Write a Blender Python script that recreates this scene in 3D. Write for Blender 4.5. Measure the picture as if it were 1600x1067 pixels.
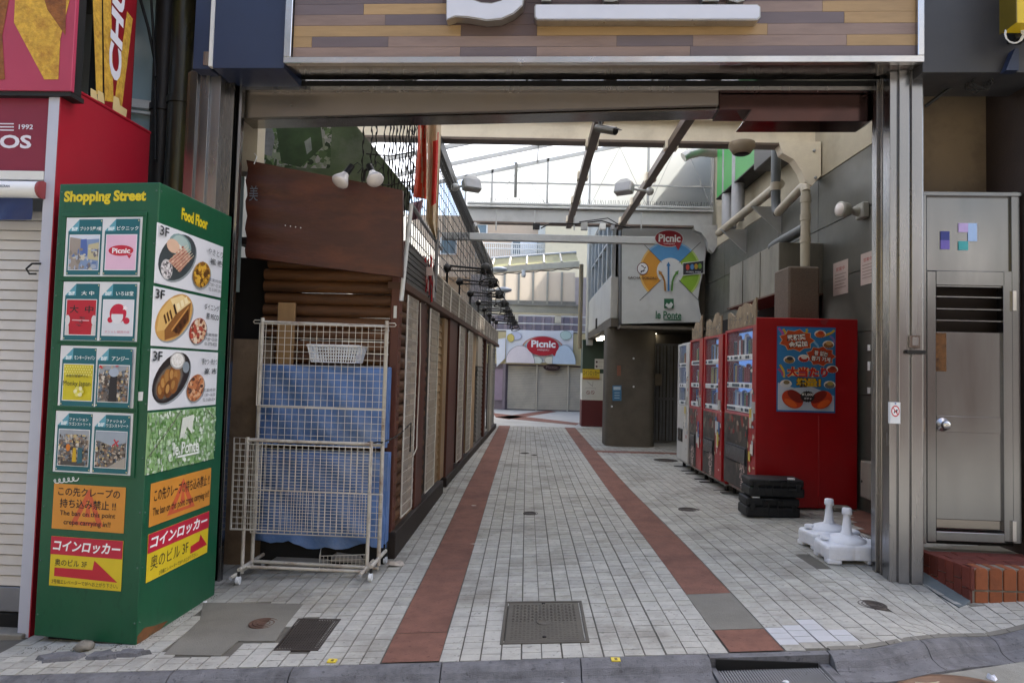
import bpy, math, random
from mathutils import Vector, Matrix

for o in list(bpy.data.objects):
    bpy.data.objects.remove(o)
SC = bpy.context.scene
COL = SC.collection
R = random.Random(7)
rad = math.radians

# ------------------------------------------------------------------ camera
FPX, CX, CY, CAMH = 1067.0, 800.0, 533.5, 1.4
C0 = Vector((0, 0, CAMH))
_Y = Vector((23, -49.5, -FPX)).normalized()          # alley direction seen from the camera
_Z = Vector((math.sin(.026), math.cos(.026), 0))
_Z = (_Z - _Z.dot(_Y) * _Y).normalized()
_X = _Y.cross(_Z)
CAMROT = Matrix((_X, _Y, _Z))                        # camera -> world
cam = bpy.data.cameras.new('camera')
cam.sensor_width = 36.0
cam.lens = FPX / 1600.0 * 36.0
cam.clip_start = .05
cam.clip_end = 500
camo = bpy.data.objects.new('camera', cam)
COL.objects.link(camo)
camo.matrix_world = Matrix.Translation(C0) @ CAMROT.to_4x4()
SC.camera = camo

# ------------------------------------------------------------------ sky and sun
SUN_EL = rad(50)
SUN_TO = Vector((.87, .49, 0)).normalized()          # towards the sun (over the right hand roofs)
w = bpy.data.worlds.new('World')
SC.world = w
w.use_nodes = True
nt = w.node_tree
bg = nt.nodes['Background']
sky = nt.nodes.new('ShaderNodeTexSky')
sky.sky_type = 'NISHITA'
sky.sun_disc = False
sky.sun_elevation = SUN_EL
sky.sun_rotation = math.atan2(SUN_TO.x, SUN_TO.y)
sky.air_density = 1.0
sky.dust_density = 4.0
sky.ozone_density = .3
nt.links.new(sky.outputs[0], bg.inputs[0])
bg.inputs[1].default_value = 0.15
sun = bpy.data.lights.new('sun', 'SUN')
sun.energy = 2.2
sun.angle = rad(.53)
sun.color = (1, .96, .90)
suno = bpy.data.objects.new('sun', sun)
COL.objects.link(suno)
sd = (SUN_TO * math.cos(SUN_EL) + Vector((0, 0, math.sin(SUN_EL))))
suno.rotation_euler = sd.to_track_quat('Z', 'Y').to_euler()
suno.location = sd * 40

SC.view_settings.view_transform = 'Standard'
SC.view_settings.look = 'None'
SC.view_settings.gamma = 1.0
SC.view_settings.use_curve_mapping = False
SC.view_settings.exposure = 1.9
SC.render.engine = 'CYCLES'
SC.cycles.use_denoising = True
SC.cycles.max_bounces = 10
SC.cycles.diffuse_bounces = 5
SC.cycles.glossy_bounces = 4
SC.cycles.transmission_bounces = 6
SC.cycles.transparent_max_bounces = 16
SC.cycles.caustics_reflective = False
SC.cycles.caustics_refractive = False
SC.cycles.sample_clamp_indirect = 6

# ------------------------------------------------------------------ picking points of the place
def ray(px, py):
    return CAMROT @ Vector((px - CX, -(py - CY), -FPX))
def onY(px, py, Y):
    d = ray(px, py)
    return C0 + d * (Y / d.y)
def onX(px, py, X):
    d = ray(px, py)
    return C0 + d * (X / d.x)
def onZ(px, py, Z=0.):
    d = ray(px, py)
    return C0 + d * ((Z - CAMH) / d.z)
def gz(x, y):
    """height of the paving: the street climbs to the right, the alley floor levels out"""
    t = min(max((y - 4.5) / 5, 0), 1)
    t = t * t * (3 - 2 * t)
    a = min(max((x - 1.9) / .8, 0), 1); b = min(max((y - 3.9) / 1.3, 0), 1)      # it dips again before the brick step
    dip = .15 * a * a * (3 - 2 * a) * (1 - b * b * (3 - 2 * b))
    return .066 * (1 - t) * (x - .3) - dip
def gnd(px, py):
    z = 0
    for _ in range(30):
        p = onZ(px, py, z)
        z = .5 * z + .5 * gz(p.x, p.y)
    return p

class Fr:
    """a flat frame: origin, right, up; n points to the viewer"""
    def __init__(s, o, u, v=(0, 0, 1)):
        s.o = Vector(o); s.u = Vector(u).normalized(); v = Vector(v)
        s.v = (v - v.dot(s.u) * s.u).normalized(); s.n = s.u.cross(s.v)
    def pt(s, a, b, c=0):
        return s.o + a * s.u + b * s.v + c * s.n
    def uv(s, px, py, c=0):
        d = ray(px, py)
        t = (s.o + c * s.n - C0).dot(s.n) / d.dot(s.n)
        q = C0 + d * t - s.o
        return q.dot(s.u), q.dot(s.v)

# ------------------------------------------------------------------ materials
def lin(c):
    if isinstance(c, str):
        c = [int(c[i:i + 2], 16) / 255 for i in (0, 2, 4)]
        c = [x / 12.92 if x <= .04045 else ((x + .055) / 1.055) ** 2.4 for x in c]
    return (c[0], c[1], c[2])
MATS = {}
def mat(key, col, rough=.6, metal=0., var=.12, scale=6., bump=0., bscale=60., dirt=None, dscale=1.5, damt=.5,
        rnd=0., spots=0., emit=0., trans=0., alpha=1., stretch=None, spec=.5, coat=0.):
    """principled material: base colour broken up by noise in object space, worn patches with a shape of their own"""
    if key in MATS:
        return MATS[key]
    m = bpy.data.materials.new(key)
    m.use_nodes = True
    t = m.node_tree; N = t.nodes; L = t.links
    b = N['Principled BSDF']
    col = lin(col)
    geo = N.new('ShaderNodeNewGeometry')
    src = geo.outputs['Position']
    if stretch:
        mp = N.new('ShaderNodeMapping'); mp.inputs['Scale'].default_value = stretch
        L.new(src, mp.inputs['Vector']); src = mp.outputs['Vector']
    def noise(sc, det=5, ro=.6):
        n = N.new('ShaderNodeTexNoise'); n.inputs['Scale'].default_value = sc
        n.inputs['Detail'].default_value = det; n.inputs['Roughness'].default_value = ro
        L.new(src, n.inputs['Vector']); return n
    out = None
    if var > 0:
        n1 = noise(scale)
        mx = N.new('ShaderNodeMix'); mx.data_type = 'RGBA'
        mx.inputs[6].default_value = tuple(max(0, x * (1 - var * 1.6)) for x in col) + (1,)
        mx.inputs[7].default_value = tuple(min(1, x * (1 + var * 1.6)) for x in col) + (1,)
        L.new(n1.outputs['Fac'], mx.inputs[0]); out = mx.outputs[2]
    if dirt is not None:
        n2 = noise(dscale, 8, .7)
        rp = N.new('ShaderNodeValToRGB'); rp.color_ramp.elements[0].position = .5 - .02
        rp.color_ramp.elements[1].position = .72
        L.new(n2.outputs['Fac'], rp.inputs[0])
        mu = N.new('ShaderNodeMath'); mu.operation = 'MULTIPLY'; mu.inputs[1].default_value = damt
        L.new(rp.outputs[0], mu.inputs[0])
        mx = N.new('ShaderNodeMix'); mx.data_type = 'RGBA'
        if out: L.new(out, mx.inputs[6])
        else: mx.inputs[6].default_value = col + (1,)
        mx.inputs[7].default_value = lin(dirt) + (1,)
        L.new(mu.outputs[0], mx.inputs[0]); out = mx.outputs[2]
    if spots > 0:
        n5 = noise(38., 2, .5)
        rp = N.new('ShaderNodeValToRGB'); rp.color_ramp.elements[0].position = .63; rp.color_ramp.elements[1].position = .70
        L.new(n5.outputs['Fac'], rp.inputs[0])
        n6 = noise(1.1, 3); mu = N.new('ShaderNodeMath'); mu.operation = 'MULTIPLY'; L.new(rp.outputs[0], mu.inputs[0]); L.new(n6.outputs['Fac'], mu.inputs[1])
        mu2 = N.new('ShaderNodeMath'); mu2.operation = 'MULTIPLY'; mu2.inputs[1].default_value = spots; L.new(mu.outputs[0], mu2.inputs[0])
        mx = N.new('ShaderNodeMix'); mx.data_type = 'RGBA'
        if out: L.new(out, mx.inputs[6])
        else: mx.inputs[6].default_value = col + (1,)
        mx.inputs[7].default_value = tuple(x * .3 for x in col) + (1,)
        L.new(mu2.outputs[0], mx.inputs[0]); out = mx.outputs[2]
    if rnd > 0:
        oi = N.new('ShaderNodeObjectInfo')
        mr = N.new('ShaderNodeMapRange'); mr.inputs[3].default_value = 1 - rnd; mr.inputs[4].default_value = 1 + rnd
        L.new(oi.outputs['Random'], mr.inputs[0])
        hs = N.new('ShaderNodeHueSaturation')
        L.new(mr.outputs[0], hs.inputs['Value'])
        if out: L.new(out, hs.inputs['Color'])
        else: hs.inputs['Color'].default_value = col + (1,)
        out = hs.outputs[0]
    if out: L.new(out, b.inputs['Base Color'])
    else: b.inputs['Base Color'].default_value = col + (1,)
    b.inputs['Metallic'].default_value = metal
    b.inputs['Roughness'].default_value = rough
    b.inputs['Specular IOR Level'].default_value = spec
    if coat: b.inputs['Coat Weight'].default_value = coat
    if metal > .5 or rough < .45:
        n3 = noise(scale * 2.3, 4)
        mr = N.new('ShaderNodeMapRange'); mr.inputs[3].default_value = max(.03, rough - .12); mr.inputs[4].default_value = rough + .16
        L.new(n3.outputs['Fac'], mr.inputs[0]); L.new(mr.outputs[0], b.inputs['Roughness'])
    if bump > 0:
        n4 = noise(bscale, 6)
        bp = N.new('ShaderNodeBump'); bp.inputs['Strength'].default_value = bump; bp.inputs['Distance'].default_value = .01
        L.new(n4.outputs['Fac'], bp.inputs['Height']); L.new(bp.outputs[0], b.inputs['Normal'])
    if emit > 0:
        b.inputs['Emission Color'].default_value = col + (1,)
        b.inputs['Emission Strength'].default_value = emit
    if trans > 0:
        b.inputs['Transmission Weight'].default_value = trans
    if alpha < 1:
        b.inputs['Alpha'].default_value = alpha
    MATS[key] = m
    return m
def c(hexs):
    """plain print colour"""
    return mat('print_' + hexs, hexs, .45, var=.05, scale=14)
def glassmat(key, col, clear=.5, diffuse=.3):
    """weathered sheet: part clear, part translucent white"""
    if key in MATS: return MATS[key]
    m = bpy.data.materials.new(key); m.use_nodes = True
    t = m.node_tree; N = t.nodes; L = t.links
    b = N['Principled BSDF']; out = N['Material Output']
    b.inputs['Base Color'].default_value = lin(col) + (1,)
    b.inputs['Roughness'].default_value = .25
    tl = N.new('ShaderNodeBsdfTranslucent'); tl.inputs[0].default_value = lin(col) + (1,)
    tp = N.new('ShaderNodeBsdfTransparent'); tp.inputs[0].default_value = tuple(.5 + .5 * x for x in lin(col)) + (1,)
    m1 = N.new('ShaderNodeMixShader'); m2 = N.new('ShaderNodeMixShader')
    geo = N.new('ShaderNodeNewGeometry'); n = N.new('ShaderNodeTexNoise'); n.inputs['Scale'].default_value = 1.3
    n.inputs['Detail'].default_value = 6; L.new(geo.outputs['Position'], n.inputs['Vector'])
    mr = N.new('ShaderNodeMapRange'); mr.inputs[3].default_value = clear * .5; mr.inputs[4].default_value = clear * 1.5
    L.new(n.outputs['Fac'], mr.inputs[0])
    m1.inputs[0].default_value = 1 - diffuse
    L.new(b.outputs[0], m1.inputs[1]); L.new(tl.outputs[0], m1.inputs[2])
    L.new(mr.outputs[0], m2.inputs[0]); L.new(m1.outputs[0], m2.inputs[1]); L.new(tp.outputs[0], m2.inputs[2])
    L.new(m2.outputs[0], out.inputs[0])
    MATS[key] = m
    return m

STEEL = mat('stainless', '9b9b9d', .24, 1., .10, 2., dirt='6a625b', dscale=1.2, damt=.18, stretch=(1, 1, .12))
STEEL2 = mat('stainless_mirror', '8f8a85', .16, 1., .06, 3., dirt='7a7069', dscale=1.4, damt=.4)
DARKST = mat('dark_steel', '2c2b2b', .5, .6, .2, 5.)
BLACK = mat('black_rubber', '121212', .6, 0, .2)
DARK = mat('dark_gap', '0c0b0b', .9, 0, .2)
WHITE = mat('white_paint', 'd8d8d4', .45, 0, .05, dirt='8d877c', dscale=3, damt=.3)
WHITEP = mat('white_plastic', 'e2e4e6', .4, 0, .04)
CREAM = mat('cream_paint', 'cfc7b2', .55, 0, .06, 3., dirt='857a66', dscale=2., damt=.4)
GREYP = mat('grey_paint', '8f9092', .5, .2, .08, dirt='5a5650', dscale=2.5, damt=.4)
CONC = mat('concrete', '8a857b', .9, 0, .14, 5., bump=.5, bscale=90, dirt='4f4a42', dscale=1.7, damt=.5)

# ------------------------------------------------------------------ mesh builder
WL = {}
class MB:
    def __init__(s):
        s.v = []; s.f = []; s.m = []; s.sm = []; s.mats = []
    def mi(s, m):
        if m not in s.mats: s.mats.append(m)
        return s.mats.index(m)
    def add(s, vs, fs, m, smooth=False):
        k = len(s.v); i = s.mi(m)
        s.v += [Vector(p) for p in vs]
        for f in fs:
            s.f.append([k + q for q in f]); s.m.append(i); s.sm.append(smooth)
        return s
    def hexa(s, p, m):
        """8 points: 4 of the bottom ring then 4 of the top ring"""
        return s.add(p, [(3, 2, 1, 0), (4, 5, 6, 7), (0, 1, 5, 4), (1, 2, 6, 5), (2, 3, 7, 6), (3, 0, 4, 7)], m)
    def box(s, a, b, m):
        x0, y0, z0 = a; x1, y1, z1 = b
        return s.hexa([(x0, y0, z0), (x1, y0, z0), (x1, y1, z0), (x0, y1, z0), (x0, y0, z1), (x1, y0, z1), (x1, y1, z1), (x0, y1, z1)], m)
    def fbox(s, fr, a0, a1, b0, b1, c0, c1, m):
        P = fr.pt
        return s.hexa([P(a0, b0, c1), P(a1, b0, c1), P(a1, b0, c0), P(a0, b0, c0), P(a0, b1, c1), P(a1, b1, c1), P(a1, b1, c0), P(a0, b1, c0)], m)
    def prism(s, fr, poly, c0, c1, m):
        n = len(poly)
        vs = [fr.pt(a, b, c1) for a, b in poly] + [fr.pt(a, b, c0) for a, b in poly]
        fs = [tuple(range(n)), tuple(range(2 * n - 1, n - 1, -1))]
        fs += [(i, n + i, n + (i + 1) % n, (i + 1) % n) for i in range(n)]
        return s.add(vs, fs, m)
    def face(s, fr, poly, cc, m):
        return s.add([fr.pt(a, b, cc) for a, b in poly], [tuple(range(len(poly)))], m)
    def tube(s, path, r, m, n=8, cap=True):
        path = [Vector(p) for p in path]
        k = len(path); rs = r if isinstance(r, (list, tuple)) else [r] * k
        vs = []; up = None
        for i, p in enumerate(path):
            d = (path[min(i + 1, k - 1)] - path[max(i - 1, 0)])
            d = d.normalized() if d.length > 1e-9 else Vector((0, 0, 1))
            if up is None:
                up = d.orthogonal().normalized()
            else:
                up = (up - up.dot(d) * d)
                up = up.normalized() if up.length > 1e-6 else d.orthogonal().normalized()
            q = d.cross(up)
            for j in range(n):
                t = 2 * math.pi * j / n
                vs.append(p + rs[i] * (math.cos(t) * up + math.sin(t) * q))
        fs = []
        for i in range(k - 1):
            for j in range(n):
                fs.append((i * n + j, i * n + (j + 1) % n, (i + 1) * n + (j + 1) % n, (i + 1) * n + j))
        s.add(vs, fs, m, n > 4)
        if cap:
            s.add(vs[:n], [tuple(range(n - 1, -1, -1))], m)
            s.add(vs[-n:], [tuple(range(n))], m)
        return s
    def cyl(s, a, b, r0, m, r1=None, n=12):
        return s.tube([a, b], [r0, r0 if r1 is None else r1], m, n)
    def lathe(s, base, axis, prof, m, n=16):
        base = Vector(base); ax = Vector(axis).normalized()
        u = ax.orthogonal().normalized(); q = ax.cross(u)
        vs = []
        for r_, h in prof:
            for j in range(n):
                t = 2 * math.pi * j / n
                vs.append(base + ax * h + r_ * (math.cos(t) * u + math.sin(t) * q))
        fs = []
        for i in range(len(prof) - 1):
            for j in range(n):
                fs.append((i * n + j, i * n + (j + 1) % n, (i + 1) * n + (j + 1) % n, (i + 1) * n + j))
        return s.add(vs, fs, m, True)
    def ball(s, cc, r, m, n=10, sq=(1, 1, 1), jit=0.):
        cc = Vector(cc); vs = []; k = n // 2
        for i in range(k + 1):
            ph = math.pi * i / k
            for j in range(n):
                t = 2 * math.pi * j / n
                rr = r * (1 + jit * R.uniform(-1, 1))
                vs.append(cc + Vector((rr * math.sin(ph) * math.cos(t) * sq[0], rr * math.sin(ph) * math.sin(t) * sq[1], rr * math.cos(ph) * sq[2])))
        fs = [(i * n + j, (i + 1) * n + j, (i + 1) * n + (j + 1) % n, i * n + (j + 1) % n) for i in range(k) for j in range(n)]
        return s.add(vs, fs, m, True)
    def build(s, name, parent=None, bevel=0., kind=None, seg=1):
        lo = Vector([min(p[i] for p in s.v) for i in range(3)]); hi = Vector([max(p[i] for p in s.v) for i in range(3)])
        ctr = (lo + hi) / 2
        if parent is None: ctr.z = lo.z
        me = bpy.data.meshes.new(name)
        me.from_pydata([p - ctr for p in s.v], [], s.f)
        for m in s.mats: me.materials.append(m)
        me.polygons.foreach_set('material_index', s.m)
        me.polygons.foreach_set('use_smooth', s.sm)
        me.update()
        o = bpy.data.objects.new(name, me); COL.objects.link(o)
        WL[o.name] = ctr
        if parent is not None:
            o.parent = parent; o.location = ctr - WL[parent.name]
        else:
            o.location = ctr
        if bevel > 0:
            b = o.modifiers.new('edge', 'BEVEL'); b.width = bevel; b.segments = seg; b.limit_method = 'ANGLE'; b.angle_limit = rad(40)
        if kind: o['kind'] = kind
        return o
def tag(o, label, cat=None, group=None, kind=None):
    o['label'] = label
    if cat: o['category'] = cat
    if group: o['group'] = group
    if kind: o['kind'] = kind
    elif cat: o['kind'] = 'thing'
    return o
def thing(name, loc, label, cat, group=None):
    o = bpy.data.objects.new(name, None); COL.objects.link(o)
    o.empty_display_size = .1
    o.location = loc; WL[o.name] = Vector(loc)
    return tag(o, label, cat, group)
def struct(mb, name, bevel=0.):
    return mb.build(name, None, bevel, 'structure')

# ------------------------------------------------------------------ lettering and flat print
_TX = {}
def glyphs(txt, bold=0., shear=0.):
    k = (txt, bold, shear)
    if k not in _TX:
        cu = bpy.data.curves.new('lettering', 'FONT'); cu.body = txt; cu.offset = bold; cu.shear = shear; cu.resolution_u = 3
        cu.align_x = 'LEFT'
        o = bpy.data.objects.new('lettering', cu)
        me = bpy.data.meshes.new_from_object(o)
        vs = [tuple(v.co) for v in me.vertices]; fs = [tuple(p.vertices) for p in me.polygons]
        bpy.data.objects.remove(o); bpy.data.curves.remove(cu); bpy.data.meshes.remove(me)
        _TX[k] = (vs, fs)
    return _TX[k]
class Art:
    """flat print on a frame: each call lies one thin layer above the last"""
    def __init__(s, fr, c0=.001, step=.00018):
        s.fr = fr; s.c = c0; s.st = step; s.mb = MB()
    def poly(s, pts, col):
        s.mb.face(s.fr, pts, s.c, col if not isinstance(col, str) else c(col)); s.c += s.st; return s
    def rect(s, a0, b0, a1, b1, col):
        return s.poly([(a0, b0), (a1, b0), (a1, b1), (a0, b1)], col)
    def quad(s, p, col):
        """four pixels, any order round"""
        q = [s.fr.uv(*x) for x in p]
        ar = sum(q[i][0] * q[(i + 1) % len(q)][1] - q[(i + 1) % len(q)][0] * q[i][1] for i in range(len(q)))
        return s.poly(q if ar > 0 else q[::-1], col)
    def ell(s, a, b, ra, rb, col, rot=0., n=28, jag=0.):
        pts = []
        for i in range(n):
            t = 2 * math.pi * i / n; k = 1 - (jag if i % 2 else 0)
            x, y = ra * k * math.cos(t), rb * k * math.sin(t)
            pts.append((a + x * math.cos(rot) - y * math.sin(rot), b + x * math.sin(rot) + y * math.cos(rot)))
        return s.poly(pts, col)
    def line(s, pts, wd, col):
        for (x0, y0), (x1, y1) in zip(pts, pts[1:]):
            L_ = math.hypot(x1 - x0, y1 - y0) or 1e-6; nx, ny = -(y1 - y0) / L_ * wd / 2, (x1 - x0) / L_ * wd / 2
            s.mb.face(s.fr, [(x0 - nx, y0 - ny), (x1 - nx, y1 - ny), (x1 + nx, y1 + ny), (x0 + nx, y0 + ny)], s.c, c(col) if isinstance(col, str) else col)
        s.c += s.st; return s
    def text(s, txt, a0, b0, a1, b1, col, bold=.0, shear=0., rot=0., grow=0., skew=0.):
        """lettering fitted into a box; skew raises the right end"""
        vs, fs = glyphs(txt, bold, shear)
        if not vs: return s
        x0 = min(v[0] for v in vs); x1 = max(v[0] for v in vs); y0 = min(v[1] for v in vs); y1 = max(v[1] for v in vs)
        W = (x1 - x0) or 1; H = (y1 - y0) or 1
        a0 -= grow; a1 += grow; b0 -= grow; b1 += grow
        P = []
        for v in vs:
            fx = (v[0] - x0) / W; fy = (v[1] - y0) / H
            a = a0 + (a1 - a0) * fx; b = b0 + (b1 - b0) * fy + skew * fx
            if rot:
                ca, cb = (a0 + a1) / 2, (b0 + b1) / 2
                a, b = ca + (a - ca) * math.cos(rot) - (b - cb) * math.sin(rot), cb + (a - ca) * math.sin(rot) + (b - cb) * math.cos(rot)
            P.append(s.fr.pt(a, b, s.c))
        s.mb.add(P, fs, c(col) if isinstance(col, str) else col); s.c += s.st
        return s
    def tpx(s, txt, tl, br, col, bold=0., shear=0.):
        """lettering between two pixels, top left and bottom right, on the frame"""
        a0, b1 = s.fr.uv(*tl); a1, b0 = s.fr.uv(*br)
        return s.text(txt, a0, b0, a1, b1, col, bold, shear)
    def blobs(s, a0, b0, a1, b1, cols, n, r, seed=1):
        """a printed photograph: many small soft patches clipped to a box"""
        q = random.Random(seed)
        for i in range(n):
            ra = r * q.uniform(.4, 1.4); rb = r * q.uniform(.4, 1.4)
            a = q.uniform(a0, a1); b = q.uniform(b0, b1); k = q.randrange(5, 8); t0 = q.random() * 6
            pts = []
            for j in range(k):
                t = t0 + 2 * math.pi * j / k; e = q.uniform(.6, 1.2)
                pts.append((min(max(a + ra * e * math.cos(t), a0), a1), min(max(b + rb * e * math.sin(t), b0), b1)))
            s.mb.face(s.fr, pts, s.c + i * .00001, c(cols[q.randrange(len(cols))]))
        s.c += s.st + n * .00001; return s
    def eblobs(s, a, b, ra, rb, rot, cols, n, r, seed=1):
        """the same inside an ellipse"""
        q = random.Random(seed)
        for i in range(n):
            t = q.random() * 6.283; d = math.sqrt(q.random()) * .86
            x, y = ra * d * math.cos(t), rb * d * math.sin(t)
            A = a + x * math.cos(rot) - y * math.sin(rot); B = b + x * math.sin(rot) + y * math.cos(rot)
            rr = min(r * q.uniform(.5, 1.3), (1 - d) * min(ra, rb) + .2 * r); k = q.randrange(5, 8); t0 = q.random() * 6
            st = q.uniform(.5, 1)
            s.mb.face(s.fr, [(A + rr * math.cos(t0 + 6.283 * j / k), B + st * rr * math.sin(t0 + 6.283 * j / k)) for j in range(k)], s.c + i * .00001, c(cols[q.randrange(len(cols))]))
        s.c += s.st + n * .00001; return s
    def build(s, name, parent):
        return s.mb.build(name, parent)
# ================================================================== THE GROUND
PVK = dict(rough=.8, var=.18, scale=16, bump=.45, bscale=160, dirt='625b4e', dscale=1.5, damt=.7, spots=1.)
PAVE = mat('paver', 'aaa8a1', rnd=.06, **PVK)
PAVE_S = [mat('paver_field_%d' % i, h, **PVK) for i, h in enumerate(('a19f98', 'aaa8a1', 'b0aea6', 'a6a49b'))]
PAVE_W = mat('paver_new', 'b4b5b8', .75, 0, .06, 14, bump=.25, bscale=160, rnd=.05)
MORT = mat('mortar', '5c5851', .95, 0, .15, 10, bump=.3, bscale=120)
RED = mat('red_resin', '805749', .85, 0, .25, 9, bump=.8, bscale=260, dirt='5a3a31', dscale=1.7, damt=.75, spots=.8)
PATCH = mat('patch_concrete', '77746c', .9, 0, .12, 5, bump=.6, bscale=130, dirt='57534c', dscale=2., damt=.5)
KERB = mat('kerb_concrete', '76767a', .9, 0, .3, 11, bump=1., bscale=180, dirt='333234', dscale=4.5, damt=.8, spots=1.)
ASPH = mat('road_paving', '8e8d86', .9, 0, .14, 8, bump=.5, bscale=150, dirt='5b5852', dscale=1.4, damt=.5)
IRON = mat('cast_iron', '4b443f', .6, .5, .2, 12, bump=.3, bscale=90, dirt='2d2825', dscale=4, damt=.6)
RUSTY = mat('rusty_iron', '5a4338', .75, .3, .25, 10, bump=.4, bscale=90, dirt='38271f', dscale=4, damt=.6)

def gzc(x, y):
    return gz(min(max(x, -5), 5), y)
def yk(x):
    e = min(max((x - 1.95) / .6, 0), 1)
    return (3.46 if x < 1.72 else 3.46 + .36 * (min(x, 6) - 1.72)) + .15 * e * e * (3 - 2 * e)
def sheet(mb, xs, yfun, zoff, m):
    """a sheet over the paving: xs list, yfun(x) -> list of y"""
    k = len(yfun(xs[0]))
    vs = []
    for x in xs:
        for y in yfun(x):
            vs.append((x, y, gzc(x, y) + zoff))
    fs = [(i * k + j, (i + 1) * k + j, (i + 1) * k + j + 1, i * k + j + 1) for i in range(len(xs) - 1) for j in range(k - 1)]
    return mb.add(vs, fs, m, True)
def rng(a, b, n):
    return [a + (b - a) * i / (n - 1) for i in range(n)]

g = MB(); g.add([(-150, -60, -.75), (150, -60, -.75), (150, 200, -.75), (-150, 200, -.75)], [(0, 1, 2, 3)], mat('earth', '6b6861', .95))
struct(g, 'ground')
g = MB(); sheet(g, rng(-30, 30, 61), lambda x: [-20, -10, -5, -2, 0, 1, 2, 2.6, yk(x) - .24], -.062, ASPH)
road = struct(g, 'road')
# paving stones of the roadway along the gutter
for r_ in range(3):
    for i in range(-18, 20):
        x0 = i * .2 + (r_ % 2) * .1; x1 = x0 + .194
        y1a = yk(x0) - .245 - r_ * .105; y1b = yk(x1) - .245 - r_ * .105
        if not (-3.4 < x0 < 3.2) or (x1 > .9 and x0 < 2.35): continue
        zz = -.058 + R.uniform(-.001, .001)
        b = MB(); b.hexa([(x0, y1a - .1, gzc(x0, y1a) - .09), (x1, y1b - .1, gzc(x1, y1b) - .09), (x1, y1b, gzc(x1, y1b) - .09), (x0, y1a, gzc(x0, y1a) - .09),
                          (x0, y1a - .1, gzc(x0, y1a) + zz), (x1, y1b - .1, gzc(x1, y1b) + zz), (x1, y1b, gzc(x1, y1b) + zz), (x0, y1a, gzc(x0, y1a) + zz)], mat('road_stone', '93928c', .9, 0, .1, 12, bump=.4, bscale=150, rnd=.1))
        b.build('road_stone', road)

g = MB(); sheet(g, rng(-9, -3, 13) + rng(-2.9, 3.6, 82) + rng(3.8, 9, 12), lambda x: [yk(x)] + rng(yk(x) + .08, 5.6, 28) + rng(5.75, 9.5, 18) + [12, 15, 18.2], -.007, MORT)
pave = struct(g, 'pavement')
g = MB(); g.add([(-12, 18.2, -.004), (12, 18.2, -.004), (12, 60, -.004), (-12, 60, -.004)], [(0, 1, 2, 3)], mat('plaza_paving', 'b2b2ae', .8, 0, .1, 6, bump=.2, dirt='8a867d', dscale=.8, damt=.5))
plaza = struct(g, 'plaza')

def inpoly(x, y, P):
    s = False; n = len(P)
    for i in range(n):
        x0, y0 = P[i]; x1, y1 = P[(i + 1) % n]
        if (y0 > y) != (y1 > y) and x < (x1 - x0) * (y - y0) / (y1 - y0) + x0: s = not s
    return s
def gp(pts):
    return [(p.x, p.y) for p in (gnd(*q) for q in pts)]
def slab(name, poly, zt, m, parent=None, kind=None, th=.03, n=None):
    """flat slab on the paving with the outline given in metres"""
    b = MB(); k = len(poly)
    ar = sum(poly[i][0] * poly[(i + 1) % k][1] - poly[(i + 1) % k][0] * poly[i][1] for i in range(k))
    if ar < 0: poly = poly[::-1]
    vs = [(x, y, gzc(x, y) + zt) for x, y in poly] + [(x, y, gzc(x, y) + zt - th) for x, y in poly]
    fs = [tuple(range(k))] + [(i, k + i, k + (i + 1) % k, (i + 1) % k) for i in range(k)]
    b.add(vs, fs, m)
    return b.build(name, parent, 0, kind)

# --- red resin strips that lead the eye into the alley
XL0, XL1, XR0, XR1 = -.692, -.402, 1.033, 1.308
def strip(x0, x1, ya, yb):
    b = MB(); ys = rng(ya, yb, max(2, int((yb - ya) / .4) + 2)); vs = []
    for y in ys:
        vs += [(x0 + R.uniform(-.003, .003), y, gz(x0, y) + .0005), (x1 + R.uniform(-.003, .003), y, gz(x1, y) + .0005)]
    b.add(vs, [(2 * i, 2 * i + 1, 2 * i + 3, 2 * i + 2) for i in range(len(ys) - 1)], RED)
    return b.build('red_strip', pave)
ys_ = [3.475, 3.86, 5.1, 7.2, 9.6, 12.4, 15.2, 18.1]
for a, b_ in zip(ys_, ys_[1:]): strip(XL0, XL1, a, b_ - .006)
ys_ = [4.36, 5.9, 7.6, 9.8, 12.4, 15.2, 18.1]
for a, b_ in zip(ys_, ys_[1:]): strip(XR0, XR1, a, b_ - .006)
strip(XR0 + .01, XR1, 3.475, 3.76)
pc = [(XR0, 3.766), (XR1, 3.766), (XR1, 4.354), (XR0, 4.354)]
slab('concrete_patch', pc, .001, PATCH, pave)
patchL = gp([(318, 941), (474, 943), (455, 966), (430, 1001), (372, 1001), (345, 1024), (256, 1022), (312, 968)])
slab('concrete_patch', patchL, .0015, PATCH, pave)
patchR = gp([(1318, 800), (1372, 793), (1372, 838), (1345, 830)])
slab('red_patch', patchR, .001, RED, pave)
cross = [(XR1, 12.55), (3.4, 12.55), (3.4, 12.85), (XR1, 12.85)]
slab('red_strip', cross, .0006, RED, pave)
for pts in ([(775, 652), (795, 655), (870, 643), (855, 641)], [(770, 645), (775, 652), (900, 664), (906, 661)]):
    slab('red_line', [(onZ(*q, 0).x, onZ(*q, 0).y) for q in pts], .002, RED, plaza, th=.004)

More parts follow.
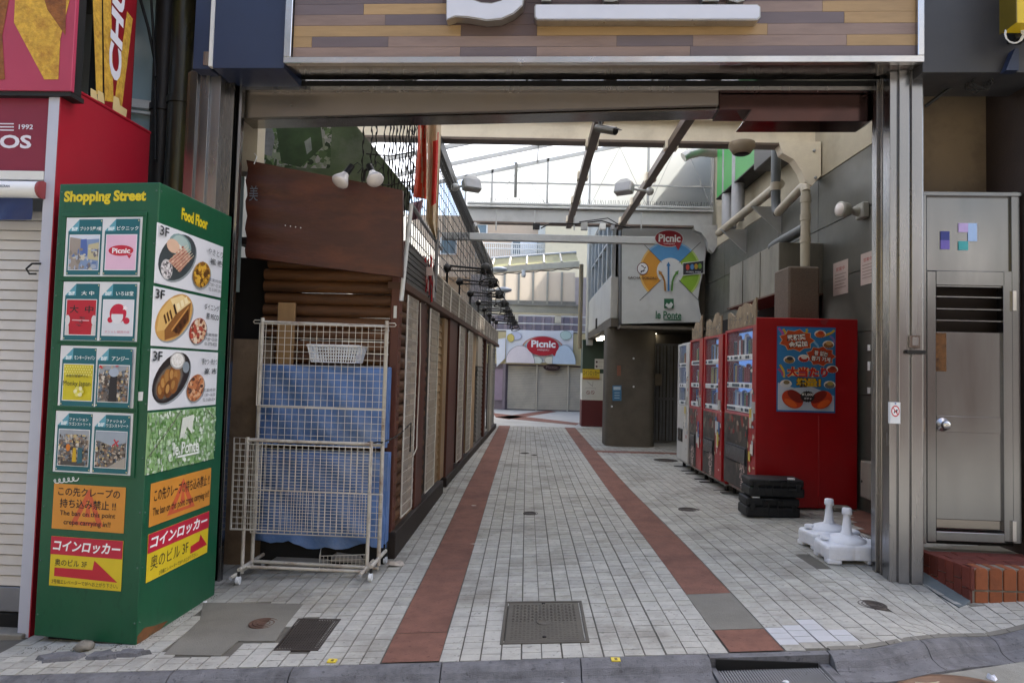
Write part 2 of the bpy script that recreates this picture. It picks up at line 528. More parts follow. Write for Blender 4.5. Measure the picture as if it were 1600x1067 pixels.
# --- inset covers
mhq = [(-.105, 3.655), (.365, 3.645), (.375, 4.29), (-.095, 4.32)]
grq = gp([(427, 1016), (497, 1016), (533, 967), (466, 966)])
inq = [(.93, 3.40), (1.50, 3.40), (1.50, 3.56), (.93, 3.56)]
discs = []
for px, py, rr in ((412, 974, .085), (1363, 945, .078), (829, 802, .075), (1076, 796, .105), (820, 708, .08), (835, 711, .05), (1040, 719, .2)):
    p = gnd(px, py); discs.append((p.x, p.y, rr))
mhs = [(-.07, 3.70), (.33, 3.69), (.34, 4.25), (-.06, 4.28)]
holes = [mhs, grq, patchL, patchR, pc, cross]
crackq = gp([(1248, 866), (1258, 862), (1300, 884), (1285, 888)])
holes.append(crackq)

# --- paving stones, laid in columns along the alley
newq = [gp([(1203, 984), (1160, 1002), (1188, 1013), (1245, 1010), (1328, 1000), (1282, 965)])]
near = []; far = MB()
PX, PY = .1025, .0785
def fields():
    x = XL1 + .002
    while x < XR0 - .05: yield x, x + PX; x += PX
    x = XL0 - .004
    while x > -2.75: yield x - PX, x; x -= PX
    x = XR1 + .004
    while x < 3.55: yield x, x + PX; x += PX
def paver(x0, x1, y0, y1, dz, tilt):
    h = lambda x, y: gz(x, y) + dz
    a, b_, q, e = (x0, y0), (x1, y0 + tilt), (x1, y1 + tilt), (x0, y1)
    P = [a, b_, q, e]
    return [(x, y, gz(x, y) - .02) for x, y in P] + [(x, y, h(x, y)) for x, y in P]
for x0, x1 in fields():
    xm = (x0 + x1) / 2
    y = yk(xm) + .004 + (.02 if xm > 1.4 else 0)
    jx = R.uniform(-.0015, .0015); off = R.uniform(0, .006)
    while y < 18.1:
        ym = y + PY / 2
        tilt = -.041 * PX * max(0, 1 - (y - 3.4) / 8)
        ok = not any(inpoly(xm, ym, h) for h in holes) and not any((xm - a) ** 2 + (ym - b_) ** 2 < (r_ - .025) ** 2 for a, b_, r_ in discs)
        if xm < -1.08 and ym > 5.45: ok = False
        if ok:
            t = paver(x0 + .0035 + jx, x1 - .0035 + jx, y + .0018 + off, y + PY - .0018 + off, R.uniform(-.0012, .0012), tilt)
            if ym < 6.5: near.append((ym, xm, t))
            else: far.add(t, [(4, 5, 6, 7), (0, 1, 5, 4), (1, 2, 6, 5), (2, 3, 7, 6), (3, 0, 4, 7)], R.choice(PAVE_S))
        y += PY
def inview(x, y):
    return -2.2 < x < 2.9 and abs(x) < y * .76
cand = sorted([n for n in near if inview(n[1], n[0])])[:298]
sel = set(id(n) for n in cand)
def oldnew(x, y):
    return PAVE_W if any(inpoly(x, y, q) for q in newq) else PAVE
for n in near:
    fs = [(4, 5, 6, 7), (0, 1, 5, 4), (1, 2, 6, 5), (2, 3, 7, 6), (3, 0, 4, 7)]
    if id(n) in sel:
        b = MB(); b.add(n[2], fs, oldnew(n[1], n[0])); b.build('paver', pave)
    else:
        far.add(n[2], fs, PAVE_W if any(inpoly(n[1], n[0], q) for q in newq) else R.choice(PAVE_S))
o = far.build('paver_field', pave, 0, 'stuff')

# --- kerb and gutter, laid in pieces
kerb = thing('kerb', (0, 3.4, -.05), 'low rounded grey concrete kerb with gutter along the front of the paving', None)
kerb['kind'] = 'structure'
joints = [-3.6, -2.95, -2.35, -1.72, -1.12, -.38, .30, .925, 1.505, 2.02, 2.6, 3.2, 3.9]
PROF = [(0, .0), (-.018, .004), (-.06, .001), (-.09, -.016), (-.11, -.042), (-.125, -.05)]
GUT = [(-.125, -.05), (-.18, -.056), (-.238, -.052)]
def kpiece(name, xa, xb, prof, m):
    b = MB(); n = 7; vs = []; k = len(prof)
    for x in rng(xa + .003, xb - .003, n):
        for dy, dz in prof:
            vs.append((x, yk(x) + dy, gzc(x, yk(x)) + dz + R.uniform(-.0012, .0012)))
        vs.append((x, yk(x) + prof[-1][0], gzc(x, yk(x)) - .12)); vs.append((x, yk(x) + prof[0][0], gzc(x, yk(x)) - .12))
    q = k + 2
    fs = [(i * q + j, (i + 1) * q + j, (i + 1) * q + (j + 1) % q, i * q + (j + 1) % q) for i in range(n - 1) for j in range(q)]
    fs += [tuple(range(q)), tuple(range((n - 1) * q + q - 1, (n - 1) * q - 1, -1))]
    b.add(vs, fs, m); return b.build(name, kerb)
for xa, xb in zip(joints, joints[1:]):
    if not (.92 < xa < 1.5): kpiece('kerb_stone', xa, xb, PROF, KERB)
    if not (.92 < xa < 1.5): kpiece('gutter_slab', xa, xb, GUT, KERB)
# street inlet with its slot and bar grate
xa, xb = .925, 1.505
kpiece('kerb_stone', xa, xb, [(0, .0), (-.02, .003), (-.05, 0)], KERB)
b = MB(); z0 = gz(1.2, 3.4)
b.box((xa + .03, 3.40, z0 - .12), (xb - .06, 3.412, z0 - .02), DARK); b.build('slot', kerb)
for i in range(38):
    x = xa + .04 + i * (.49 / 37)
    b = MB(); zt = gz(x, 3.3) - .05
    b.hexa([(x - .003, 3.06, zt - .03), (x + .003, 3.06, zt - .03), (x + .003, 3.385, zt - .03), (x - .003, 3.385, zt - .03), (x - .003, 3.06, zt - .004), (x + .003, 3.06, zt - .004), (x + .003, 3.385, zt), (x - .003, 3.385, zt)], GREYP)
    b.build('grate_bar', kerb)
b = MB(); b.box((xa + .02, 3.05, -.06), (xb - .03, 3.395, z0 - .085), DARK); b.build('drain_pit', kerb)
b = MB()
for x0, x1 in ((xa + .005, xa + .03), (xb - .05, xb - .005)):
    b.hexa([(x0, 3.05, gz(x0, 3) - .12), (x1, 3.05, gz(x1, 3) - .12), (x1, 3.41, gz(x1, 3) - .12), (x0, 3.41, gz(x0, 3) - .12), (x0, 3.05, gz(x0, 3) - .052), (x1, 3.05, gz(x1, 3) - .052), (x1, 3.41, gz(x1, 3) - .045), (x0, 3.41, gz(x0, 3) - .045)], KERB)
b.build('grate_frame', kerb)
# concrete nosing blocks between pavers and kerb on the right
for i in range(11):
    x0 = 1.53 + i * .155; x1 = x0 + .149
    slab('edge_block', [(x0, yk(x0) + .001), (x1, yk(x1) + .001), (x1, yk(x1) + .045), (x0, yk(x0) + .045)], .0015, PATCH, pave)

# --- covers
def disc(name, x, y, r, m, label, cat='cover', rings=2):
    t = thing(name, (x, y, gz(x, y)), label, cat, 'round iron covers set in the paving')
    b = MB(); b.lathe((x, y, gz(x, y) - .02), (0, 0, 1), [(r, 0), (r, .025), (r * .93, .026), (r * .92, .0225), (0, .0225)], m, 28); b.build('lid', t)
    for k in range(rings):
        q = r * (.75 - .3 * k)
        b = MB(); b.lathe((x, y, gz(x, y) - .02), (0, 0, 1), [(q, .0225), (q, .0255), (q * .88, .0255), (q * .88, .0225)], m, 24); b.build('ring', t)
    return t
LB = ['small rusty round cover in the concrete patch by the green sign kiosk', 'dark round cover in the paving before the brick step',
      'small round cover in the middle of the alley floor', 'round cover in the paving in front of the black cases',
      'small far round cover near the left red strip', 'smallest far round cover beside another in the alley', 'dark flat cover in front of the white vending machine']
for (x, y, r_), l in zip(discs, LB):
    disc('round_cover', x, y, r_, RUSTY if 'rusty' in l else IRON, l)
t = thing('manhole_cover', (.135, 3.98, 0), 'large rectangular checkered iron manhole cover in the alley mouth', 'cover')
def quadgrid(P, u, v):
    (ax, ay), (bx, by), (cx_, cy_), (dx, dy) = P
    x = (1 - u) * (1 - v) * ax + u * (1 - v) * bx + u * v * cx_ + (1 - u) * v * dx
    y = (1 - u) * (1 - v) * ay + u * (1 - v) * by + u * v * cy_ + (1 - u) * v * dy
    return x, y
def qslab(name, P, u0, u1, v0, v1, zt, th, m, parent, bev=0):
    pts = [quadgrid(P, *q) for q in ((u0, v0), (u1, v0), (u1, v1), (u0, v1))]
    b = MB(); b.hexa([(x, y, gz(x, y) + zt - th) for x, y in pts] + [(x, y, gz(x, y) + zt) for x, y in pts], m)
    return b.build(name, parent, bev)
IRON2 = mat('cover_iron', '57524a', .65, .4, .15, 9, bump=.2, bscale=90, dirt='6c665c', dscale=3, damt=.6)
for q in ((0, 1, 0, .03), (0, 1, .97, 1), (0, .035, .03, .97), (.965, 1, .03, .97)):
    qslab('frame_bar', mhq, *q, .0065, .03, IRON2, t, .002)
qslab('plate', mhq, .05, .95, .04, .96, .004, .03, IRON2, t, .002)
b = MB()
for i in range(17):
    for j in range(21):
        u = .1 + .8 * (i + .5) / 17; v = .08 + .84 * (j + .5) / 21
        if (u - .5) ** 2 * .55 + (v - .45) ** 2 < .004: continue
        du, dv = (.017, .010) if (i + j) % 2 else (.010, .016)
        P = [quadgrid(mhq, u - du, v - dv), quadgrid(mhq, u + du, v - dv), quadgrid(mhq, u + du, v + dv), quadgrid(mhq, u - du, v + dv)]
        hh = .0035 if j > 9 else .0016
        b.hexa([(x, y, gz(x, y)) for x, y in P] + [(x, y, gz(x, y) + .0035 + hh) for x, y in P], IRON2)
b.build('checker_studs', t, 0, 'stuff')
for v in (.12, .93):
    x, y = quadgrid(mhq, .5, v); b = MB(); b.lathe((x, y, gz(x, y)), (0, 0, 1), [(.011, 0), (.011, .0082), (0, .0082)], DARK, 12); b.build('lift_hole', t)
x, y = quadgrid(mhq, .5, .45); b = MB(); b.lathe((x, y, gz(x, y)), (0, 0, 1), [(.045, .004), (.043, .0075), (.036, .0075), (.035, .0048), (0, .0048)], IRON2, 24); b.build('maker_ring', t)

t = thing('floor_grate', (grq[0][0], grq[0][1], 0), 'dark iron drain grate in the paving beside the concrete patch', 'grate')
P = grq
qslab('pit', P, .02, .98, .02, .98, -.0055, .01, DARK, t)
for q in ((0, 1, 0, .04), (0, 1, .96, 1), (0, .04, .04, .96), (.96, 1, .04, .96)):
    qslab('frame_bar', P, *q, .003, .02, IRON, t)
for i in range(15):
    u = .05 + .9 * (i + .5) / 15; qslab('grate_bar', P, u - .019, u + .019, .04, .96, .0005, .02, IRON, t)
for i in range(19):
    v = .05 + .9 * (i + .5) / 19; qslab('cross_bar', P, .04, .96, v - .010, v + .010, .001, .02, IRON, t)

t = thing('manhole_cover', (1.9, 3.03, 0), 'brown decorated round manhole cover in the sunlit road at the gutter', 'cover')
x, y = 1.92, 2.98; zz = gz(x, y) - .058
BRN = mat('manhole_brown', '6a5140', .6, .3, .15, 12, dirt='3f3128', dscale=5, damt=.5)
PALE = mat('manhole_pale', 'a89a86', .7, .1, .15, 12)
b = MB(); b.lathe((x, y, zz - .02), (.066, 0, -1) and (-.066, 0, 1), [(.31, 0), (.31, .024), (.285, .024), (.283, .019), (0, .019)], BRN, 48); b.build('lid', t)
q = random.Random(3)
for k in range(26):
    a = q.random() * 6.28; r_ = .25 * math.sqrt(q.random()); L_ = q.uniform(.02, .07)
    px_, py_ = x + r_ * math.cos(a), y + r_ * math.sin(a); a2 = q.random() * 3.14
    b = MB(); pts = [(px_ + L_ * s * math.cos(a2 + .4 * s), py_ + L_ * s * math.sin(a2 + .4 * s), gz(px_, py_) - .056) for s in (-1, -.3, .4, 1)]
    b.tube(pts, [.003, .008, .009, .003], PALE, 5); b.build('leaf_relief', t)

# --- bits of litter on the ground
def litter(px, py, wx, wy, h, col, label, name='paper_scrap', cat='litter', on=0.):
    p = gnd(px, py); z = gz(p.x, p.y) + on
    if p.y < yk(p.x) - .02: z -= .05
    b = MB(); n = 8; vs = []
    for i in range(n):
        a = 2 * math.pi * i / n; e = R.uniform(.75, 1.1)
        vs.append((p.x + wx * e * math.cos(a), p.y + wy * e * math.sin(a), z + R.uniform(.0, h * .4)))
    vs += [(a, b_, zz_ + h * R.uniform(.4, 1)) for a, b_, zz_ in [(p.x + .7 * (v[0] - p.x), p.y + .7 * (v[1] - p.y), z) for v in vs]]
    fs = [(i, (i + 1) % n, n + (i + 1) % n, n + i) for i in range(n)] + [tuple(range(n, 2 * n))]
    b.add(vs, fs, c(col)); return tag(b.build(name), label, cat, 'litter on the ground')
litter(880, 1055, .024, .03, .012, 'e4e6ea', 'white crumpled paper in the gutter below the manhole cover')
litter(1025, 1058, .02, .02, .012, 'd8d8da', 'small white scrap in the gutter before the cracked kerb')
litter(1178, 1022, .025, .012, .004, 'cfd0d0', 'white strip of paper on the kerb above the inlet')
litter(1228, 1048, .018, .012, .008, 'eceef0', 'white cigarette end lying on the inlet grate')
litter(1549, 1044, .022, .03, .03, 'dfe0ea', 'small white carton lying on the road by the round manhole')
litter(320, 941, .016, .014, .014, 'e8e8e8', 'white bottle cap beside the foot of the green kiosk')
litter(198, 1054, .018, .018, .006, 'd8d8dc', 'white scrap in the gutter before the green kiosk')
litter(740, 790, .03, .01, .004, 'c8c2b4', 'pale straw wrapper on the left red strip', on=.002)
litter(745, 850, .06, .008, .004, 'c8c2b4', 'thin pale scrap across the left red strip', on=.002)
litter(1292, 862, .05, .03, .006, '4a3b32', 'broken dark hole filling beside the white umbrella bases')
litter(930, 762, .012, .02, .005, 'c8bfa0', 'tiny yellowed leaf on the alley paving')
litter(618, 884, .07, .045, .05, 'b9aea2', 'crumpled pale rag beside the foot of the wire rack')
for px, py, l in ((519, 1033, 'yellow square sticker on the kerb below the floor grate'), (962, 1031, 'yellow square sticker on the kerb by its crack')):
    p = gnd(px, py); b = MB(); zz = gz(p.x, p.y) + .005
    b.box((p.x - .022, p.y - .02, zz - .004), (p.x + .022, p.y + .02, zz + .0015), c('d8c040')); o = b.build('kerb_sticker')
    b = MB(); b.box((p.x - .006, p.y - .012, zz + .0015), (p.x + .008, p.y + .012, zz + .0022), c('6a5a20')); b.build('print', o)
    tag(o, l, 'sticker', 'yellow stickers on the kerb')
p = gnd(132, 1015)
b = MB(); b.ball((p.x, p.y, gz(p.x, p.y) + .02), .05, CONC, 8, (1.1, .8, .6), .25); tag(b.build('rubble_stone'), 'loose chunk of broken concrete under the green kiosk', 'stone')
q = random.Random(31)
for k, (px, py, rx_, ry_, l) in enumerate(((96, 1028, .16, .06, 'largest flat piece of broken kerb at the foot of the kiosk'), (160, 1026, .09, .05, 'middle flat piece of broken kerb at the foot of the kiosk'), (205, 1022, .10, .045, 'right flat piece of broken kerb under the kiosk corner'))):
    p = gnd(px, py); n = 13; b = MB(); out = []; inn = []
    for i in range(n):
        a = 2 * math.pi * i / n; e = q.uniform(.7, 1.15); x, y = p.x + rx_ * e * math.cos(a), p.y + ry_ * e * math.sin(a)
        out.append((x, y, gzc(x, y) - .004)); x, y = p.x + rx_ * e * .86 * math.cos(a), p.y + ry_ * e * .86 * math.sin(a); inn.append((x, y, gzc(x, y) + q.uniform(.012, .024)))
    ctr = (p.x, p.y, gzc(p.x, p.y) + .02)
    b.add(out + inn + [ctr], [(i, (i + 1) % n, n + (i + 1) % n, n + i) for i in range(n)] + [(n + i, n + (i + 1) % n, 2 * n) for i in range(n)], KERB)
    tag(b.build('broken_kerb'), l, 'rubble', 'broken kerb pieces')
# grit gathered along the kerb and the walls
b = MB(); GRIT = mat('grit', '4a463f', .95, 0, .4, 60)
def grain(x, y, r_):
    z = gzc(x, y)
    if y < yk(x) - .02: z -= .05 if y > yk(x) - .24 else .057
    P = [(x + r_ * q.uniform(-1, 1), y + r_ * q.uniform(-1, 1), z + .0006) for _ in range(3)] + [(x, y, z + r_ * q.uniform(.5, 1.2))]
    b.add(P, [(0, 1, 3), (1, 2, 3), (2, 0, 3)], GRIT)
for i in range(900):
    x = q.uniform(-2.9, 3.0); grain(x, yk(x) - q.choice([.12, .13, .0, .24, .11]) + q.gauss(0, .012), q.uniform(.001, .0045))
for i in range(350):
    t_ = q.random(); grain(-2.12 + .04 * t_ + abs(q.gauss(0, .03)), 3.8 + .87 * t_, q.uniform(.001, .005))
for i in range(300): grain(q.uniform(-2.75, -2.1), 3.83 - abs(q.gauss(0, .05)), q.uniform(.001, .006))
for i in range(300): y = q.uniform(5.4, 10); grain(-1.0 + .022 * (y - 5.4) + abs(q.gauss(0, .025)), y, q.uniform(.001, .005))
for i in range(500): grain(q.uniform(-2.2, 2.4), q.uniform(3.5, 8), q.uniform(.0008, .003))
tag(b.build('debris'), 'fine dark grit scattered along the kerb and the stall feet', None, None, 'stuff')
# ================================================================== THE GATEWAY
F0 = Fr((0, 4.885, 0), (1, -.041, 0))
def ua(px, py, cc=0): return F0.uv(px, py, cc)[0]
def ub(px, py, cc=0): return F0.uv(px, py, cc)[1]
gate = thing('shopping_gateway', F0.pt(0, 0), 'stainless steel gateway framing the alley with shutter housing overhead', 'gateway')
ZS = ub(800, 128)                      # soffit height at the shutter line
ZF = ub(900, 101, .30)                 # fascia underside at the front
# --- right post: bars proud of a core
def bar(name, x0, x1, py, c0, c1, zt, m=STEEL, par=gate, zb=None, side=None):
    a0, a1 = ua(x0, py, c1), ua(x1, py, c1)
    b = MB(); p = F0.pt((a0 + a1) / 2, 0, c1); zb_ = gzc(p.x, p.y) - .02 if zb is None else zb
    b.fbox(F0, a0, a1, zb_, zt, c0, c1, m); return b.build(name, par, .003, seg=2)
TOP = ZF + .01
bar('post_core', 1390, 1443, 500, -.10, .165, TOP, STEEL)
bar('post_bar', 1405, 1421, 500, .163, .185, TOP)
bar('post_bar', 1424.5, 1442, 500, .163, .185, TOP)
bar('jamb', 1377, 1391, 500, -.06, .06, TOP, STEEL2)
bar('jamb', 1391, 1404, 500, .0, .14, TOP, STEEL)
bar('guide_rail', 1369, 1373, 500, -.03, .02, ZS, STEEL)
bar('guide_rail', 1373, 1376.5, 500, -.05, .0, ZS, DARKST)
# --- left post
aL = ua(372, 150)
def lbar(name, w0, w1, c0, c1, m=STEEL, zt=TOP):
    b = MB(); p = F0.pt(aL, 0, 0); b.fbox(F0, aL + w0, aL + w1, gzc(p.x, p.y) - .02, zt, c0, c1, m); return b.build(name, gate, .003, seg=2)
lbar('post_core', -.30, -.05, -.10, .165)
lbar('post_bar', -.275, -.215, .163, .185)
lbar('post_bar', -.19, -.125, .163, .185)
lbar('jamb', -.115, -.055, .0, .15)
lbar('jamb', -.065, .0, -.06, .06, STEEL2)
lbar('guide_rail', .004, .02, -.05, .0, DARKST, ZS)
lbar('guide_rail', .02, .04, -.03, .02, STEEL, ZS)
aR = ua(1376, 500); aSR = ua(1441, 95, .30)
# --- lintel: soffit, shutter slot, housing plates
b = MB(); b.hexa([F0.pt(aL - .12, ZF, .295), F0.pt(aSR, ZF, .295), F0.pt(aSR, ZS + .02, -.02), F0.pt(aL - .12, ZS + .02, -.02),
                  F0.pt(aL - .12, ZF + .1, .295), F0.pt(aSR, ZF + .1, .295), F0.pt(aSR, ZS + .12, -.02), F0.pt(aL - .12, ZS + .12, -.02)], STEEL2); b.build('soffit', gate)
z1, z2, z3 = ub(800, 128), ub(800, 134), ub(800, 140)
b = MB(); b.fbox(F0, aL - .02, aR, z2, z1 + .02, -.06, -.022, DARK); b.build('shutter_slot', gate)
b = MB(); b.fbox(F0, aL + .01, aR - .02, z3, z2, -.06, -.012, STEEL); b.build('slot_lip', gate)
P0 = [F0.uv(x, y, -.06) for x, y in ((379, 139), (1123, 139), (1123, 164), (379, 185))]
b = MB(); b.prism(F0, P0[::-1], -.10, -.06, mat('housing_plate', '857d76', .32, .9, .05, 2, dirt='7a6d62', dscale=1., damt=.4)); b.build('housing_plate', gate, .003)
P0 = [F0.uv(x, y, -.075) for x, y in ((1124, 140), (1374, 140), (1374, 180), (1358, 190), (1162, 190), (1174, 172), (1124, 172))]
b = MB(); b.prism(F0, P0[::-1], -.30, -.075, mat('housing_red_reflection', '483836', .14, 1., .05, 2, dirt='5c3b35', dscale=.9, damt=.5)); b.build('housing_box', gate, .003)  # dark red tint paints in a reflection of red surroundings
P0 = [F0.uv(x, y, -.115) for x, y in ((379, 141), (1130, 141), (1130, 172), (379, 188))]
b = MB(); b.prism(F0, P0[::-1], -.30, -.115, STEEL2); b.build('housing_box', gate)

# --- fascia board with coloured planks
fas = thing('fascia_sign', F0.pt(-.1, ZF, .3), 'long shop fascia of tan, brown and grey planks in a chrome frame', 'sign')
CF = .30
PL = {'m': mat('plank_mauve', '8f796e', .5, 0, .1, 5, rnd=.07, stretch=(1, 1, 6), dirt='5e4a42', dscale=1.5, damt=.4), 'd': mat('plank_grey', '6c5f60', .5, 0, .1, 5, rnd=.08, stretch=(1, 1, 6)),
      't': mat('plank_tan', 'ab8c62', .5, 0, .1, 5, rnd=.08, stretch=(1, 1, 6), dirt='7d6240', dscale=1.5, damt=.4), 'b': mat('plank_brown', '5c4a46', .5, 0, .1, 5, rnd=.06)}
ROWS = [(73, 90.5, [(459, 'm'), (720, 'd'), (839, 'm'), (1079, 'd')]), (56, 73, [(459, 't'), (488, 'd'), (607, 'm'), (964, 'd'), (1083, 'm'), (1323, 't')]),
        (38.5, 56, [(459, 't'), (720, 'b'), (839, 't'), (1199, 'm')]), (21, 38.5, [(459, 'm'), (601, 'd'), (700, 'b'), (959, 'm'), (1079, 'd'), (1319, 't')]),
        (4, 21, [(459, 'd'), (567, 't'), (700, 'b'), (1100, 'm'), (1285, 't')]), (-13, 4, [(459, 'd'), (690, 'b'), (1165, 'd')]),
        (-30, -13, [(459, 't'), (640, 'm'), (1000, 'd'), (1200, 'm')]), (-47, -30, [(459, 'm'), (820, 't'), (1150, 'd')])]
aF0, aF1 = ua(458, 50, CF), ua(1431, 50, CF)
b = MB(); b.fbox(F0, aF0 - .02, aF1 + .02, ZF + .02, ub(900, -46, CF), CF - .12, CF - .004, BLACK); b.build('backing', fas)
for y0, y1, segs in ROWS:
    bb, bt = ub(945, y1, CF), ub(945, y0, CF)
    xs = [s[0] for s in segs] + [1431]
    for i, (x, k) in enumerate(segs):
        b = MB(); b.fbox(F0, ua(xs[i], 50, CF) + .001, ua(xs[i + 1], 50, CF) - .001, bb + .001, bt - .001, CF - .01, CF + R.uniform(0, .0015), PL[k]); b.build('plank', fas)
CHROME = mat('chrome_trim', 'd2d0cf', .2, 1., .05, 3, dirt='9a9089', dscale=1.2, damt=.5)
zt = ub(900, -46, CF)
b = MB(); b.fbox(F0, ua(447, 50, CF), ua(1441, 50, CF), ZF, ub(945, 91, CF), CF - .02, CF + .03, CHROME); b.build('frame_bar', fas, .003)
for x0, x1 in ((447, 458), (1431, 1441)):
    b = MB(); b.fbox(F0, ua(x0, 50, CF), ua(x1, 50, CF), ub(945, 91, CF), zt, CF - .02, CF + .03, CHROME); b.build('frame_bar', fas, .003)
# side boxes
NAVY = mat('navy_panel', '27324d', .4, 0, .08, 4, dirt='1c2230', dscale=1.5, damt=.5)
CHAR = mat('charcoal_panel', '37373a', .42, 0, .12, 4, dirt='22242c', dscale=1.2, damt=.6)
t = thing('sign_box', F0.pt(ua(370, 60, CF), ub(370, 105, CF), .3), 'navy blue sign box at the upper corner left of the plank fascia', 'sign')
b = MB(); b.fbox(F0, ua(334, 60, CF), ua(446, 60, CF), ub(380, 107, CF), zt, -.1, CF, NAVY); b.build('front_panel', t, .003)
b = MB(); b.fbox(F0, ua(302, 60, CF), ua(329, 60, CF), ub(310, 107, CF), zt, -.1, CF - .01, NAVY); b.build('side_panel', t, .003)
b = MB(); b.fbox(F0, ua(329, 60, CF), ua(334, 60, CF), ub(332, 105, CF), zt, CF - .03, CF + .012, WHITE); b.build('edge_strip', t)
t = thing('sign_box', F0.pt(ua(1510, 60, CF), ub(1500, 105, CF), .3), 'charcoal sign box at the upper corner above the steel door', 'sign')
b = MB(); b.fbox(F0, ua(1442, 60, CF), ua(1600, 60, CF) + .5, ub(1500, 113, CF), zt, -.1, CF - .005, CHAR); b.build('front_panel', t, .003)
b = MB(); b.tube([F0.pt(ua(1460, 117, .2) + .03 * math.cos(q) * .5, ub(1465, 117, .2) + .02 * math.sin(q), .2) for q in rng(0, 6.28, 12)], .003, WHITE, 5); b.build('hook_ring', t)
# channel letters cut by the top of the picture
CHAN = mat('channel_white', 'd5d6de', .35, 0, .04); RIM = mat('channel_rim', 'b9b4ac', .3, .8, .1, dirt='7a6f62', dscale=6, damt=.5)
t = thing('channel_letters', F0.pt(ua(950, 20, CF), ub(950, 30, CF), .36), 'white illuminated channel letter and underline on the plank fascia', 'sign')
def chan(name, pts, rim=True):
    P = [F0.uv(x, y, .40) for x, y in pts]
    ar = sum(P[i][0] * P[(i + 1) % len(P)][1] - P[(i + 1) % len(P)][0] * P[i][1] for i in range(len(P)))
    if ar < 0: P = P[::-1]
    b = MB(); b.prism(F0, P, .31, .39, RIM); b.build(name + '_side', t)
    ca = sum(p[0] for p in P) / len(P); cb = sum(p[1] for p in P) / len(P)
    b = MB(); q = []
    n = len(P)
    for i in range(n):
        (x0, y0), (x1, y1), (x2, y2) = P[i - 1], P[i], P[(i + 1) % n]
        d1 = Vector((y0 - y1, x1 - x0)).normalized(); d2 = Vector((y1 - y2, x2 - x1)).normalized()
        m_ = (d1 + d2); m_ = m_.normalized() if m_.length > .1 else d1
        q.append((x1 + m_.x * .009, y1 + m_.y * .009))
    b.prism(F0, q, .388, .396, CHAN); b.build(name + '_face', t)
chan('letter', [(697, -40), (697, 31), (711, 26), (730, 27), (760, 32), (783, 30), (803, 21), (817, 8), (824, -40), (788, -40), (783, 0), (768, 4), (752, 3), (738, -2), (734, -40)])
chan('underline', [(837, 6), (1184, 6), (1189, 10), (1189, 26), (1184, 31), (839, 31), (835, 26), (835, 10)])
chan('letter', [(846, -40), (861, -40), (861, 1), (846, 1)])
chan('letter', [(938, -40), (972, -40), (968, -1), (957, 2), (944, 1)])
chan('letter', [(1098, -40), (1124, -40), (1124, 1), (1098, 1)])
chan('letter', [(1136, -40), (1168, -40), (1164, 0), (1152, 3), (1140, 0)])

# --- steel door unit on the right
CD = .03
door = thing('steel_door', F0.pt(ua(1515, 840, CD), .28, CD), 'worn stainless service door with louvre and knob above the brick step', 'door')
DSTEEL = mat('door_steel', '858688', .2, 1., .2, 1.3, stretch=(1.5, 1.5, .22))
def dq(name, x0, x1, y0, y1, c0, c1, m=DSTEEL, par=None, bev=.002):
    b = MB(); b.fbox(F0, ua(x0, y1, c1), ua(x1, y1, c1), ub((x0 + x1) / 2, y1, c1), ub((x0 + x1) / 2, y0, c1), c0, c1, m); return b.build(name, par or door, bev)
dq('side_frame', 1443, 1448, 300, 849, -.1, CD + .03)
dq('side_frame', 1584, 1597, 300, 849, -.1, CD + .02)
dq('head_frame', 1443, 1597, 300, 306, -.1, CD + .032)
top = dq('transom_panel', 1448, 1584, 306, 424, -.02, CD)
leaf = dq('leaf_panel', 1463, 1570, 519, 812, -.02, CD)
dq('leaf_stile', 1449, 1463, 424, 846, -.02, CD + .022); dq('leaf_stile', 1570, 1584, 424, 846, -.02, CD + .022)
dq('leaf_rail', 1463, 1570, 424, 446, -.02, CD + .022); dq('leaf_rail', 1463, 1570, 832, 846, -.02, CD + .022)
dq('louvre_recess', 1463, 1570, 446, 519, -.12, -.09, mat('louvre_dark', '241a15', .8))
for y in (463, 482, 500): dq('louvre_bar', 1463, 1570, y, y + 2.6, -.03, CD + .008)
dq('louvre_bar', 1463, 1570, 446, 449, -.03, CD + .008)
dq('kick_band', 1464, 1569, 651, 676, CD, CD + .003)
dq('vent_plate', 1463, 1570, 812, 826, -.02, CD - .005, STEEL2); dq('vent_gap', 1463, 1570, 828, 832, -.03, -.01, DARK)
dq('sill_gap', 1449, 1584, 846.2, 851, -.1, -.02, DARK)
dq('rust_plate', 1462, 1479, 520, 580, CD, CD + .004, mat('rust_orange', '6e4a28', .8, .2, .4, 30, dirt='1f1510', dscale=22, damt=.95))
kn = F0.pt(ua(1472, 663, CD), ub(1472, 663, CD), CD)
b = MB(); b.lathe(kn, F0.n, [(.047, 0), (.045, .01), (.018, .014), (.016, .03), (.028, .036), (.03, .055), (.022, .066), (0, .068)], CHROME, 20); b.build('knob', door)
dq('strike_box', 1436, 1446, 655, 675, CD + .0, CD + .05, STEEL2)
dq('latch', 1422, 1438, 524, 544, .185, .205, STEEL2); dq('latch_tongue', 1417, 1447, 547, 553, .187, .21, DARKST); dq('latch_face_plate', 1426, 1436, 527, 540, .205, .207, STEEL)  # last piece is a thin steel plate on the latch face
for y0, y1 in ((454, 486), (814, 846)): dq('hinge', 1583, 1589, y0, y1, CD + .02, CD + .04, CHROME)
for x0, y0, x1, y1, k in ((1469, 362, 1483, 376, '2a3580'), (1469, 376, 1483, 390, '6a5cb0'), (1497, 349, 1512, 363, 'b9a3d6'), (1512, 349, 1526, 377, 'a3bfe8'), (1497, 377, 1512, 391, '3fa3a8')):
    b = MB(); b.fbox(F0, ua(x0, y1, CD), ua(x1, y1, CD), ub(1497, y1, CD), ub(1497, y0, CD), CD, CD + .006, mat('tile_' + k, k, .3)); b.build('colour_tile', top)
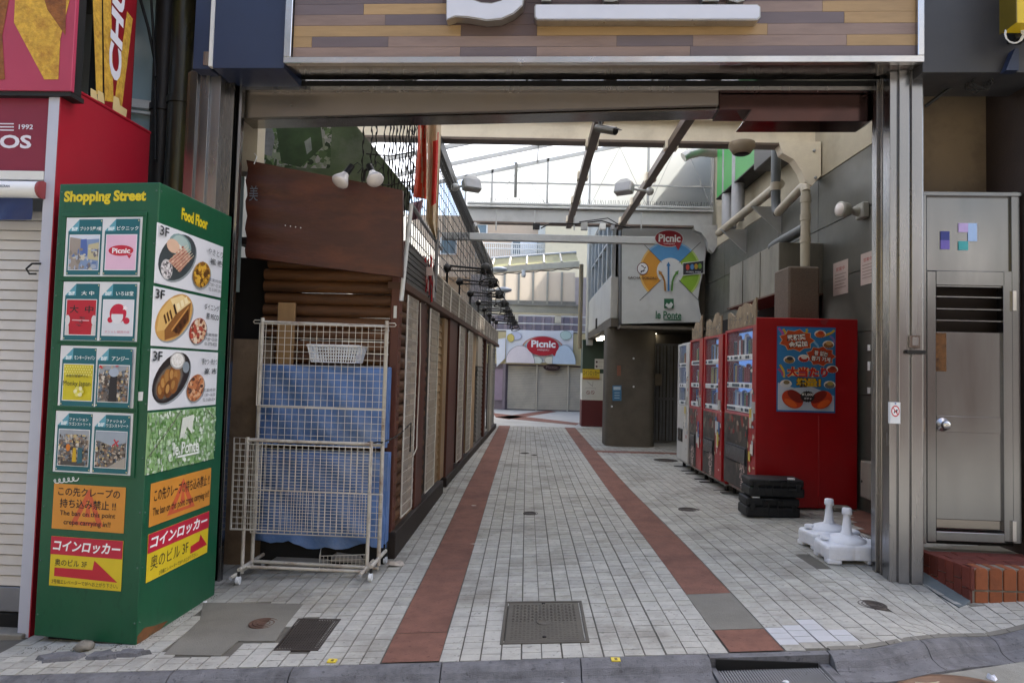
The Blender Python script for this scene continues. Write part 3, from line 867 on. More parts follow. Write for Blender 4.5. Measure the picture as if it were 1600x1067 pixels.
# no dogs sticker on the post
st = thing('prohibition_sticker', F0.pt(ua(1399, 645, .15), ub(1399, 660, .15), .15), 'small white no dogs sticker on the steel post', 'sticker')
fs_ = Fr(F0.pt(ua(1399, 645, .187), ub(1399, 645, .187), .187), F0.u)
b = MB(); b.fbox(fs_, -.032, .032, -.07, .07, -.03, .0, WHITEP); b.build('card', st)
A = Art(fs_, .001); A.ell(0, .012, .027, .037, 'c0202c'); A.ell(0, .012, .021, .029, 'f0f0f2'); A.poly([(-.012, .0), (-.008, -.004), (-.002, .006), (.008, .004), (.01, -.004), (.013, .0), (.012, .014), (.016, .022), (.008, .026), (.002, .016), (-.008, .014)], '222222')
A.line([(-.014, .032), (.015, -.01)], .006, 'c0202c'); A.ell(0, .062, .006, .006, '6a87b0'); A.build('print', st)

# --- brick step
STEPZ = .275
stp = thing('brick_step', (3.1, 4.4, .15), 'red brick step with rounded soldier bricks below the steel door', 'step')
BR1 = mat('brick_red', '6e3226', .75, 0, .15, 12, bump=.3, bscale=80, rnd=.22, dirt='3c2420', dscale=3, damt=.5)
BR2 = mat('brick_orange', '94522e', .75, 0, .12, 12, bump=.3, bscale=80, rnd=.14, dirt='5a3626', dscale=4, damt=.5)
pc_ = onZ(1516, 886, STEPZ); pb = onZ(1420, 853, STEPZ)
SF = Fr((pc_.x, pc_.y, 0), (1, .02, 0)); SL = Fr((pb.x, pb.y, 0), (pc_.x - pb.x, pc_.y - pb.y, 0))
slen = (pc_ - pb).length
wid = 1.1
Q = [(pc_.x, pc_.y), (pc_.x + wid, pc_.y + .02 * wid), (pc_.x + wid, pb.y + .25), (pb.x, pb.y + .05)]
b = MB(); z0 = .05
b.hexa([(x, y, z0) for x, y in ((pc_.x + .006, pc_.y + .006), (Q[1][0], Q[1][1] + .006), Q[2], (pb.x + .006, pb.y))] + [(x, y, STEPZ - .006) for x, y in ((pc_.x + .006, pc_.y + .006), (Q[1][0], Q[1][1] + .006), Q[2], (pb.x + .006, pb.y))], CONC)
b.build('core', stp)
BW = .088
for i in range(12):      # front soldiers and the course below
    a0 = i * BW + .03; zt_ = STEPZ + .002
    poly = [(a0, STEPZ - .135), (a0 + BW - .011, STEPZ - .135), (a0 + BW - .011, zt_ - .02), (a0 + BW - .03, zt_ - .003), (a0 + .02, zt_ - .003), (a0, zt_ - .02)]
    b = MB(); b.prism(SF, poly, -.10, .006, BR2); b.build('brick', stp, .003)
    b = MB(); b.fbox(SF, a0, a0 + BW - .011, STEPZ - .215, STEPZ - .147, -.04, .004, BR2); b.build('brick', stp, .002)
b = MB(); b.fbox(SF, -.0, .024, STEPZ - .14, STEPZ - .002, -.09, .006, BR1); b.build('brick', stp, .003)
b = MB(); b.fbox(SF, -.02, 1.2, 0.02, STEPZ - .22, -.1, .035, PATCH); b.build('mortar_base', stp, .004)
n_ = int(slen / .062)
for i in range(n_):      # left flank: upright bricks of uneven height
    a0 = i * slen / n_; hgt = .13 if i % 2 else .085
    b = MB(); b.fbox(SL, a0 + .003, a0 + slen / n_ - .003, STEPZ - hgt, STEPZ - .002, -.05, .005, BR1); b.build('brick', stp, .002)
    b = MB(); b.fbox(SL, a0 + .003, a0 + slen / n_ - .003, STEPZ - .24, STEPZ - hgt - .006, -.05, .004, BR1); b.build('brick', stp, .002)
b = MB(); b.hexa([SL.pt(-.05, .05, .10), SL.pt(slen + .03, .05, .11), SL.pt(slen, .05, 0), SL.pt(-.05, .05, 0), SL.pt(-.05, gz(2.7, 4.8) + .006, .10), SL.pt(slen + .03, gz(2.6, 4.1) + .006, .11), SL.pt(slen, STEPZ - .2, .0), SL.pt(-.05, STEPZ - .1, 0)], mat('mortar_fillet', '6f7779', .9, 0, .15, 10, bump=.5, bscale=80)); b.build('mortar_fillet', stp)
for j in range(7):       # bricks laid flat on top
    for i in range(8):
        u0 = i * .215 - (j % 2) * .1; y0 = pc_.y + .105 + j * .097
        xl = pc_.x + (pb.x - pc_.x) * (y0 + .05 - pc_.y) / (pb.y - pc_.y)
        x0 = max(xl + .01, pc_.x + u0 - .1); x1 = pc_.x + u0 + .107
        if x1 - x0 < .03 or x1 > pc_.x + wid: continue
        if y0 + .09 > F0.pt(x0, 0, -.05).y: continue
        b = MB(); b.box((x0, y0, STEPZ - .03), (x1, y0 + .09, STEPZ + R.uniform(-.002, .001)), BR1); b.build('brick', stp, .002)

# --- flank wall right of the door and the space over it
WALLR = mat('flank_brown', '3a2e29', .7, 0, .2, 3, bump=.2, dirt='241c1a', dscale=1.4, damt=.6)
t = thing('flank_wall', F0.pt(3.4, .2, 0), 'dark brown wall beside and above the steel service door', 'wall')
b = MB(); b.fbox(F0, ua(1597, 500, CD), ua(1597, 500, CD) + .6, gzc(3.4, 4.8) - .05, 4.6, -.4, .10, WALLR); b.build('pier', t)
b = MB(); b.fbox(F0, ua(1443, 200, -.35), ua(1620, 200, -.35) + .6, 2.2, 4.6, -.45, -.35, mat('upper_wall', '7a6a55', .8, 0, .15, 2, bump=.2, dirt='3a2f28', dscale=1.1, damt=.7)); b.build('upper_wall', t)
b = MB(); b.tube([F0.pt(ua(1446, 166, 0), ub(1446, 166, 0), 0), F0.pt(ua(1500, 127, .05), ub(1500, 127, .05), .05)], .012, BLACK, 8); tag(b.build('stay_rod'), 'black diagonal stay rod above the steel door', 'rod')
q = random.Random(5); b = MB(); pts = []
for i in range(60):
    a = i * .5; pts.append(F0.pt(ua(1522, 138, .1) + .07 * math.cos(a) * q.uniform(.8, 1.1), ub(1522, 138, .1) + .05 * math.sin(a) * q.uniform(.7, 1.1), .1 + .002 * i))
b.tube(pts, .004, BLACK, 5); tag(b.build('cable_coil'), 'tangle of black cable under the charcoal sign box', 'cable')
t = thing('yellow_sign', F0.pt(ua(1592, 20, .6), 3.4, .6), 'corner of a yellow projecting sign at the top edge over the door', 'sign')
b = MB(); b.fbox(F0, ua(1588, 20, .55), ua(1588, 20, .55) + .35, ub(1590, 36, .55), zt, .42, .55, c('d8b81e')); b.build('face', t)
b = MB(); b.fbox(F0, ua(1586, 20, .55), ua(1588, 20, .55) - .001, ub(1590, 36, .55), zt, .40, .56, c('6a5a14')); b.build('edge', t)
b = MB(); pts = [F0.pt(ua(1584, 54, .45) + (.055 + .006 * k) * math.cos(a) * .9, ub(1584, 54, .45) + .06 * math.sin(a), .45 + .004 * k) for k in range(3) for a in rng(0, 6.0, 14)]
b.tube(pts, .004, WHITEP, 5); tag(b.build('cable_loop'), 'looped white cable hanging below the yellow sign', 'cable')
b = MB(); ca, cb = ua(1592, 50, .4), ub(1592, 50, .4); b.fbox(F0, ca - .03, ca + .06, cb - .05, cb + .04, .32, .42, BLACK); tag(b.build('junction_box', None, .008), 'black junction box beneath the yellow sign', 'box')
b = MB(); b.hexa([F0.pt(ua(1572, 109, .36), ub(1572, 110, .36), .36), F0.pt(ua(1592, 109, .36), ub(1590, 110, .36), .36), F0.pt(ua(1592, 109, .36), ub(1590, 110, .36), .3), F0.pt(ua(1572, 109, .36), ub(1572, 110, .36), .3),
                  F0.pt(ua(1586, 76, .36), ub(1586, 76, .36), .36), F0.pt(ua(1592, 76, .36), ub(1592, 76, .36), .36), F0.pt(ua(1592, 76, .36), ub(1592, 76, .36), .3), F0.pt(ua(1586, 76, .36), ub(1586, 76, .36), .3)], NAVY); tag(b.build('cloth_scrap'), 'scrap of blue cloth hanging off the charcoal sign box', 'cloth')
# ================================================================== GREEN SIGN KIOSK
GRN = mat('kiosk_green', '0f5134', .36, 0, .12, 3, dirt='1d5c42', dscale=2.2, damt=.6, bump=.05, bscale=12, spots=.5, stretch=(1, 1, .35))
KA, KB, KC = Vector((-2.765, 3.90, 0)), Vector((-2.123, 3.812, 0)), Vector((-2.082, 4.674, 0))
KF = Fr(KA, KB - KA); KR = Fr(KB, KC - KB)
kw = (KB - KA).length; kd = (KC - KB).length
kzt = KF.uv(236, 285)[1]; kzb = -.165
kio = thing('sign_kiosk', KB + Vector((0, 0, kzb)), 'tall green sign kiosk covered in shop posters and notices at the gateway', 'kiosk')
Dv = KA + (KC - KB)
b = MB(); b.hexa([(p.x, p.y, z) for z in (kzb, kzt) for p in (KA, KB, KC, Dv)], GRN); b.build('cabinet', kio, .006, seg=2)
b = MB(); b.hexa([(p.x, p.y, z) for z in (kzb - .07, kzb + .002) for p in (KA + Vector((.05, .05, 0)), KB + Vector((-.04, .05, 0)), KC + Vector((-.04, 0, 0)), Dv)], DARK); b.build('plinth', kio)
def rect_px(fr, P):
    q = [fr.uv(*x) for x in P]       # TL TR BR BL
    return (q[0][0] + q[3][0]) / 2, (q[2][1] + q[3][1]) / 2, (q[1][0] + q[2][0]) / 2, (q[0][1] + q[1][1]) / 2
def board(fr, P, name, par, m, th=.006, label=None):
    a0, b0, a1, b1 = rect_px(fr, P)
    b = MB(); b.fbox(fr, a0, a1, b0, b1, .0005, th, m); o = b.build(name, par, .0015)
    if label: o['label'] = label
    return o, a0, b0, a1, b1
TEAL = '12606a'; TEALL = '5ea0b4'
def corner_frame(A, a0, b0, a1, b1, title, sub=None, bold=.01):
    w_, h_ = a1 - a0, b1 - b0; k = .24 * w_
    A.poly([(a0, b0), (a1, b0), (a1, b1), (a0 + k * 1.3, b1), (a0, b1 - k * 1.3)], TEAL)
    A.poly([(a0, b1 - k * 1.3), (a0 + k * 1.3, b1 - k * 1.3), (a0 + k * 1.3, b1)], TEALL)
    A.text('BIF', a0 + .10 * w_, b1 - .205 * h_, a0 + .28 * w_, b1 - .14 * h_, 'e8f2f4', .03)
    if sub:
        A.text(title, a0 + .33 * w_, b1 - .13 * h_, a1 - .12 * w_, b1 - .075 * h_, 'f0f4f4', bold); A.text(sub, a0 + .33 * w_, b1 - .21 * h_, a1 - .04 * w_, b1 - .15 * h_, 'f0f4f4', bold)
    else:
        wd = min(.62, .125 * len(title)); cx_ = a0 + .66 * w_
        A.text(title, cx_ - wd / 2 * w_, b1 - .205 * h_, cx_ + wd / 2 * w_, b1 - .13 * h_, 'f0f4f4', bold)
    for x, y in ((a0 + .03 * w_, b0 + .03 * h_), (a1 - .03 * w_, b0 + .03 * h_), (a1 - .03 * w_, b1 - .03 * h_)): A.ell(x, y, .004, .004, 'd8cfa0', n=8)
    return a0 + .05 * w_, b0 + .085 * h_, a1 - .05 * w_, b1 - .275 * h_
CRAM = ['b7a693', '6a5a4e', '8d8377', '443a36', 'd0c6b8', '5a6674', '93735c', '2d2a2a', 'c9b27c', '77808a']
rows = [[(105, 339), (223, 341), (220, 434), (101, 431)], [(101, 439), (219, 442), (215, 535), (95, 534)], [(97, 540), (214, 542), (209, 639), (90, 636)], [(88, 642), (209, 645), (205, 741), (84, 738)]]
WBRD = mat('board_white', 'dcdde0', .35, 0, .03, 6)
titles = [('ブリクラ屋 P館', 'ピクニック'), ('大 中', 'いろは堂'), ('モンキージャパン', 'アンジー'), ('ファッション', 'ファッション')]
for r_, P in enumerate(rows):
    # moulded surround
    a0, b0, a1, b1 = rect_px(KF, P)
    b = MB()
    for q in ((a0 - .025, a1 + .025, b1 + .004, b1 + .03), (a0 - .025, a1 + .025, b0 - .012, b0 - .002), (a0 - .025, a0 - .003, b0 - .002, b1 + .004), (a1 + .003, a1 + .025, b0 - .002, b1 + .004)):
        b.fbox(KF, *q, .0004, .009, GRN)
    b.build('poster_surround', kio, .002)
    o, a0, b0, a1, b1 = board(KF, P, 'poster_board', kio, WBRD)
    A = Art(KF, .0068); w_ = a1 - a0; h_ = b1 - b0
    for k in (0, 1):
        x0 = a0 + w_ * (.035 if k == 0 else .525); x1 = a0 + w_ * (.485 if k == 0 else .975); y0, y1 = b0 + .025 * h_, b1 - .035 * h_
        t_ = titles[r_][k]
        i0, j0, i1, j1 = corner_frame(A, x0, y0, x1, y1, t_, 'ワゴンストリート' if r_ == 3 else None)
        iw, ih = i1 - i0, j1 - j0; m_ = .02 * iw
        A.rect(i0, j0, i1, j1, 'e9eaee'); i0 += m_; i1 -= m_; j0 += m_; j1 -= m_; mx_, my_ = (i0 + i1) / 2, (j0 + j1) / 2
        if (r_, k) == (0, 0):
            A.rect(i0, j0, i1, j1, '7d93b8'); A.poly([(i0, j0), (i0 + .33 * iw, j0), (i0 + .36 * iw, j1 - .1 * ih), (i0, j1 - .05 * ih)], '9c9188'); A.poly([(i0, j1), (i1, j1), (i1, j1 - .1 * ih), (i0 + .5 * iw, j1 - .12 * ih), (i0, j1 - .05 * ih)], 'cdd4e2')
            A.poly([(i0 + .36 * iw, j0 + .3 * ih), (i0 + .6 * iw, j0 + .4 * ih), (i0 + .55 * iw, j1 - .1 * ih), (i0 + .36 * iw, j1 - .12 * ih)], '5068a8'); A.poly([(i0 + .6 * iw, j0 + .3 * ih), (i1, j0 + .25 * ih), (i1, j1 - .2 * ih), (i0 + .62 * iw, j1 - .26 * ih)], 'bdb391')
            A.blobs(i0, j0, i1, j0 + .6 * ih, ['8a8076', '6e6a72', '5f76a8', 'a7b0c4', 'c9c3b0'], 50, .014, 3)
        elif (r_, k) == (0, 1):
            A.rect(i0, j0, i1, j1, 'e2b9d2'); A.ell(mx_, my_ + .01, .40 * iw, .15 * ih, 'c0203a'); A.poly([(mx_ + .2 * iw, my_ - .08 * ih), (mx_ + .36 * iw, my_ - .06 * ih), (mx_ + .28 * iw, my_ - .18 * ih)], 'c0203a')
            A.text('Picnic', mx_ - .28 * iw, my_ - .03 * ih, mx_ + .3 * iw, my_ + .12 * ih, 'f4f0f4', .03)
        elif (r_, k) == (1, 0):
            A.rect(i0, j0, i1, j1, 'b5182c'); A.text('大', i0 + .1 * iw, j1 - .37 * ih, i0 + .4 * iw, j1 - .15 * ih, '2a1416', .02); A.text('中', i0 + .6 * iw, j1 - .36 * ih, i0 + .88 * iw, j1 - .16 * ih, '2a1416', .02)
            A.ell(i0 + .05 * iw, j0 + .4 * ih, .08 * iw, .14 * ih, 'd6d2d4'); A.ell(i1 - .05 * iw, j0 + .4 * ih, .08 * iw, .14 * ih, 'd6d2d4'); A.poly([(i0, j0), (i0 + .12 * iw, j0), (i0 + .1 * iw, j0 + .26 * ih), (i0, j0 + .28 * ih)], 'cfcaca'); A.poly([(i1 - .12 * iw, j0), (i1, j0), (i1, j0 + .28 * ih), (i1 - .1 * iw, j0 + .26 * ih)], 'cfcaca')
            A.line([(i0 + .2 * iw, j0 + .4 * ih), (i1 - .2 * iw, j0 + .39 * ih)], .006, 'e0b0b8'); A.blobs(mx_ - .14 * iw, j0 + .22 * ih, mx_ + .14 * iw, j0 + .5 * ih, ['7a1a28', '8a3038'], 8, .012, 4)
        elif (r_, k) == (1, 1):
            A.rect(i0, j0, i1, j1, 'd9dae2'); A.ell(mx_, my_ + .12 * ih, .27 * iw, .26 * ih, 'c2183a'); A.ell(i0 + .24 * iw, my_ - .06 * ih, .09 * iw, .08 * ih, 'c2183a'); A.ell(i1 - .2 * iw, my_ - .08 * ih, .1 * iw, .09 * ih, 'c2183a'); A.ell(mx_ - .02 * iw, my_ + .04 * ih, .19 * iw, .2 * ih, 'e2e0e6')
            A.poly([(mx_ - .2 * iw, my_ + .1 * ih), (mx_ + .2 * iw, my_ + .1 * ih), (mx_ + .14 * iw, my_ + .26 * ih), (mx_ - .12 * iw, my_ + .26 * ih)], 'c2183a'); A.ell(mx_ + .22 * iw, my_ + .27 * ih, .09 * iw, .08 * ih, 'f2e8ee', n=10, jag=.5)
            A.text('オシャレ雑貨の店', i0 + .08 * iw, j0 + .06 * ih, i1 - .08 * iw, j0 + .13 * ih, 'c87890', .0)
        elif (r_, k) == (2, 0):
            A.rect(i0, j0, i1, j1, 'cfc024')
            for ii in range(11):
                for jj in range(4): A.ell(i0 + (ii + .5 + .5 * (jj % 2)) * iw * .086, j1 - .06 * ih - jj * .07 * ih, .006, .006, 'e8e07a', n=6)
            A.text('原宿の雑貨屋さん', i0 + .12 * iw, my_ + .13 * ih, i1 - .1 * iw, my_ + .21 * ih, '3a3520', .005); A.text('Monky Japan', i0 + .03 * iw, my_ - .13 * ih, i1 - .03 * iw, my_ + .04 * ih, '1d1b18', .0)
            for q in range(6): A.ell(mx_ + .08 * iw + .1 * iw * math.cos(q * 1.047), j0 + .24 * ih + .09 * ih * math.sin(q * 1.047), .07 * iw, .06 * ih, 'ece6b4' if q % 2 else 'dcd468', n=12)
            A.ell(mx_ + .08 * iw, j0 + .24 * ih, .05 * iw, .05 * ih, 'cfc024', n=12)
        else:
            A.rect(i0, j0, i1, j1, '6a625e'); A.rect(i0, j0 + .7 * ih, i1, j1, '9aa0a8')
            A.blobs(i0, j0, i1, j1 - .12 * ih, CRAM, 260, .010, 20 + r_ * 3 + k)
            if r_ == 2: A.poly([(mx_ - .14 * iw, j0), (mx_ + .14 * iw, j0), (mx_ + .12 * iw, my_ + .2 * ih), (mx_ - .1 * iw, my_ + .22 * ih)], '221f22'); A.ell(mx_ + .01 * iw, my_ + .3 * ih, .16 * iw, .12 * ih, 'a8b4c4'); A.blobs(i0, j1 - .1 * ih, i1, j1, ['c02830', '443a36', 'b7a693'], 8, .012, 9)
            elif k == 0: A.rect(i0 + .1 * iw, j0, i1 - .1 * iw, j0 + .12 * ih, '4a4643'); A.poly([(mx_ - .02 * iw, j0 + .1 * ih), (mx_ + .12 * iw, j0 + .1 * ih), (mx_ + .1 * iw, my_), (mx_, my_)], 'c9a21c'); A.ell(mx_ - .16 * iw, my_, .07 * iw, .1 * ih, 'd07828'); A.poly([(mx_ + .15 * iw, j0 + .05 * ih), (mx_ + .32 * iw, j0 + .1 * ih), (mx_ + .3 * iw, my_), (mx_ + .16 * iw, my_ + .02 * ih)], '2c5a66')
            else: A.poly([(i0, j1), (i1, j1), (i1, j1 - .28 * ih), (i0 + .5 * iw, j1 - .38 * ih), (i0, j1 - .22 * ih)], '9aa4b0'); A.poly([(i0 + .4 * iw, j0), (i1, j0), (i1, j0 + .3 * ih)], 'a39c92'); A.line([(mx_ + .05 * iw, my_ + .1 * ih), (mx_ + .25 * iw, my_ + .25 * ih)], .008, 'c0303a'); A.line([(mx_ + .24 * iw, my_ + .1 * ih), (mx_ + .1 * iw, my_ + .28 * ih)], .008, 'c0303a')
    A.build('print', o)
YEL = mat('lettering_yellow', 'd8c020', .4, 0, .03)
A = Art(KF, .0015)
A.tpx('Shopping Street', (101, 299), (228, 319), YEL, .045); A.build('heading', kio)
A = Art(KR, .0015)
p0, p1 = KR.uv(283, 343), KR.uv(324, 358); q0 = KR.uv(283, 324)
A.text('Food Floor', p0[0], p0[1], p1[0], q0[1], YEL, .045); A.build('heading', kio)
# scribble above the orange notice
a0, b0 = KF.uv(84, 756); a1, b1 = KF.uv(121, 742)
A = Art(KF, .0015); pts = [(a0 + (a1 - a0) * (i / 40) + .012 * math.cos(i * .8), b0 + (b1 - b0) * (.25 + .4 * i / 40) + .012 * math.sin(i * .8)) for i in range(41)]
A.line(pts, .006, 'dfe4e2'); A.build('white_scribble', kio)
# orange and coin locker notices
ORG = 'cf8a32'
def orange(fr, P, two):
    o, a0, b0, a1, b1 = board(fr, P, 'notice_plate', kio, c(ORG), .004)
    w_, h_ = a1 - a0, b1 - b0; A = Art(fr, .0048)
    A.poly([(a0 + .5 * w_, b0 + .93 * h_), (a0 + .72 * w_, b0 + .12 * h_), (a0 + .26 * w_, b0 + .12 * h_)], 'c85a34'); A.poly([(a0 + .5 * w_, b0 + .7 * h_), (a0 + .62 * w_, b0 + .2 * h_), (a0 + .36 * w_, b0 + .2 * h_)], ORG)
    A.poly([(a0 + .48 * w_, b0 + .6 * h_), (a0 + .52 * w_, b0 + .6 * h_), (a0 + .54 * w_, b0 + .3 * h_), (a0 + .46 * w_, b0 + .3 * h_)], 'c85a34')
    def tx(s, x0, y0, x1, y1, bo=.012):
        A.text(s, a0 + x0 * w_, b0 + y0 * h_, a0 + x1 * w_, b0 + y1 * h_, '241c18', bo)
    if two:
        tx('この先クレープの', .07, .74, .93, .94); tx('持ち込み禁止 !!', .10, .48, .88, .68); tx('The ban on this point', .11, .28, .88, .42, .01); tx('crepe carrying in!!', .17, .08, .82, .23, .01)
    else:
        tx('この先クレープの持ち込み禁止 !!', .05, .55, .97, .85); tx('The ban on this point crepe carrying in!!', .04, .18, .97, .42, .01)
    A.build('print', o)
orange(KF, [(85, 757), (197, 759), (194, 831), (81, 827)], True)
orange(KR, [(235, 755), (329, 731), (327, 789), (232, 823)], False)
def locker(fr, P, split, two):
    o, a0, b0, a1, b1 = board(fr, P, 'notice_plate', kio, c('d8bd22'), .004)
    w_, h_ = a1 - a0, b1 - b0; A = Art(fr, .0048)
    A.rect(a0, b0 + split * h_, a1, b1, 'bb1f38')
    def tx(s, x0, y0, x1, y1, col, bo=.012, sh=0): A.text(s, a0 + x0 * w_, b0 + y0 * h_, a0 + x1 * w_, b0 + y1 * h_, col, bo, sh)
    tx('コインロッカー', .03, split + .07, .97, .93, 'f2f2f2', .03, .18)
    if two:
        tx('奥のビル 3F', .07, .41, .52, .55, '231f20', .008); A.poly([(a0 + .07 * w_, b0 + .20 * h_), (a0 + .95 * w_, b0 + .17 * h_), (a0 + .62 * w_, b0 + .57 * h_), (a0 + .6 * w_, b0 + .38 * h_), (a0 + .07 * w_, b0 + .37 * h_)], 'bb1f30')
        tx('2号機エレベーターで3Fへお上がり下さい。', .04, .05, .96, .14, '3a3420', 0)
    else:
        tx('奥のビル 3F', .05, .22, .64, .52, '231f20', .0); A.poly([(a0 + .68 * w_, b0 + .17 * h_), (a0 + .98 * w_, b0 + .2 * h_), (a0 + .85 * w_, b0 + .52 * h_), (a0 + .83 * w_, b0 + .38 * h_), (a0 + .68 * w_, b0 + .34 * h_)], 'bb1f30')
        tx('2号機エレベーターで3Fへお上がり下さい。', .18, .04, .82, .14, '4a4424', 0)
    A.build('print', o)
locker(KF, [(81, 839), (193, 842), (190, 921), (77, 916)], .635, True)
locker(KR, [(230, 834), (326, 799), (323, 862), (228, 911)], .60, False)
# food boards on the flank
foods = [([(245, 345), (347, 388), (344, 467), (240, 440)], ['e3c7b4', 'b86a5a', 'c98a72', '8a9a92', 'd8d4cc', '5a6a6a', 'b04a40'], '6f8288', ['b8882a', 'd6a63c', '5a3a18', '8a5a20'], 'やきとり', '福 壱', ('営業時間', '17:00～23:30', 'TEL 03-3497-5391')),
         ([(240, 445), (343, 471), (339, 549), (234, 538)], ['d8a85a', 'f0d8a0', 'b07a34', '7a4a20', '5a3418', 'e8c888'], 'b88a4a', ['b04a3a', 'd8b08a', 'e0d0b8', '7a3a28'], 'ダイニング', '原 PECO', ('営業時間', '17:30～23:30', '03-5770-8223')),
         ([(235, 543), (339, 552), (336, 634), (230, 639)], ['8a5a2c', 'a06a34', '6a421e', 'b98a4a', '7a5028'], '3a2a20', ['c07848', '9a5a38', 'd8a880', '5a3a2c'], '豚かつ・串かつ', '楽 市', ('営業時間', '11:30～16:00', 'TEL 03-6804-0034'))]
for k, (P, c1, base, c2, t1, t2, t3) in enumerate(foods):
    o, a0, b0, a1, b1 = board(KR, P, 'food_board', kio, WBRD)
    w_, h_ = a1 - a0, b1 - b0; A = Art(KR, .0068)
    def E(u, v, ru, rv, rot, cols, bs, n, sd):
        A.ell(a0 + u * w_ + .012, b0 + v * h_ - .01, ru * w_, rv * h_, '8e9698', rot); A.ell(a0 + u * w_, b0 + v * h_, ru * w_, rv * h_, bs, rot)
        A.eblobs(a0 + u * w_, b0 + v * h_, ru * w_, rv * h_, rot, cols, n, .016 * w_ / .6, sd)
    q = random.Random(40 + k); eu, ev, eru, erv, er = .29, .53, .28, .36, .5
    A.ell(a0 + eu * w_ + .012, b0 + ev * h_ - .01, eru * w_, erv * h_, '8e9698', er)
    A.ell(a0 + eu * w_, b0 + ev * h_, eru * w_, erv * h_, ('3c4446', 'c99a54', '2c2422')[k], er)
    def X(u, v):      # point inside the big oval, -1..1
        x, y = u * eru * w_, v * erv * h_; return a0 + eu * w_ + x * math.cos(er) - y * math.sin(er), b0 + ev * h_ + x * math.sin(er) + y * math.cos(er)
    def patch(pts, col): A.poly([X(*p_) for p_ in pts], col)
    def spot(u, v, r1, r2, col, rot=0.): p_ = X(u, v); A.ell(p_[0], p_[1], r1 * w_, r2 * h_, col, rot, 14)
    if k == 0:        # skewers beside a glass dish and a patterned bowl
        spot(.25, .45, .16, .2, '7f9a98'); spot(.28, .5, .12, .15, 'a8bcb6'); spot(.1, .35, .06, .09, 'e4e0d2'); spot(-.1, .62, .09, .12, 'd9b59a')
        spot(-.66, -.2, .08, .17, 'c8c4c2'); A.eblobs(*X(-.66, -.2), .075 * w_, .16 * h_, 0, ['8a8688', '5a5658', 'b8b2b4', 'e0dcda'], 60, .012, 3)
        patch([(-.5, .1), (-.1, -.7), (.6, -.45), (.35, .25)], 'b98172')
        for r_ in range(6):
            for c_ in range(5): u_ = -.36 + .17 * c_ + .05 * r_; v_ = .12 - .14 * r_ + .05 * c_; spot(u_, v_, .017, .022, q.choice(['c8907e', 'a8604e', 'd8ac98', '9a5446', 'b87660']), .4)
            A.line([X(-.48 + .05 * r_, .12 - .14 * r_), X(.55 + .04 * r_, .3 - .13 * r_)], .004, 'd8c8a8')
    elif k == 1:      # a warm lit dining room
        patch([(-.95, 0), (-.6, .7), (0, .96), (.1, .1), (-.6, -.2)], 'd8b06a'); patch([(.1, .1), (0, .96), (.6, .75), (.95, .1)], 'e6cc94'); patch([(-.6, -.2), (.1, .1), (.95, .1), (.6, -.72), (0, -.96), (-.7, -.66)], '8a5a2c')
        patch([(-.3, -.5), (.75, -.05), (.62, -.6), (0, -.9)], '5a3418'); patch([(-.3, -.42), (.78, .02), (.75, -.08), (-.3, -.52)], 'c8924e')
        for u_ in (-.45, -.3, -.15): patch([(u_ - .04, .0), (u_ + .04, .03), (u_ + .04, .5), (u_ - .04, .46)], '5a3a1c')
        for u_ in (.2, .42, .64): patch([(u_, .2), (u_ + .16, .2), (u_ + .15, .52), (u_ + .01, .54)], 'f0e0b4')
        patch([(.05, .1), (.14, .1), (.14, .62), (.05, .6)], '2e1c10')
        for u_ in (-.1, .15, .4): spot(u_, -.62 + .2 * u_, .02, .05, '3a2010')
    else:             # cutlets with a bowl of rice
        spot(-.15, -.05, .22, .27, '3f3c3a', er); spot(-.15, -.05, .2, .25, '6a5f52', er)
        for i_, (u_, v_) in enumerate(((-.62, -.1), (-.42, .08), (-.2, .16), (.04, .1), (.2, -.12), (-.3, -.35), (-.02, -.4))):
            spot(u_, v_, .055, .15, ['7a4a20', '8f5a28', 'a06c32', '865326', '9a6630', '714420', '8a5626'][i_], .25 - .1 * i_); spot(u_ - .04, v_ + .06, .025, .08, ['a87a40', 'b8884a'][i_ % 2], .25 - .1 * i_)
        spot(.42, .52, .11, .15, 'a9a6a0'); spot(.42, .54, .09, .125, 'e4e2dc'); A.eblobs(*X(.42, .54), .085 * w_, .12 * h_, 0, ['efece6', 'd8d4cc', 'e6e3dc'], 60, .01, 5); spot(.72, -.1, .05, .1, '8a949a')
    E(.64, .34, .14, .23, .4, c2, c2[0], 200, k + 7)
    A.text('3F', a0 + .01 * w_, b1 - .2 * h_, a0 + .13 * w_, b1 - .04 * h_, '22262a', .01)
    A.text(t1, a0 + .72 * w_, b1 - .24 * h_, a0 + .97 * w_, b1 - .12 * h_, '3a3f42', .0); A.text(t2, a0 + .76 * w_, b1 - .42 * h_, a0 + .97 * w_, b1 - .3 * h_, '2a3030', .01)
    for j, s in enumerate(t3): A.text(s, a0 + .75 * w_, b0 + (.26 - .09 * j) * h_, a0 + .96 * w_, b0 + (.32 - .09 * j) * h_, '5a5e60', .0)
    A.build('print', o)
o, a0, b0, a1, b1 = board(KR, [(230, 643), (335, 637), (333, 717), (226, 741)], 'photo_board', kio, c('8cae7a'))
w_, h_ = a1 - a0, b1 - b0; A = Art(KR, .0068)
A.blobs(a0, b0, a1, b1, ['6f9a56', '88b070', 'a8c898', '5d8a48', 'c8d8c0', '90a888', 'd8e0d4', '7aa060'], 700, .015, 5)
A.line([(a0 + .02 * w_, b0 + .3 * h_), (a0 + .3 * w_, b0 + .75 * h_), (a0 + .42 * w_, b1)], .006, '6a6a58'); A.line([(a0 + .8 * w_, b1), (a0 + .95 * w_, b0 + .8 * h_)], .005, '6a6a58')
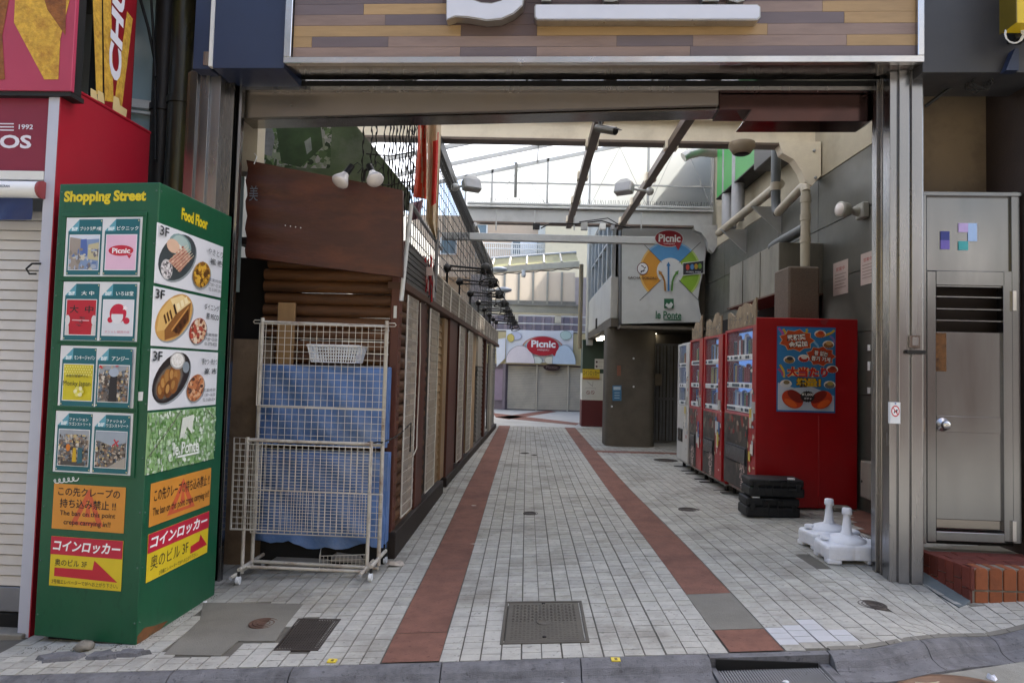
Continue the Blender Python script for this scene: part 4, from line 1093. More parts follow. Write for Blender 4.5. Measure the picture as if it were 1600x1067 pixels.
A.poly([(a0 + .42 * w_, b0 + .5 * h_), (a0 + .48 * w_, b0 + .52 * h_), (a0 + .52 * w_, b0 + .7 * h_), (a0 + .6 * w_, b0 + .56 * h_), (a0 + .62 * w_, b0 + .9 * h_), (a0 + .45 * w_, b0 + .86 * h_)], 'd8dcd0')
A.text('le Ponte', a0 + .34 * w_, b0 + .22 * h_, a0 + .72 * w_, b0 + .44 * h_, 'e6eae2', .02); A.line([(a0 + .4 * w_, b0 + .19 * h_), (a0 + .72 * w_, b0 + .19 * h_)], .012, 'e6eae2'); A.build('print', o)
# screws and corner seams
for z_ in rng(kzb + .12, kzt - .05, 9):
    for fr_, a_ in ((KF, .018), (KF, kw - .018), (KR, .018), (KR, kd - .018)):
        b = MB(); b.lathe(fr_.pt(a_, z_, .0), fr_.n, [(.006, 0), (.005, .003), (0, .0035)], mat('screw_head', '4f6a5c', .4, .5), 8); b.build('screw', kio)
# scuffs
b = MB(); q0 = KR.uv(214, 1003); q1 = KR.uv(262, 965)
A = Art(KR, .001); A.poly([(q0[0], kzb + .004), (q0[0] + .22, kzb + .004), (q0[0] + .3, kzb + .03), (q0[0] + .16, kzb + .05), (q0[0] + .06, kzb + .075), (q0[0] + .0, kzb + .05)], mat('rust_scrape', '6e4524', .85, 0, .3, 18, dirt='0f4030', dscale=16, damt=.8)); A.build('rust_scrape', kio)
A = Art(KF, .001); A.quad([(215, 612), (224, 612), (223, 626), (214, 626)], 'dcdcdc'); A.build('label_remnant', kio)

# ================================================================== LEFT SHOP
LS = Fr((-2.7, 3.99, 0), (1, -.02, 0))
def la(px, py, cc=0): return LS.uv(px, py, cc)[0]
def lb(px, py, cc=0): return LS.uv(px, py, cc)[1]
REDP = mat('red_panel', '9c1528', .4, 0, .05, 3, dirt='7c1424', dscale=1.2, damt=.5)
CRIM = mat('crimson_board', '7e2038', .42, 0, .06, 3, dirt='691c30', dscale=1.2, damt=.5)
shop = thing('churro_shop', LS.pt(-.4, -.2), 'closed churro shop with crimson signboards and white roller shutter', 'shop')
ax0, ax1, ax2 = la(77, 137), la(95, 137), la(101, 137)
ztp = lb(86, 131)
b = MB(); b.fbox(LS, ax0, ax1, -.26, ztp, -.12, .0, mat('lilac_post', 'b9bccb', .4, 0, .04, 4)); b.build('corner_post', shop, .003)
# red return panel running back to the pipes
PX0 = LS.pt(ax1 + .002, 0, -.0); RW = Fr(PX0, (.05, .86, 0))
b = MB(); b.fbox(RW, 0, .88, -.26, ztp, -.02, .003, REDP); b.build('return_panel', shop)
b = MB(); b.tube([RW.pt(.0, ztp + .012, .0), RW.pt(.88, ztp + .012, .0)], .012, REDP, 6); b.build('cap_rail', shop)
b = MB(); b.lathe(RW.pt(.03, ztp - .02, .004), RW.n, [(.022, 0), (.022, .012), (.012, .02), (.01, .04), (0, .041)], WHITEP, 12); b.build('eye_bolt', shop)
# shutter slats
aS0, aS1 = -1.9, ax0 - .012
zs0, zs1 = lb(30, 915, -.10), lb(30, 330, -.10)
SLAT = mat('shutter_slat', 'c9c6c4', .4, .1, .05, 5, rnd=.03, dirt='a89a86', dscale=1.2, damt=.4)
n_ = 37
for i in range(n_):
    z_0 = zs0 + (zs1 - zs0) * i / n_; z_1 = zs0 + (zs1 - zs0) * (i + 1) / n_
    b = MB(); b.prism(Fr(LS.pt(aS0, 0, -.10), -LS.n, LS.v), [(0, z_0 + .002), (-.003, z_0 + .006), (-.012, (z_0 + z_1) / 2), (-.003, z_1 - .004), (0, z_1 - .002), (.01, z_1 - .002), (.01, z_0 + .002)], -(aS1 - aS0), 0, SLAT) if False else b.hexa(
        [LS.pt(aS0, z_0 + .003, -.088), LS.pt(aS1, z_0 + .003, -.088), LS.pt(aS1, z_0 + .003, -.11), LS.pt(aS0, z_0 + .003, -.11), LS.pt(aS0, z_1 - .002, -.096), LS.pt(aS1, z_1 - .002, -.096), LS.pt(aS1, z_1 - .002, -.11), LS.pt(aS0, z_1 - .002, -.11)], SLAT)
    b.build('slat', shop, .002)
b = MB(); b.fbox(LS, aS0, aS1, zs0 - .01, zs1, -.16, -.112, GREYP); b.build('shutter_backing', shop)
b = MB(); b.fbox(LS, aS0, aS1, zs0 - .15, zs0 - .005, -.11, -.09, mat('base_plate', '8f9198', .35, .7)); b.build('bottom_rail', shop, .003)
b = MB(); b.fbox(LS, aS0, ax1, -.42, zs0 - .16, -.2, -.08, DARK); b.build('base_gap', shop)
b = MB(); b.fbox(LS, aS0, ax1 - .02, -.42, zs0 - .235, -.08, .03, CONC); b.build('door_sill', shop, .006)
# boards over the shutter
b = MB(); b.fbox(LS, aS0, ax0 - .005, lb(40, 266), lb(40, 146), -.12, -.02, CRIM); nb = b.build('name_board', shop, .003)
A = Art(LS, -.0185)
for y in (194, 199, 204): a_ = la(22, y, -.02); A.rect(a_ - .3, lb(22, y + .9, -.02), a_, lb(22, y - .9, -.02), 'd9d6e2')
A.tpx('1992', (26, 193), (48, 201), 'd9d6e2', .02); A.tpx('ROS', (-26, 209), (45, 231), 'd9d6e2', .03); A.build('lettering', nb)
b = MB(); b.fbox(LS, aS0, ax0 - .004, lb(40, 281), lb(40, 267), -.10, .0, WHITE); b.build('shutter_box', shop, .003)
b = MB(); y_ = lb(30, 296, .03); b.cyl(LS.pt(aS0, y_, .02), LS.pt(la(62, 296, .03), y_, .02), .05, WHITEP, n=16); ro = b.build('awning_roll', shop)
A = Art(LS, .0705); A.tpx('ECRAN', (15, 294), (29, 298), '44485a', .02); A.build('lettering', ro)
b = MB(); b.cyl(LS.pt(la(62, 296, .03), y_, .02), LS.pt(la(66, 296, .03), y_, .02), .053, c('8a3a3c'), n=16); b.build('roll_cap', shop)
P = [LS.uv(x, y, .02) for x, y in ((-40, 306), (52, 306), (48, 343), (-40, 346))]
b = MB(); vs = []; m_ = mat('navy_cloth', '1d2f5e', .35, 0, .2, 6, bump=.5, bscale=14)
for i in range(9):
    for j in range(5):
        u, v = i / 8, j / 4; a = (P[0][0] * (1 - v) + P[3][0] * v) * (1 - u) + (P[1][0] * (1 - v) + P[2][0] * v) * u; bb = (P[0][1] * (1 - v) + P[3][1] * v) * (1 - u) + (P[1][1] * (1 - v) + P[2][1] * v) * u
        vs.append(LS.pt(a, bb, .02 + .012 * math.sin(u * 9 + v * 3) * v))
b.add(vs, [(i * 5 + j, (i + 1) * 5 + j, (i + 1) * 5 + j + 1, i * 5 + j + 1) for i in range(8) for j in range(4)], m_, True); b.build('awning_valance', shop)
b = MB(); b.tube([LS.pt(la(64, 414, 0), lb(64, 412), .0), LS.pt(la(50, 414, .03), lb(50, 412, .03), .03), LS.pt(la(41, 420, .04), lb(41, 420, .04), .04), LS.pt(la(46, 428, .04), lb(46, 428, .04), .04), LS.pt(la(57, 428, .03), lb(57, 428, .03), .03)], .006, BLACK, 6); b.build('hook', shop)
# photo board of churros
CH = mat('churro_gold', 'e0a038', .7, 0, .45, 26, bump=.9, bscale=40, dirt='8a4a14', dscale=14, damt=.7)
CH2 = mat('churro_dark', '8a5220', .7, 0, .45, 26, bump=.9, bscale=40, dirt='4a2008', dscale=12, damt=.7)
b = MB(); b.fbox(LS, aS0, la(115, 70, .03), lb(60, 142, .03), 4.3, .0, .03, mat('photo_crimson', 'a83a55', .35, 0, .1, 2)); pb_ = b.build('photo_board', shop, .003)
A = Art(LS, .032)
A.quad([(28, 40), (33, -60), (130, -60), (100, 65), (97, 128), (75, 128)], CH); A.quad([(-40, -60), (32, -60), (10, 60), (14, 128), (-5, 130), (-40, 100)], CH2); A.quad([(55, -60), (110, -60), (108, 60), (80, 20)], CH2)
A.build('print', pb_)
b = MB(); b.fbox(LS, aS0, la(113, 70, .03), lb(60, 150, .02), lb(60, 142, .03), -.1, .02, BLACK); b.build('board_shadow_gap', shop)
b = MB(); b.fbox(LS, aS0, la(112, 70, -.01), lb(60, 140, .0), 4.3, -.12, -.003, BLACK); b.build('board_backing', shop)
# --- projecting churro banner
CB = Fr((-2.9, 4.48, 0), (0, 1, 0))
ban = thing('projecting_banner', (-2.9, 4.7, 3.1), 'red vertical projecting sign with churros in white letters by the pipes', 'sign')
zb = CB.uv(135, 152)[1]; bwid = CB.uv(206, 150)[0]
b = MB(); b.fbox(CB, -.10, bwid + .01, zb - .01, 4.6, -.05, -.004, BLACK); b.build('box', ban)
b = MB(); b.fbox(CB, .0, bwid, zb, 4.6, -.01, .0, mat('banner_red', '8a1420', .4, 0, .08, 3)); b.build('face', ban)
A = Art(CB, .002)
for P_, m_ in (([(143, -40), (158, -40), (160, 145), (150, 148)], CH), ([(160, -40), (172, -40), (177, 160), (163, 158)], CH), ([(198, 18), (207, 30), (190, 168), (178, 160)], CH)): A.quad(P_, m_)
for P_ in ([(141, 138), (150, 143), (152, 158), (141, 153)], [(152, 141), (161, 146), (163, 163), (152, 157)], [(177, 150), (185, 154), (187, 165), (198, 172), (196, 186), (175, 174)]): A.quad(P_, 'd8c08a')
A.build('churro_print', ban)
A = Art(CB, .004)
# lettering turned on its side, reading upwards
def upword(s, p_bl, p_tr, bold):
    vs, fs = glyphs(s, bold, .12); x0 = min(v[0] for v in vs); x1 = max(v[0] for v in vs); y0 = min(v[1] for v in vs); y1 = max(v[1] for v in vs)
    (a0, b0), (a1, b1) = CB.uv(*p_bl), CB.uv(*p_tr)
    A.mb.add([CB.pt(a1 - (a1 - a0) * (v[1] - y0) / (y1 - y0), b0 + (b1 - b0) * (v[0] - x0) / (x1 - x0), A.c) for v in vs], fs, c('e2e0e6'))
upword('CHU', (168, 118), (196, -28), .04); A.build('lettering', ban)
# --- dark downpipes
PIPE = mat('moss_highlight_pipe', '2a2820', .3, 0, .3, 4, dirt='6a6a2c', dscale=3.0, damt=.8, stretch=(1, 1, .12))  # moss streaks lightened so they also paint a greenish highlight
PIPE2 = mat('brown_pipe', '241d18', .5, 0, .3, 4, stretch=(1, 1, .2))
for px, Y_, r_, m_, l in ((284, 5.15, .095, PIPE, 'thick dark downpipe with moss and a painted green highlight beside the gateway post'), (255, 5.3, .085, PIPE2, 'brown downpipe behind the thick one by the gateway'), (270, 5.4, .06, BLACK, 'thin black pipe between the two downpipes')):
    p = onY(px, 150, Y_); b = MB(); b.cyl((p.x, p.y, -.3), (p.x, p.y, 5), r_, m_, n=20)
    o = b.build('downpipe')
    for z_ in (1.2, 3.4): b = MB(); b.cyl((p.x, p.y, z_), (p.x, p.y, z_ + .05), r_ + .012, m_, n=20); b.build('pipe_clamp', o)
    tag(o, l, 'pipe', 'downpipes by the gateway')
b = MB(); b.tube([onY(218, -5, 5.05), onY(232, 45, 5.1), onY(242, 95, 5.15), onY(243, 250, 5.15)], .012, BLACK, 6); b.tube([onY(236, -5, 5.05), onY(240, 60, 5.1), onY(243, 120, 5.1)], .01, BLACK, 6); tag(b.build('black_cables'), 'black cables running down beside the downpipes', 'cable')
# --- pale glazed wall behind
GW = Fr((-3.3, 5.15, 0), (1, .35, 0))
gwl = thing('glazed_wall', (-3.0, 5.3, 2.6), 'pale blue glazed wall glimpsed between red banner and downpipes', 'wall')
b = MB(); b.fbox(GW, -.15, 1.0, 2.0, 5.0, -.06, -.04, mat('pale_glass', '9fb4b8', .15, 0, .05, 2, spec=.8)); b.build('pane', gwl)
b = MB(); q = GW.uv(222, 160); b.fbox(GW, -.15, 1.0, q[1] - .045, q[1] + .02, -.04, -.0, WHITE); b.build('transom', gwl)
b = MB(); b.fbox(GW, -.15, 1.0, q[1] - .09, q[1] - .07, -.04, -.0, WHITE); b.build('transom', gwl)
# ================================================================== LOG STALLS ALONG THE LEFT
LOG = mat('log_wood', '5f3c1e', .6, 0, .45, 9, bump=.7, bscale=45, rnd=.22, stretch=(.25, 1, 3.), dirt='22140b', dscale=3., damt=.85, spots=.8)
BRN_ = mat('brown_timber', '55291a', .5, 0, .25, 4, bump=.2, bscale=40, rnd=.12, stretch=(2, 2, .3), dirt='22120b', dscale=1.5, damt=.5)
DKW = mat('dark_timber', '231710', .65, 0, .25, 5, bump=.3, bscale=40)
BEIGE = mat('beige_slat', '9c8160', .55, 0, .12, 4, rnd=.08, dirt='6a5238', dscale=2, damt=.5)
WIRE = mat('white_wire', 'cfc9bd', .45, .1, .1, 10, dirt='8a7b68', dscale=5, damt=.5)
LC = Fr((0, 5.4, 0), (1, -.03, 0))
cab = thing('log_stall', (-1.6, 5.4, -.1), 'closed log stall with corner post facing the street behind the wire racks', 'stall')
xa, xb = LC.uv(412, 500)[0], LC.uv(606, 500)[0]
zt_ = LC.uv(500, 400)[1]; lh = .0965
z = -.12; k = 0
while z < zt_ + .05:
    b = MB(); e = R.uniform(-.02, .02)
    b.tube([LC.pt(xa + e, z + lh / 2, -.045), LC.pt(xa + .4, z + lh / 2 + R.uniform(-.004, .004), -.045), LC.pt(xb + .02, z + lh / 2, -.045)], [.047, .05, .048], LOG, 12); b.build('log', cab); z += lh
# logs of the flank, behind the posts
SW = Fr((-1.03, 5.4, 0), (.022, 1, 0))
b = MB(); b.fbox(LC, LC.uv(604, 700)[0], 0 + SW.o.x + .0, -.12, 2.45, -.10, .03, BRN_); b.build('corner_post', cab, .006)
q = LC.uv(617, 500, .032); b = MB(); b.fbox(LC, q[0] - .012, q[0] + .012, LC.uv(617, 497, .03)[1], LC.uv(617, 478, .03)[1], .03, .033, WHITE); b.build('paper_strip', cab)
z = -.04
while z < 2.0:
    b = MB(); b.tube([SW.pt(.04, z + lh / 2, -.045), SW.pt(1.4, z + lh / 2, -.045)], .048, LOG, 10); b.build('log', cab); z += lh
b = MB(); b.fbox(SW, .0, 2.6, -.12, .13, -.05, .035, DKW); b.build('plinth', cab, .006)
b = MB(); b.box((-2.42, 5.55, 2.4), (-1.0, 8.0, 2.46), DKW); b.build('roof_board', cab)
def wirepanel(fr, a0, a1, b0, b1, cc, da, db, r, m, par, name='mesh_panel', rim=.004, sk=0.):
    """welded wire grid with a heavier rim"""
    mb = MB(); na = max(1, round((a1 - a0) / da)); nb_ = max(1, round((b1 - b0) / db))
    P = lambda a, bb: fr.pt(a, bb + sk * (a - a0), cc)
    for i in range(1, na): a = a0 + (a1 - a0) * i / na; mb.tube([P(a, b0), P(a, b1)], r, m, 4, False)
    for j in range(1, nb_): bb = b0 + (b1 - b0) * j / nb_; mb.tube([fr.pt(a0, bb, cc + r * 1.8), fr.pt(a1, bb + sk * (a1 - a0), cc + r * 1.8)], r, m, 4, False)
    mb.tube([P(a0, b0), P(a1, b0), P(a1, b1), P(a0, b1), P(a0, b0)], rim, m, 6)
    return mb.build(name, par)
def flank(st, a0, a1, kind, z0=.13, z1=2.02):
    if kind == 'mesh':
        b = MB(); b.fbox(SW, a0, a1, z0, z1, -.09, -.06, DKW); b.build('back_board', st)
        wirepanel(SW, a0 + .03, a1 - .03, z0 + .08, z1 - .01, .04, .03, .09, .002, WIRE, st, rim=.008)
    elif kind == 'post':
        b = MB(); b.fbox(SW, a0, a1, z0, z1 + .02, -.10, .015, BRN_); b.build('post', st, .006)
    elif kind == 'beige':
        b = MB(); b.fbox(SW, a0, a1, z0, z1, -.10, -.005, BEIGE); b.build('shutter_frame', st, .004)
    elif kind in ('slat', 'grey'):
        m_ = BEIGE if kind == 'slat' else mat('grey_slat', '7b7a76', .5, .2, .1, 5, rnd=.05)
        n_ = int((z1 - z0) / .085)
        for i in range(n_):
            za = z0 + (z1 - z0) * i / n_; zb_ = z0 + (z1 - z0) * (i + 1) / n_
            b = MB(); b.hexa([SW.pt(a0, za + .004, -.03), SW.pt(a1, za + .004, -.03), SW.pt(a1, za + .004, -.07), SW.pt(a0, za + .004, -.07), SW.pt(a0, zb_ - .004, -.045), SW.pt(a1, zb_ - .004, -.045), SW.pt(a1, zb_ - .004, -.07), SW.pt(a0, zb_ - .004, -.07)], m_); b.build('slat', st)
        b = MB(); b.fbox(SW, a0, a1, z0, z1, -.10, -.072, DKW); b.build('back_board', st)
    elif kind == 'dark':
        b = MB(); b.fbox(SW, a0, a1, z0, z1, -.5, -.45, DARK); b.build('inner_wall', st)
    elif kind == 'panel':
        b = MB(); b.fbox(SW, a0, a1, z0, z1, -.02, .03, mat('grey_board', 'a9a397', .6, 0, .1, 4, rnd=.08, dirt='7a7266', dscale=2, damt=.5)); b.build('leaning_board', st, .003)
for a0, a1, k in ((.12, .62, 'mesh'), (.62, .86, 'beige'), (.88, 1.23, 'post'), (1.25, 1.85, 'mesh'), (1.86, 2.58, 'slat'), (2.58, 2.86, 'beige')): flank(cab, a0, a1, k)
b = MB(); b.fbox(SW, -.0, 2.9, 2.04, 2.10, -.1, .05, mat('eave_wood', '4a2c18', .6, 0, .2, 6, stretch=(1, .3, 1))); b.build('eave_beam', cab, .004)
for i in range(7):
    b = MB(); b.fbox(SW, .12, 1.55, 2.11 + i * .045, 2.145 + i * .045, -.06, .03 - (i % 2) * .004, mat('fascia_grey', '4d4a47', .5, .2, .1, 5, rnd=.1)); b.build('fascia_slat', cab)
def fascia(st, a0, a1):
    n_ = max(1, round((a1 - a0) / .75))
    for i in range(n_):
        q0 = a0 + (a1 - a0) * i / n_; q1 = a0 + (a1 - a0) * (i + 1) / n_
        b = MB(); b.fbox(SW, q0 + .015, q1 - .015, 2.12, 2.40, -.02, .0, mat('fascia_back', '5a4e42', .7, 0, .15, 5, rnd=.1)); b.build('fascia_board', st)
        wirepanel(SW, q0 + .01, q1 - .01, 2.11, 2.42, .012, .05, .05, .0018, WIRE, st, 'fascia_mesh', .009)
fascia(cab, 1.6, 2.9)
def stall(a0, a1, items, label):
    p = SW.pt((a0 + a1) / 2, 0, 0)
    st = thing('market_stall', (p.x, p.y, 0), label, 'stall', 'shuttered stalls along the alley')
    b = MB(); b.fbox(SW, a0 + .01, a1 - .01, 0, .11, -.05, .03, DKW); b.build('plinth', st, .005)
    b = MB(); b.fbox(SW, a0 + .01, a1 - .01, 2.04, 2.10, -.1, .05, mat('eave_wood', '4a2c18')); b.build('eave_beam', st)
    b = MB(); p0, p1 = SW.pt(a0, 0, -.1), SW.pt(a1, 0, -.1); b.box((-2.42, p0.y + .01, 2.42), (p0.x - .02, p1.y - .01, 2.47), DKW); b.build('roof_board', st)
    for q0, q1, k in items: flank(st, q0, q1, k, .11)
    fascia(st, a0 + .02, a1 - .02)
    return st
stall(2.9, 5.45, [(2.92, 3.66, 'post'), (3.68, 4.3, 'mesh'), (4.32, 4.78, 'post'), (4.8, 5.44, 'mesh')], 'brown stall with two white mesh panels, second in the row')
s3 = stall(5.45, 7.7, [(5.46, 6.45, 'beige'), (6.46, 7.2, 'dark'), (7.2, 7.68, 'grey')], 'stall with a dark open doorway, third in the row')
flank(s3, 6.5, 7.3, 'panel', 1.5, 2.1)
stall(7.7, 9.8, [(7.72, 8.3, 'grey'), (8.32, 8.5, 'post'), (8.52, 9.3, 'grey'), (9.3, 9.5, 'dark'), (9.5, 9.78, 'panel')], 'grey shuttered stall near the far end, fourth in the row')
stall(9.8, 12.0, [(9.82, 10.2, 'panel'), (10.22, 10.9, 'grey'), (10.9, 11.1, 'dark'), (11.1, 11.98, 'grey')], 'grey shuttered stall at the far end of the row')
# cord hanging down the first mesh panel
b = MB(); b.tube([SW.pt(.66, 2.0, .05), SW.pt(.68, 1.5, .06), SW.pt(.7, .9, .05), SW.pt(.6, .72, .07), SW.pt(.5, .66, .06)], .006, WIRE, 6); tag(b.build('pale_rope'), 'pale cord hanging down beside the first mesh panel', 'rope')

# --- stage lamps on arms over the stalls
LB2 = ['nearest black stage lamp on an arm above the stall fascia', 'second black stage lamp along the stall fascia', 'third black stage lamp along the stall fascia', 'fourth black stage lamp along the stall fascia', 'fifth black stage lamp along the stall fascia', 'sixth black stage lamp along the stall fascia', 'seventh black stage lamp along the stall fascia', 'farthest black stage lamp above the stall fascia']
BLK = mat('lamp_black', '171514', .5, .3, .2, 8)
for (yy, l) in zip((8.3, 9.55, 11.0, 12.4, 13.7, 15.0, 16.2, 17.2), LB2):
    x0 = SW.o.x + .022 * (yy - 5.4) - .04; zz = 2.66
    t = thing('stage_lamp', (x0, yy, zz), l, 'lamp', 'stage lamps over the stalls')
    b = MB(); b.ball((x0, yy, zz), .055, BLK, 10, (1, 1, 1), .12); b.build('pivot', t)
    b = MB(); b.cyl((x0, yy, zz - .55), (x0, yy, zz), .016, BLK, n=8); b.build('upright', t)
    b = MB(); b.tube([(x0, yy, zz + .03), (x0 + .42, yy, zz + .0)], .014, BLK, 6); b.build('arm', t)
    b = MB(); b.tube([(x0, yy, zz - .03), (x0 + .42, yy, zz - .03)], .01, BLK, 6); b.build('arm', t)
    hx = x0 + .46
    b = MB(); b.lathe((hx, yy, zz + .05), (.25, -.25, -1), [(.0, -.01), (.05, .0), (.062, .02), (.064, .11), (.058, .115), (.0, .10)], BLK, 14); b.build('housing', t)
    b = MB(); b.tube([(hx - .08, yy, zz + .02), (hx - .09, yy, zz - .05), (hx + .1, yy - .02, zz - .06), (hx + .09, yy, zz + .02)], .009, BLK, 6); b.build('yoke', t)
    cc_ = Vector((hx + .05, yy - .05, zz - .17)); ax = Vector((.25, -.25, -1)).normalized(); u_ = ax.orthogonal().normalized(); v_ = ax.cross(u_)
    b = MB(); b.tube([cc_ + .115 * (math.cos(q) * u_ + math.sin(q) * v_) for q in rng(0, 2 * math.pi, 25)], .009, BLK, 6); b.build('rim', t)
    for q in range(6):
        a = q * 1.047 + .3; b = MB(); b.tube([Vector((hx, yy, zz + .02)) + .06 * (math.cos(a) * u_ + math.sin(a) * v_) + ax * .04, cc_ + .113 * (math.cos(a) * u_ + math.sin(a) * v_)], .005, BLK, 5); b.build('cage_bar', t)

# ================================================================== THINGS AT THE LEFT OF THE ALLEY MOUTH
RK = Fr((0, 5.03, 0), (1, -.03, 0))
PIPEW = mat('rack_pipe', 'c4beb2', .45, .1, .08, 10, dirt='6a3f24', dscale=5.5, damt=.85)
def rx(px, py, cc=0): return RK.uv(px, py, cc)
def gnd_at(p): return gz(p.x, p.y)
rk = thing('wire_rack', RK.pt(-1.45, -.12, 0), 'tall rusty white wire display rack on castors before the log stall', 'rack')
pL, pR = rx(402, 690)[0], rx(598, 690)[0]
zr0 = -.085; ztop = rx(500, 505)[1]
for px_, nm in ((pL, 'l'), (pR, 'r')):
    zg = gz(px_, 5.0)
    b = MB(); b.cyl(RK.pt(px_, zg + .05, 0), RK.pt(px_, ztop + .03, 0), .0145, PIPEW, n=10); b.build('post', rk)
    b = MB(); b.tube([RK.pt(px_, zg + .10, .22), RK.pt(px_, zg + .10, 0), RK.pt(px_, zg + .10, -.22)], .014, PIPEW, 8); b.build('foot_bar', rk)
    for s in (.22, -.22):
        q = RK.pt(px_, zg, s); b = MB(); b.cyl(q + Vector((-.012, 0, .028)), q + Vector((.012, 0, .028)), .028, WHITEP, n=14); b.tube([q + Vector((0, 0, .03)), q + Vector((0, .01, .095))], .01, DARKST, 6); b.build('castor', rk)
for zz, r_ in ((ztop, .011), (rx(500, 690)[1], .012), (rx(500, 881)[1], .014)):
    b = MB(); b.tube([RK.pt(pL, zz, 0), RK.pt(pR, zz - .012, 0)], r_, PIPEW, 8); b.build('rail', rk)
for s, px_ in ((-1, pL), (1, pR)):
    b = MB(); b.tube([RK.pt(px_, ztop + .012, 0), RK.pt(px_ + s * .06, ztop + .012, 0), RK.pt(px_ + s * .07, ztop, 0), RK.pt(px_ + s * .06, ztop - .012, 0), RK.pt(px_, ztop - .012, 0)], .004, PIPEW, 6); b.build('end_hook', rk)
def rmesh(x0, x1, y0, y1, cc, par, d=.0495, m=WIRE):
    a0, b1 = rx(x0, y0, cc); a1, b0 = rx(x1, y1, cc); b1 = (b1 + rx(x1, y0, cc)[1]) / 2; b0 = (b0 + rx(x0, y1, cc)[1]) / 2
    return wirepanel(RK, a0, a1, b0, b1, cc, d, d, .0022, m, par, rim=.0045)
rmesh(406, 602, 508, 636, .02, rk); rmesh(405, 600, 638, 692, .022, rk, .0495); rmesh(394, 596, 769, 836, .03, rk, .042); rmesh(398, 594, 693, 768, -.02, rk, .045)
# short rack in front and to the left
rb = thing('wire_rack', RK.pt(-1.6, -.13, -.12), 'short white wire rack overlapping the tall rack at its left', 'rack')
qL, qR = rx(383, 780, .12)[0], rx(577, 780, .12)[0]; zt2 = rx(480, 686, .12)[1]
for px_ in (qL, qR):
    zg = gz(px_, 4.9)
    b = MB(); b.cyl(RK.pt(px_, zg + .05, .12), RK.pt(px_, zt2, .12), .013, PIPEW, n=10); b.build('post', rb)
    b = MB(); b.tube([RK.pt(px_, zg + .07, .30), RK.pt(px_, zg + .07, -.06)], .013, PIPEW, 8); b.build('foot_bar', rb)
    b = MB(); b.cyl(RK.pt(px_, zg + .06, .305), RK.pt(px_, zg + .06, .335), .016, GREYP, n=10); b.build('foot_cap', rb)
for zz in (zt2 - .02, rx(480, 889, .12)[1]):
    b = MB(); b.tube([RK.pt(qL, zz, .12), RK.pt(qR, zz, .12)], .012, PIPEW, 8); b.build('rail', rb)
rmesh(367, 574, 696, 830, .14, rb, .045); rmesh(366, 404, 684, 828, .05, rb, .045)
# chain from the rack to the stall
q = random.Random(2); b = MB(); p0, p1 = RK.pt(pL, rx(400, 690)[1] + .01, .02), SW.pt(.35, rx(560, 680)[1] + .05, .06); pm = RK.pt(pR, rx(598, 690)[1], .02)
pts = []
for i in range(40): t_ = i / 39; pts.append(p0.lerp(pm, t_) + Vector((0, -.01, -.018 * math.sin(t_ * 3.14) + .004 * math.sin(i * 2.2))))
for i in range(14): t_ = (i + 1) / 14; pts.append(pm.lerp(p1, t_) + Vector((0, 0, -.03 * math.sin(t_ * 3.14))))
for i in range(8): pts.append(p1 + Vector((0, 0, -.03 * (i + 1))))
b.tube(pts, [.007 if i % 2 else .0045 for i in range(len(pts))], DARKST, 5); tag(b.build('rusty_chain'), 'dark chain tying the tall wire rack to the stall', 'chain')
# blue tarpaulin bundle: two stacked
TARP = mat('blue_tarp', '5575a8', .5, 0, .25, 4, bump=.8, bscale=11, dirt='8695ad', dscale=2.6, damt=.75)
TP = Fr((0, 5.2, 0), (1, -.03, 0))
def bundle(name, x0, x1, y0, y1, cc, dep, seed, label, ragged=0.):
    a0, b1 = TP.uv(x0, y0, cc); a1, b0 = TP.uv(x1, y1, cc)
    q = random.Random(seed); nu, nv = 22, 16; b = MB(); vs = []
    for i in range(nu + 1):
        for j in range(nv + 1):
            u, v = i / nu, j / nv
            e = .018 * math.sin(7 * u + seed) * math.sin(5 * v + 2 * seed) + .012 * math.sin(23 * u + 3 * v * seed) + .006 * q.uniform(-1, 1) - .016 * abs(math.sin(4.3 * u + 6 * v + seed)) ** .5 - .012 * abs(math.sin(9 * u - 4 * v + 2 * seed)) ** .6
            ed = min(u, 1 - u) * 14; e -= .05 * max(0, 1 - ed) ** 2; e -= .05 * max(0, 1 - (1 - v) * 14) ** 2
            bb = b0 + (b1 - b0) * v + (ragged * (.5 * math.sin(9 * u) + .3 * math.sin(23 * u + 1) + .25 * q.uniform(-1, .3)) if j == 0 else 0)
            vs.append(TP.pt(a0 + (a1 - a0) * u, bb, cc + e))
    n0 = len(vs)
    fs = [(i * (nv + 1) + j, (i + 1) * (nv + 1) + j, (i + 1) * (nv + 1) + j + 1, i * (nv + 1) + j + 1) for i in range(nu) for j in range(nv)]
    b.add(vs, fs, TARP, True)
    b.hexa([TP.pt(a0 + .004, b0 + .03, cc - .05), TP.pt(a1 - .004, b0 + .03, cc - .05), TP.pt(a1 - .004, b0 + .03, cc - dep), TP.pt(a0 + .004, b0 + .03, cc - dep), TP.pt(a0 + .004, b1 - .002, cc - .05), TP.pt(a1 - .004, b1 - .002, cc - .05), TP.pt(a1 - .004, b1 - .002, cc - dep), TP.pt(a0 + .004, b1 - .002, cc - dep)], TARP)
    return tag(b.build(name), label, 'tarp', 'blue tarpaulin bundles')
bundle('tarp_bundle', 399, 601, 568, 701, .03, .16, 3, 'upper blue tarpaulin bundle behind the wire rack under the white basket')
bundle('tarp_bundle', 399, 600, 702, 858, .02, .15, 5, 'lower blue tarpaulin bundle with ragged hem behind the wire racks', .05)
bz = TP.uv(500, 860)[1]
b = MB(); b.fbox(TP, TP.uv(404, 860)[0], TP.uv(600, 860)[0], -.12, bz + .06, -.13, -.03, DARK); tag(b.build('dark_crate'), 'dark crate carrying the blue tarpaulin bundles', 'crate')
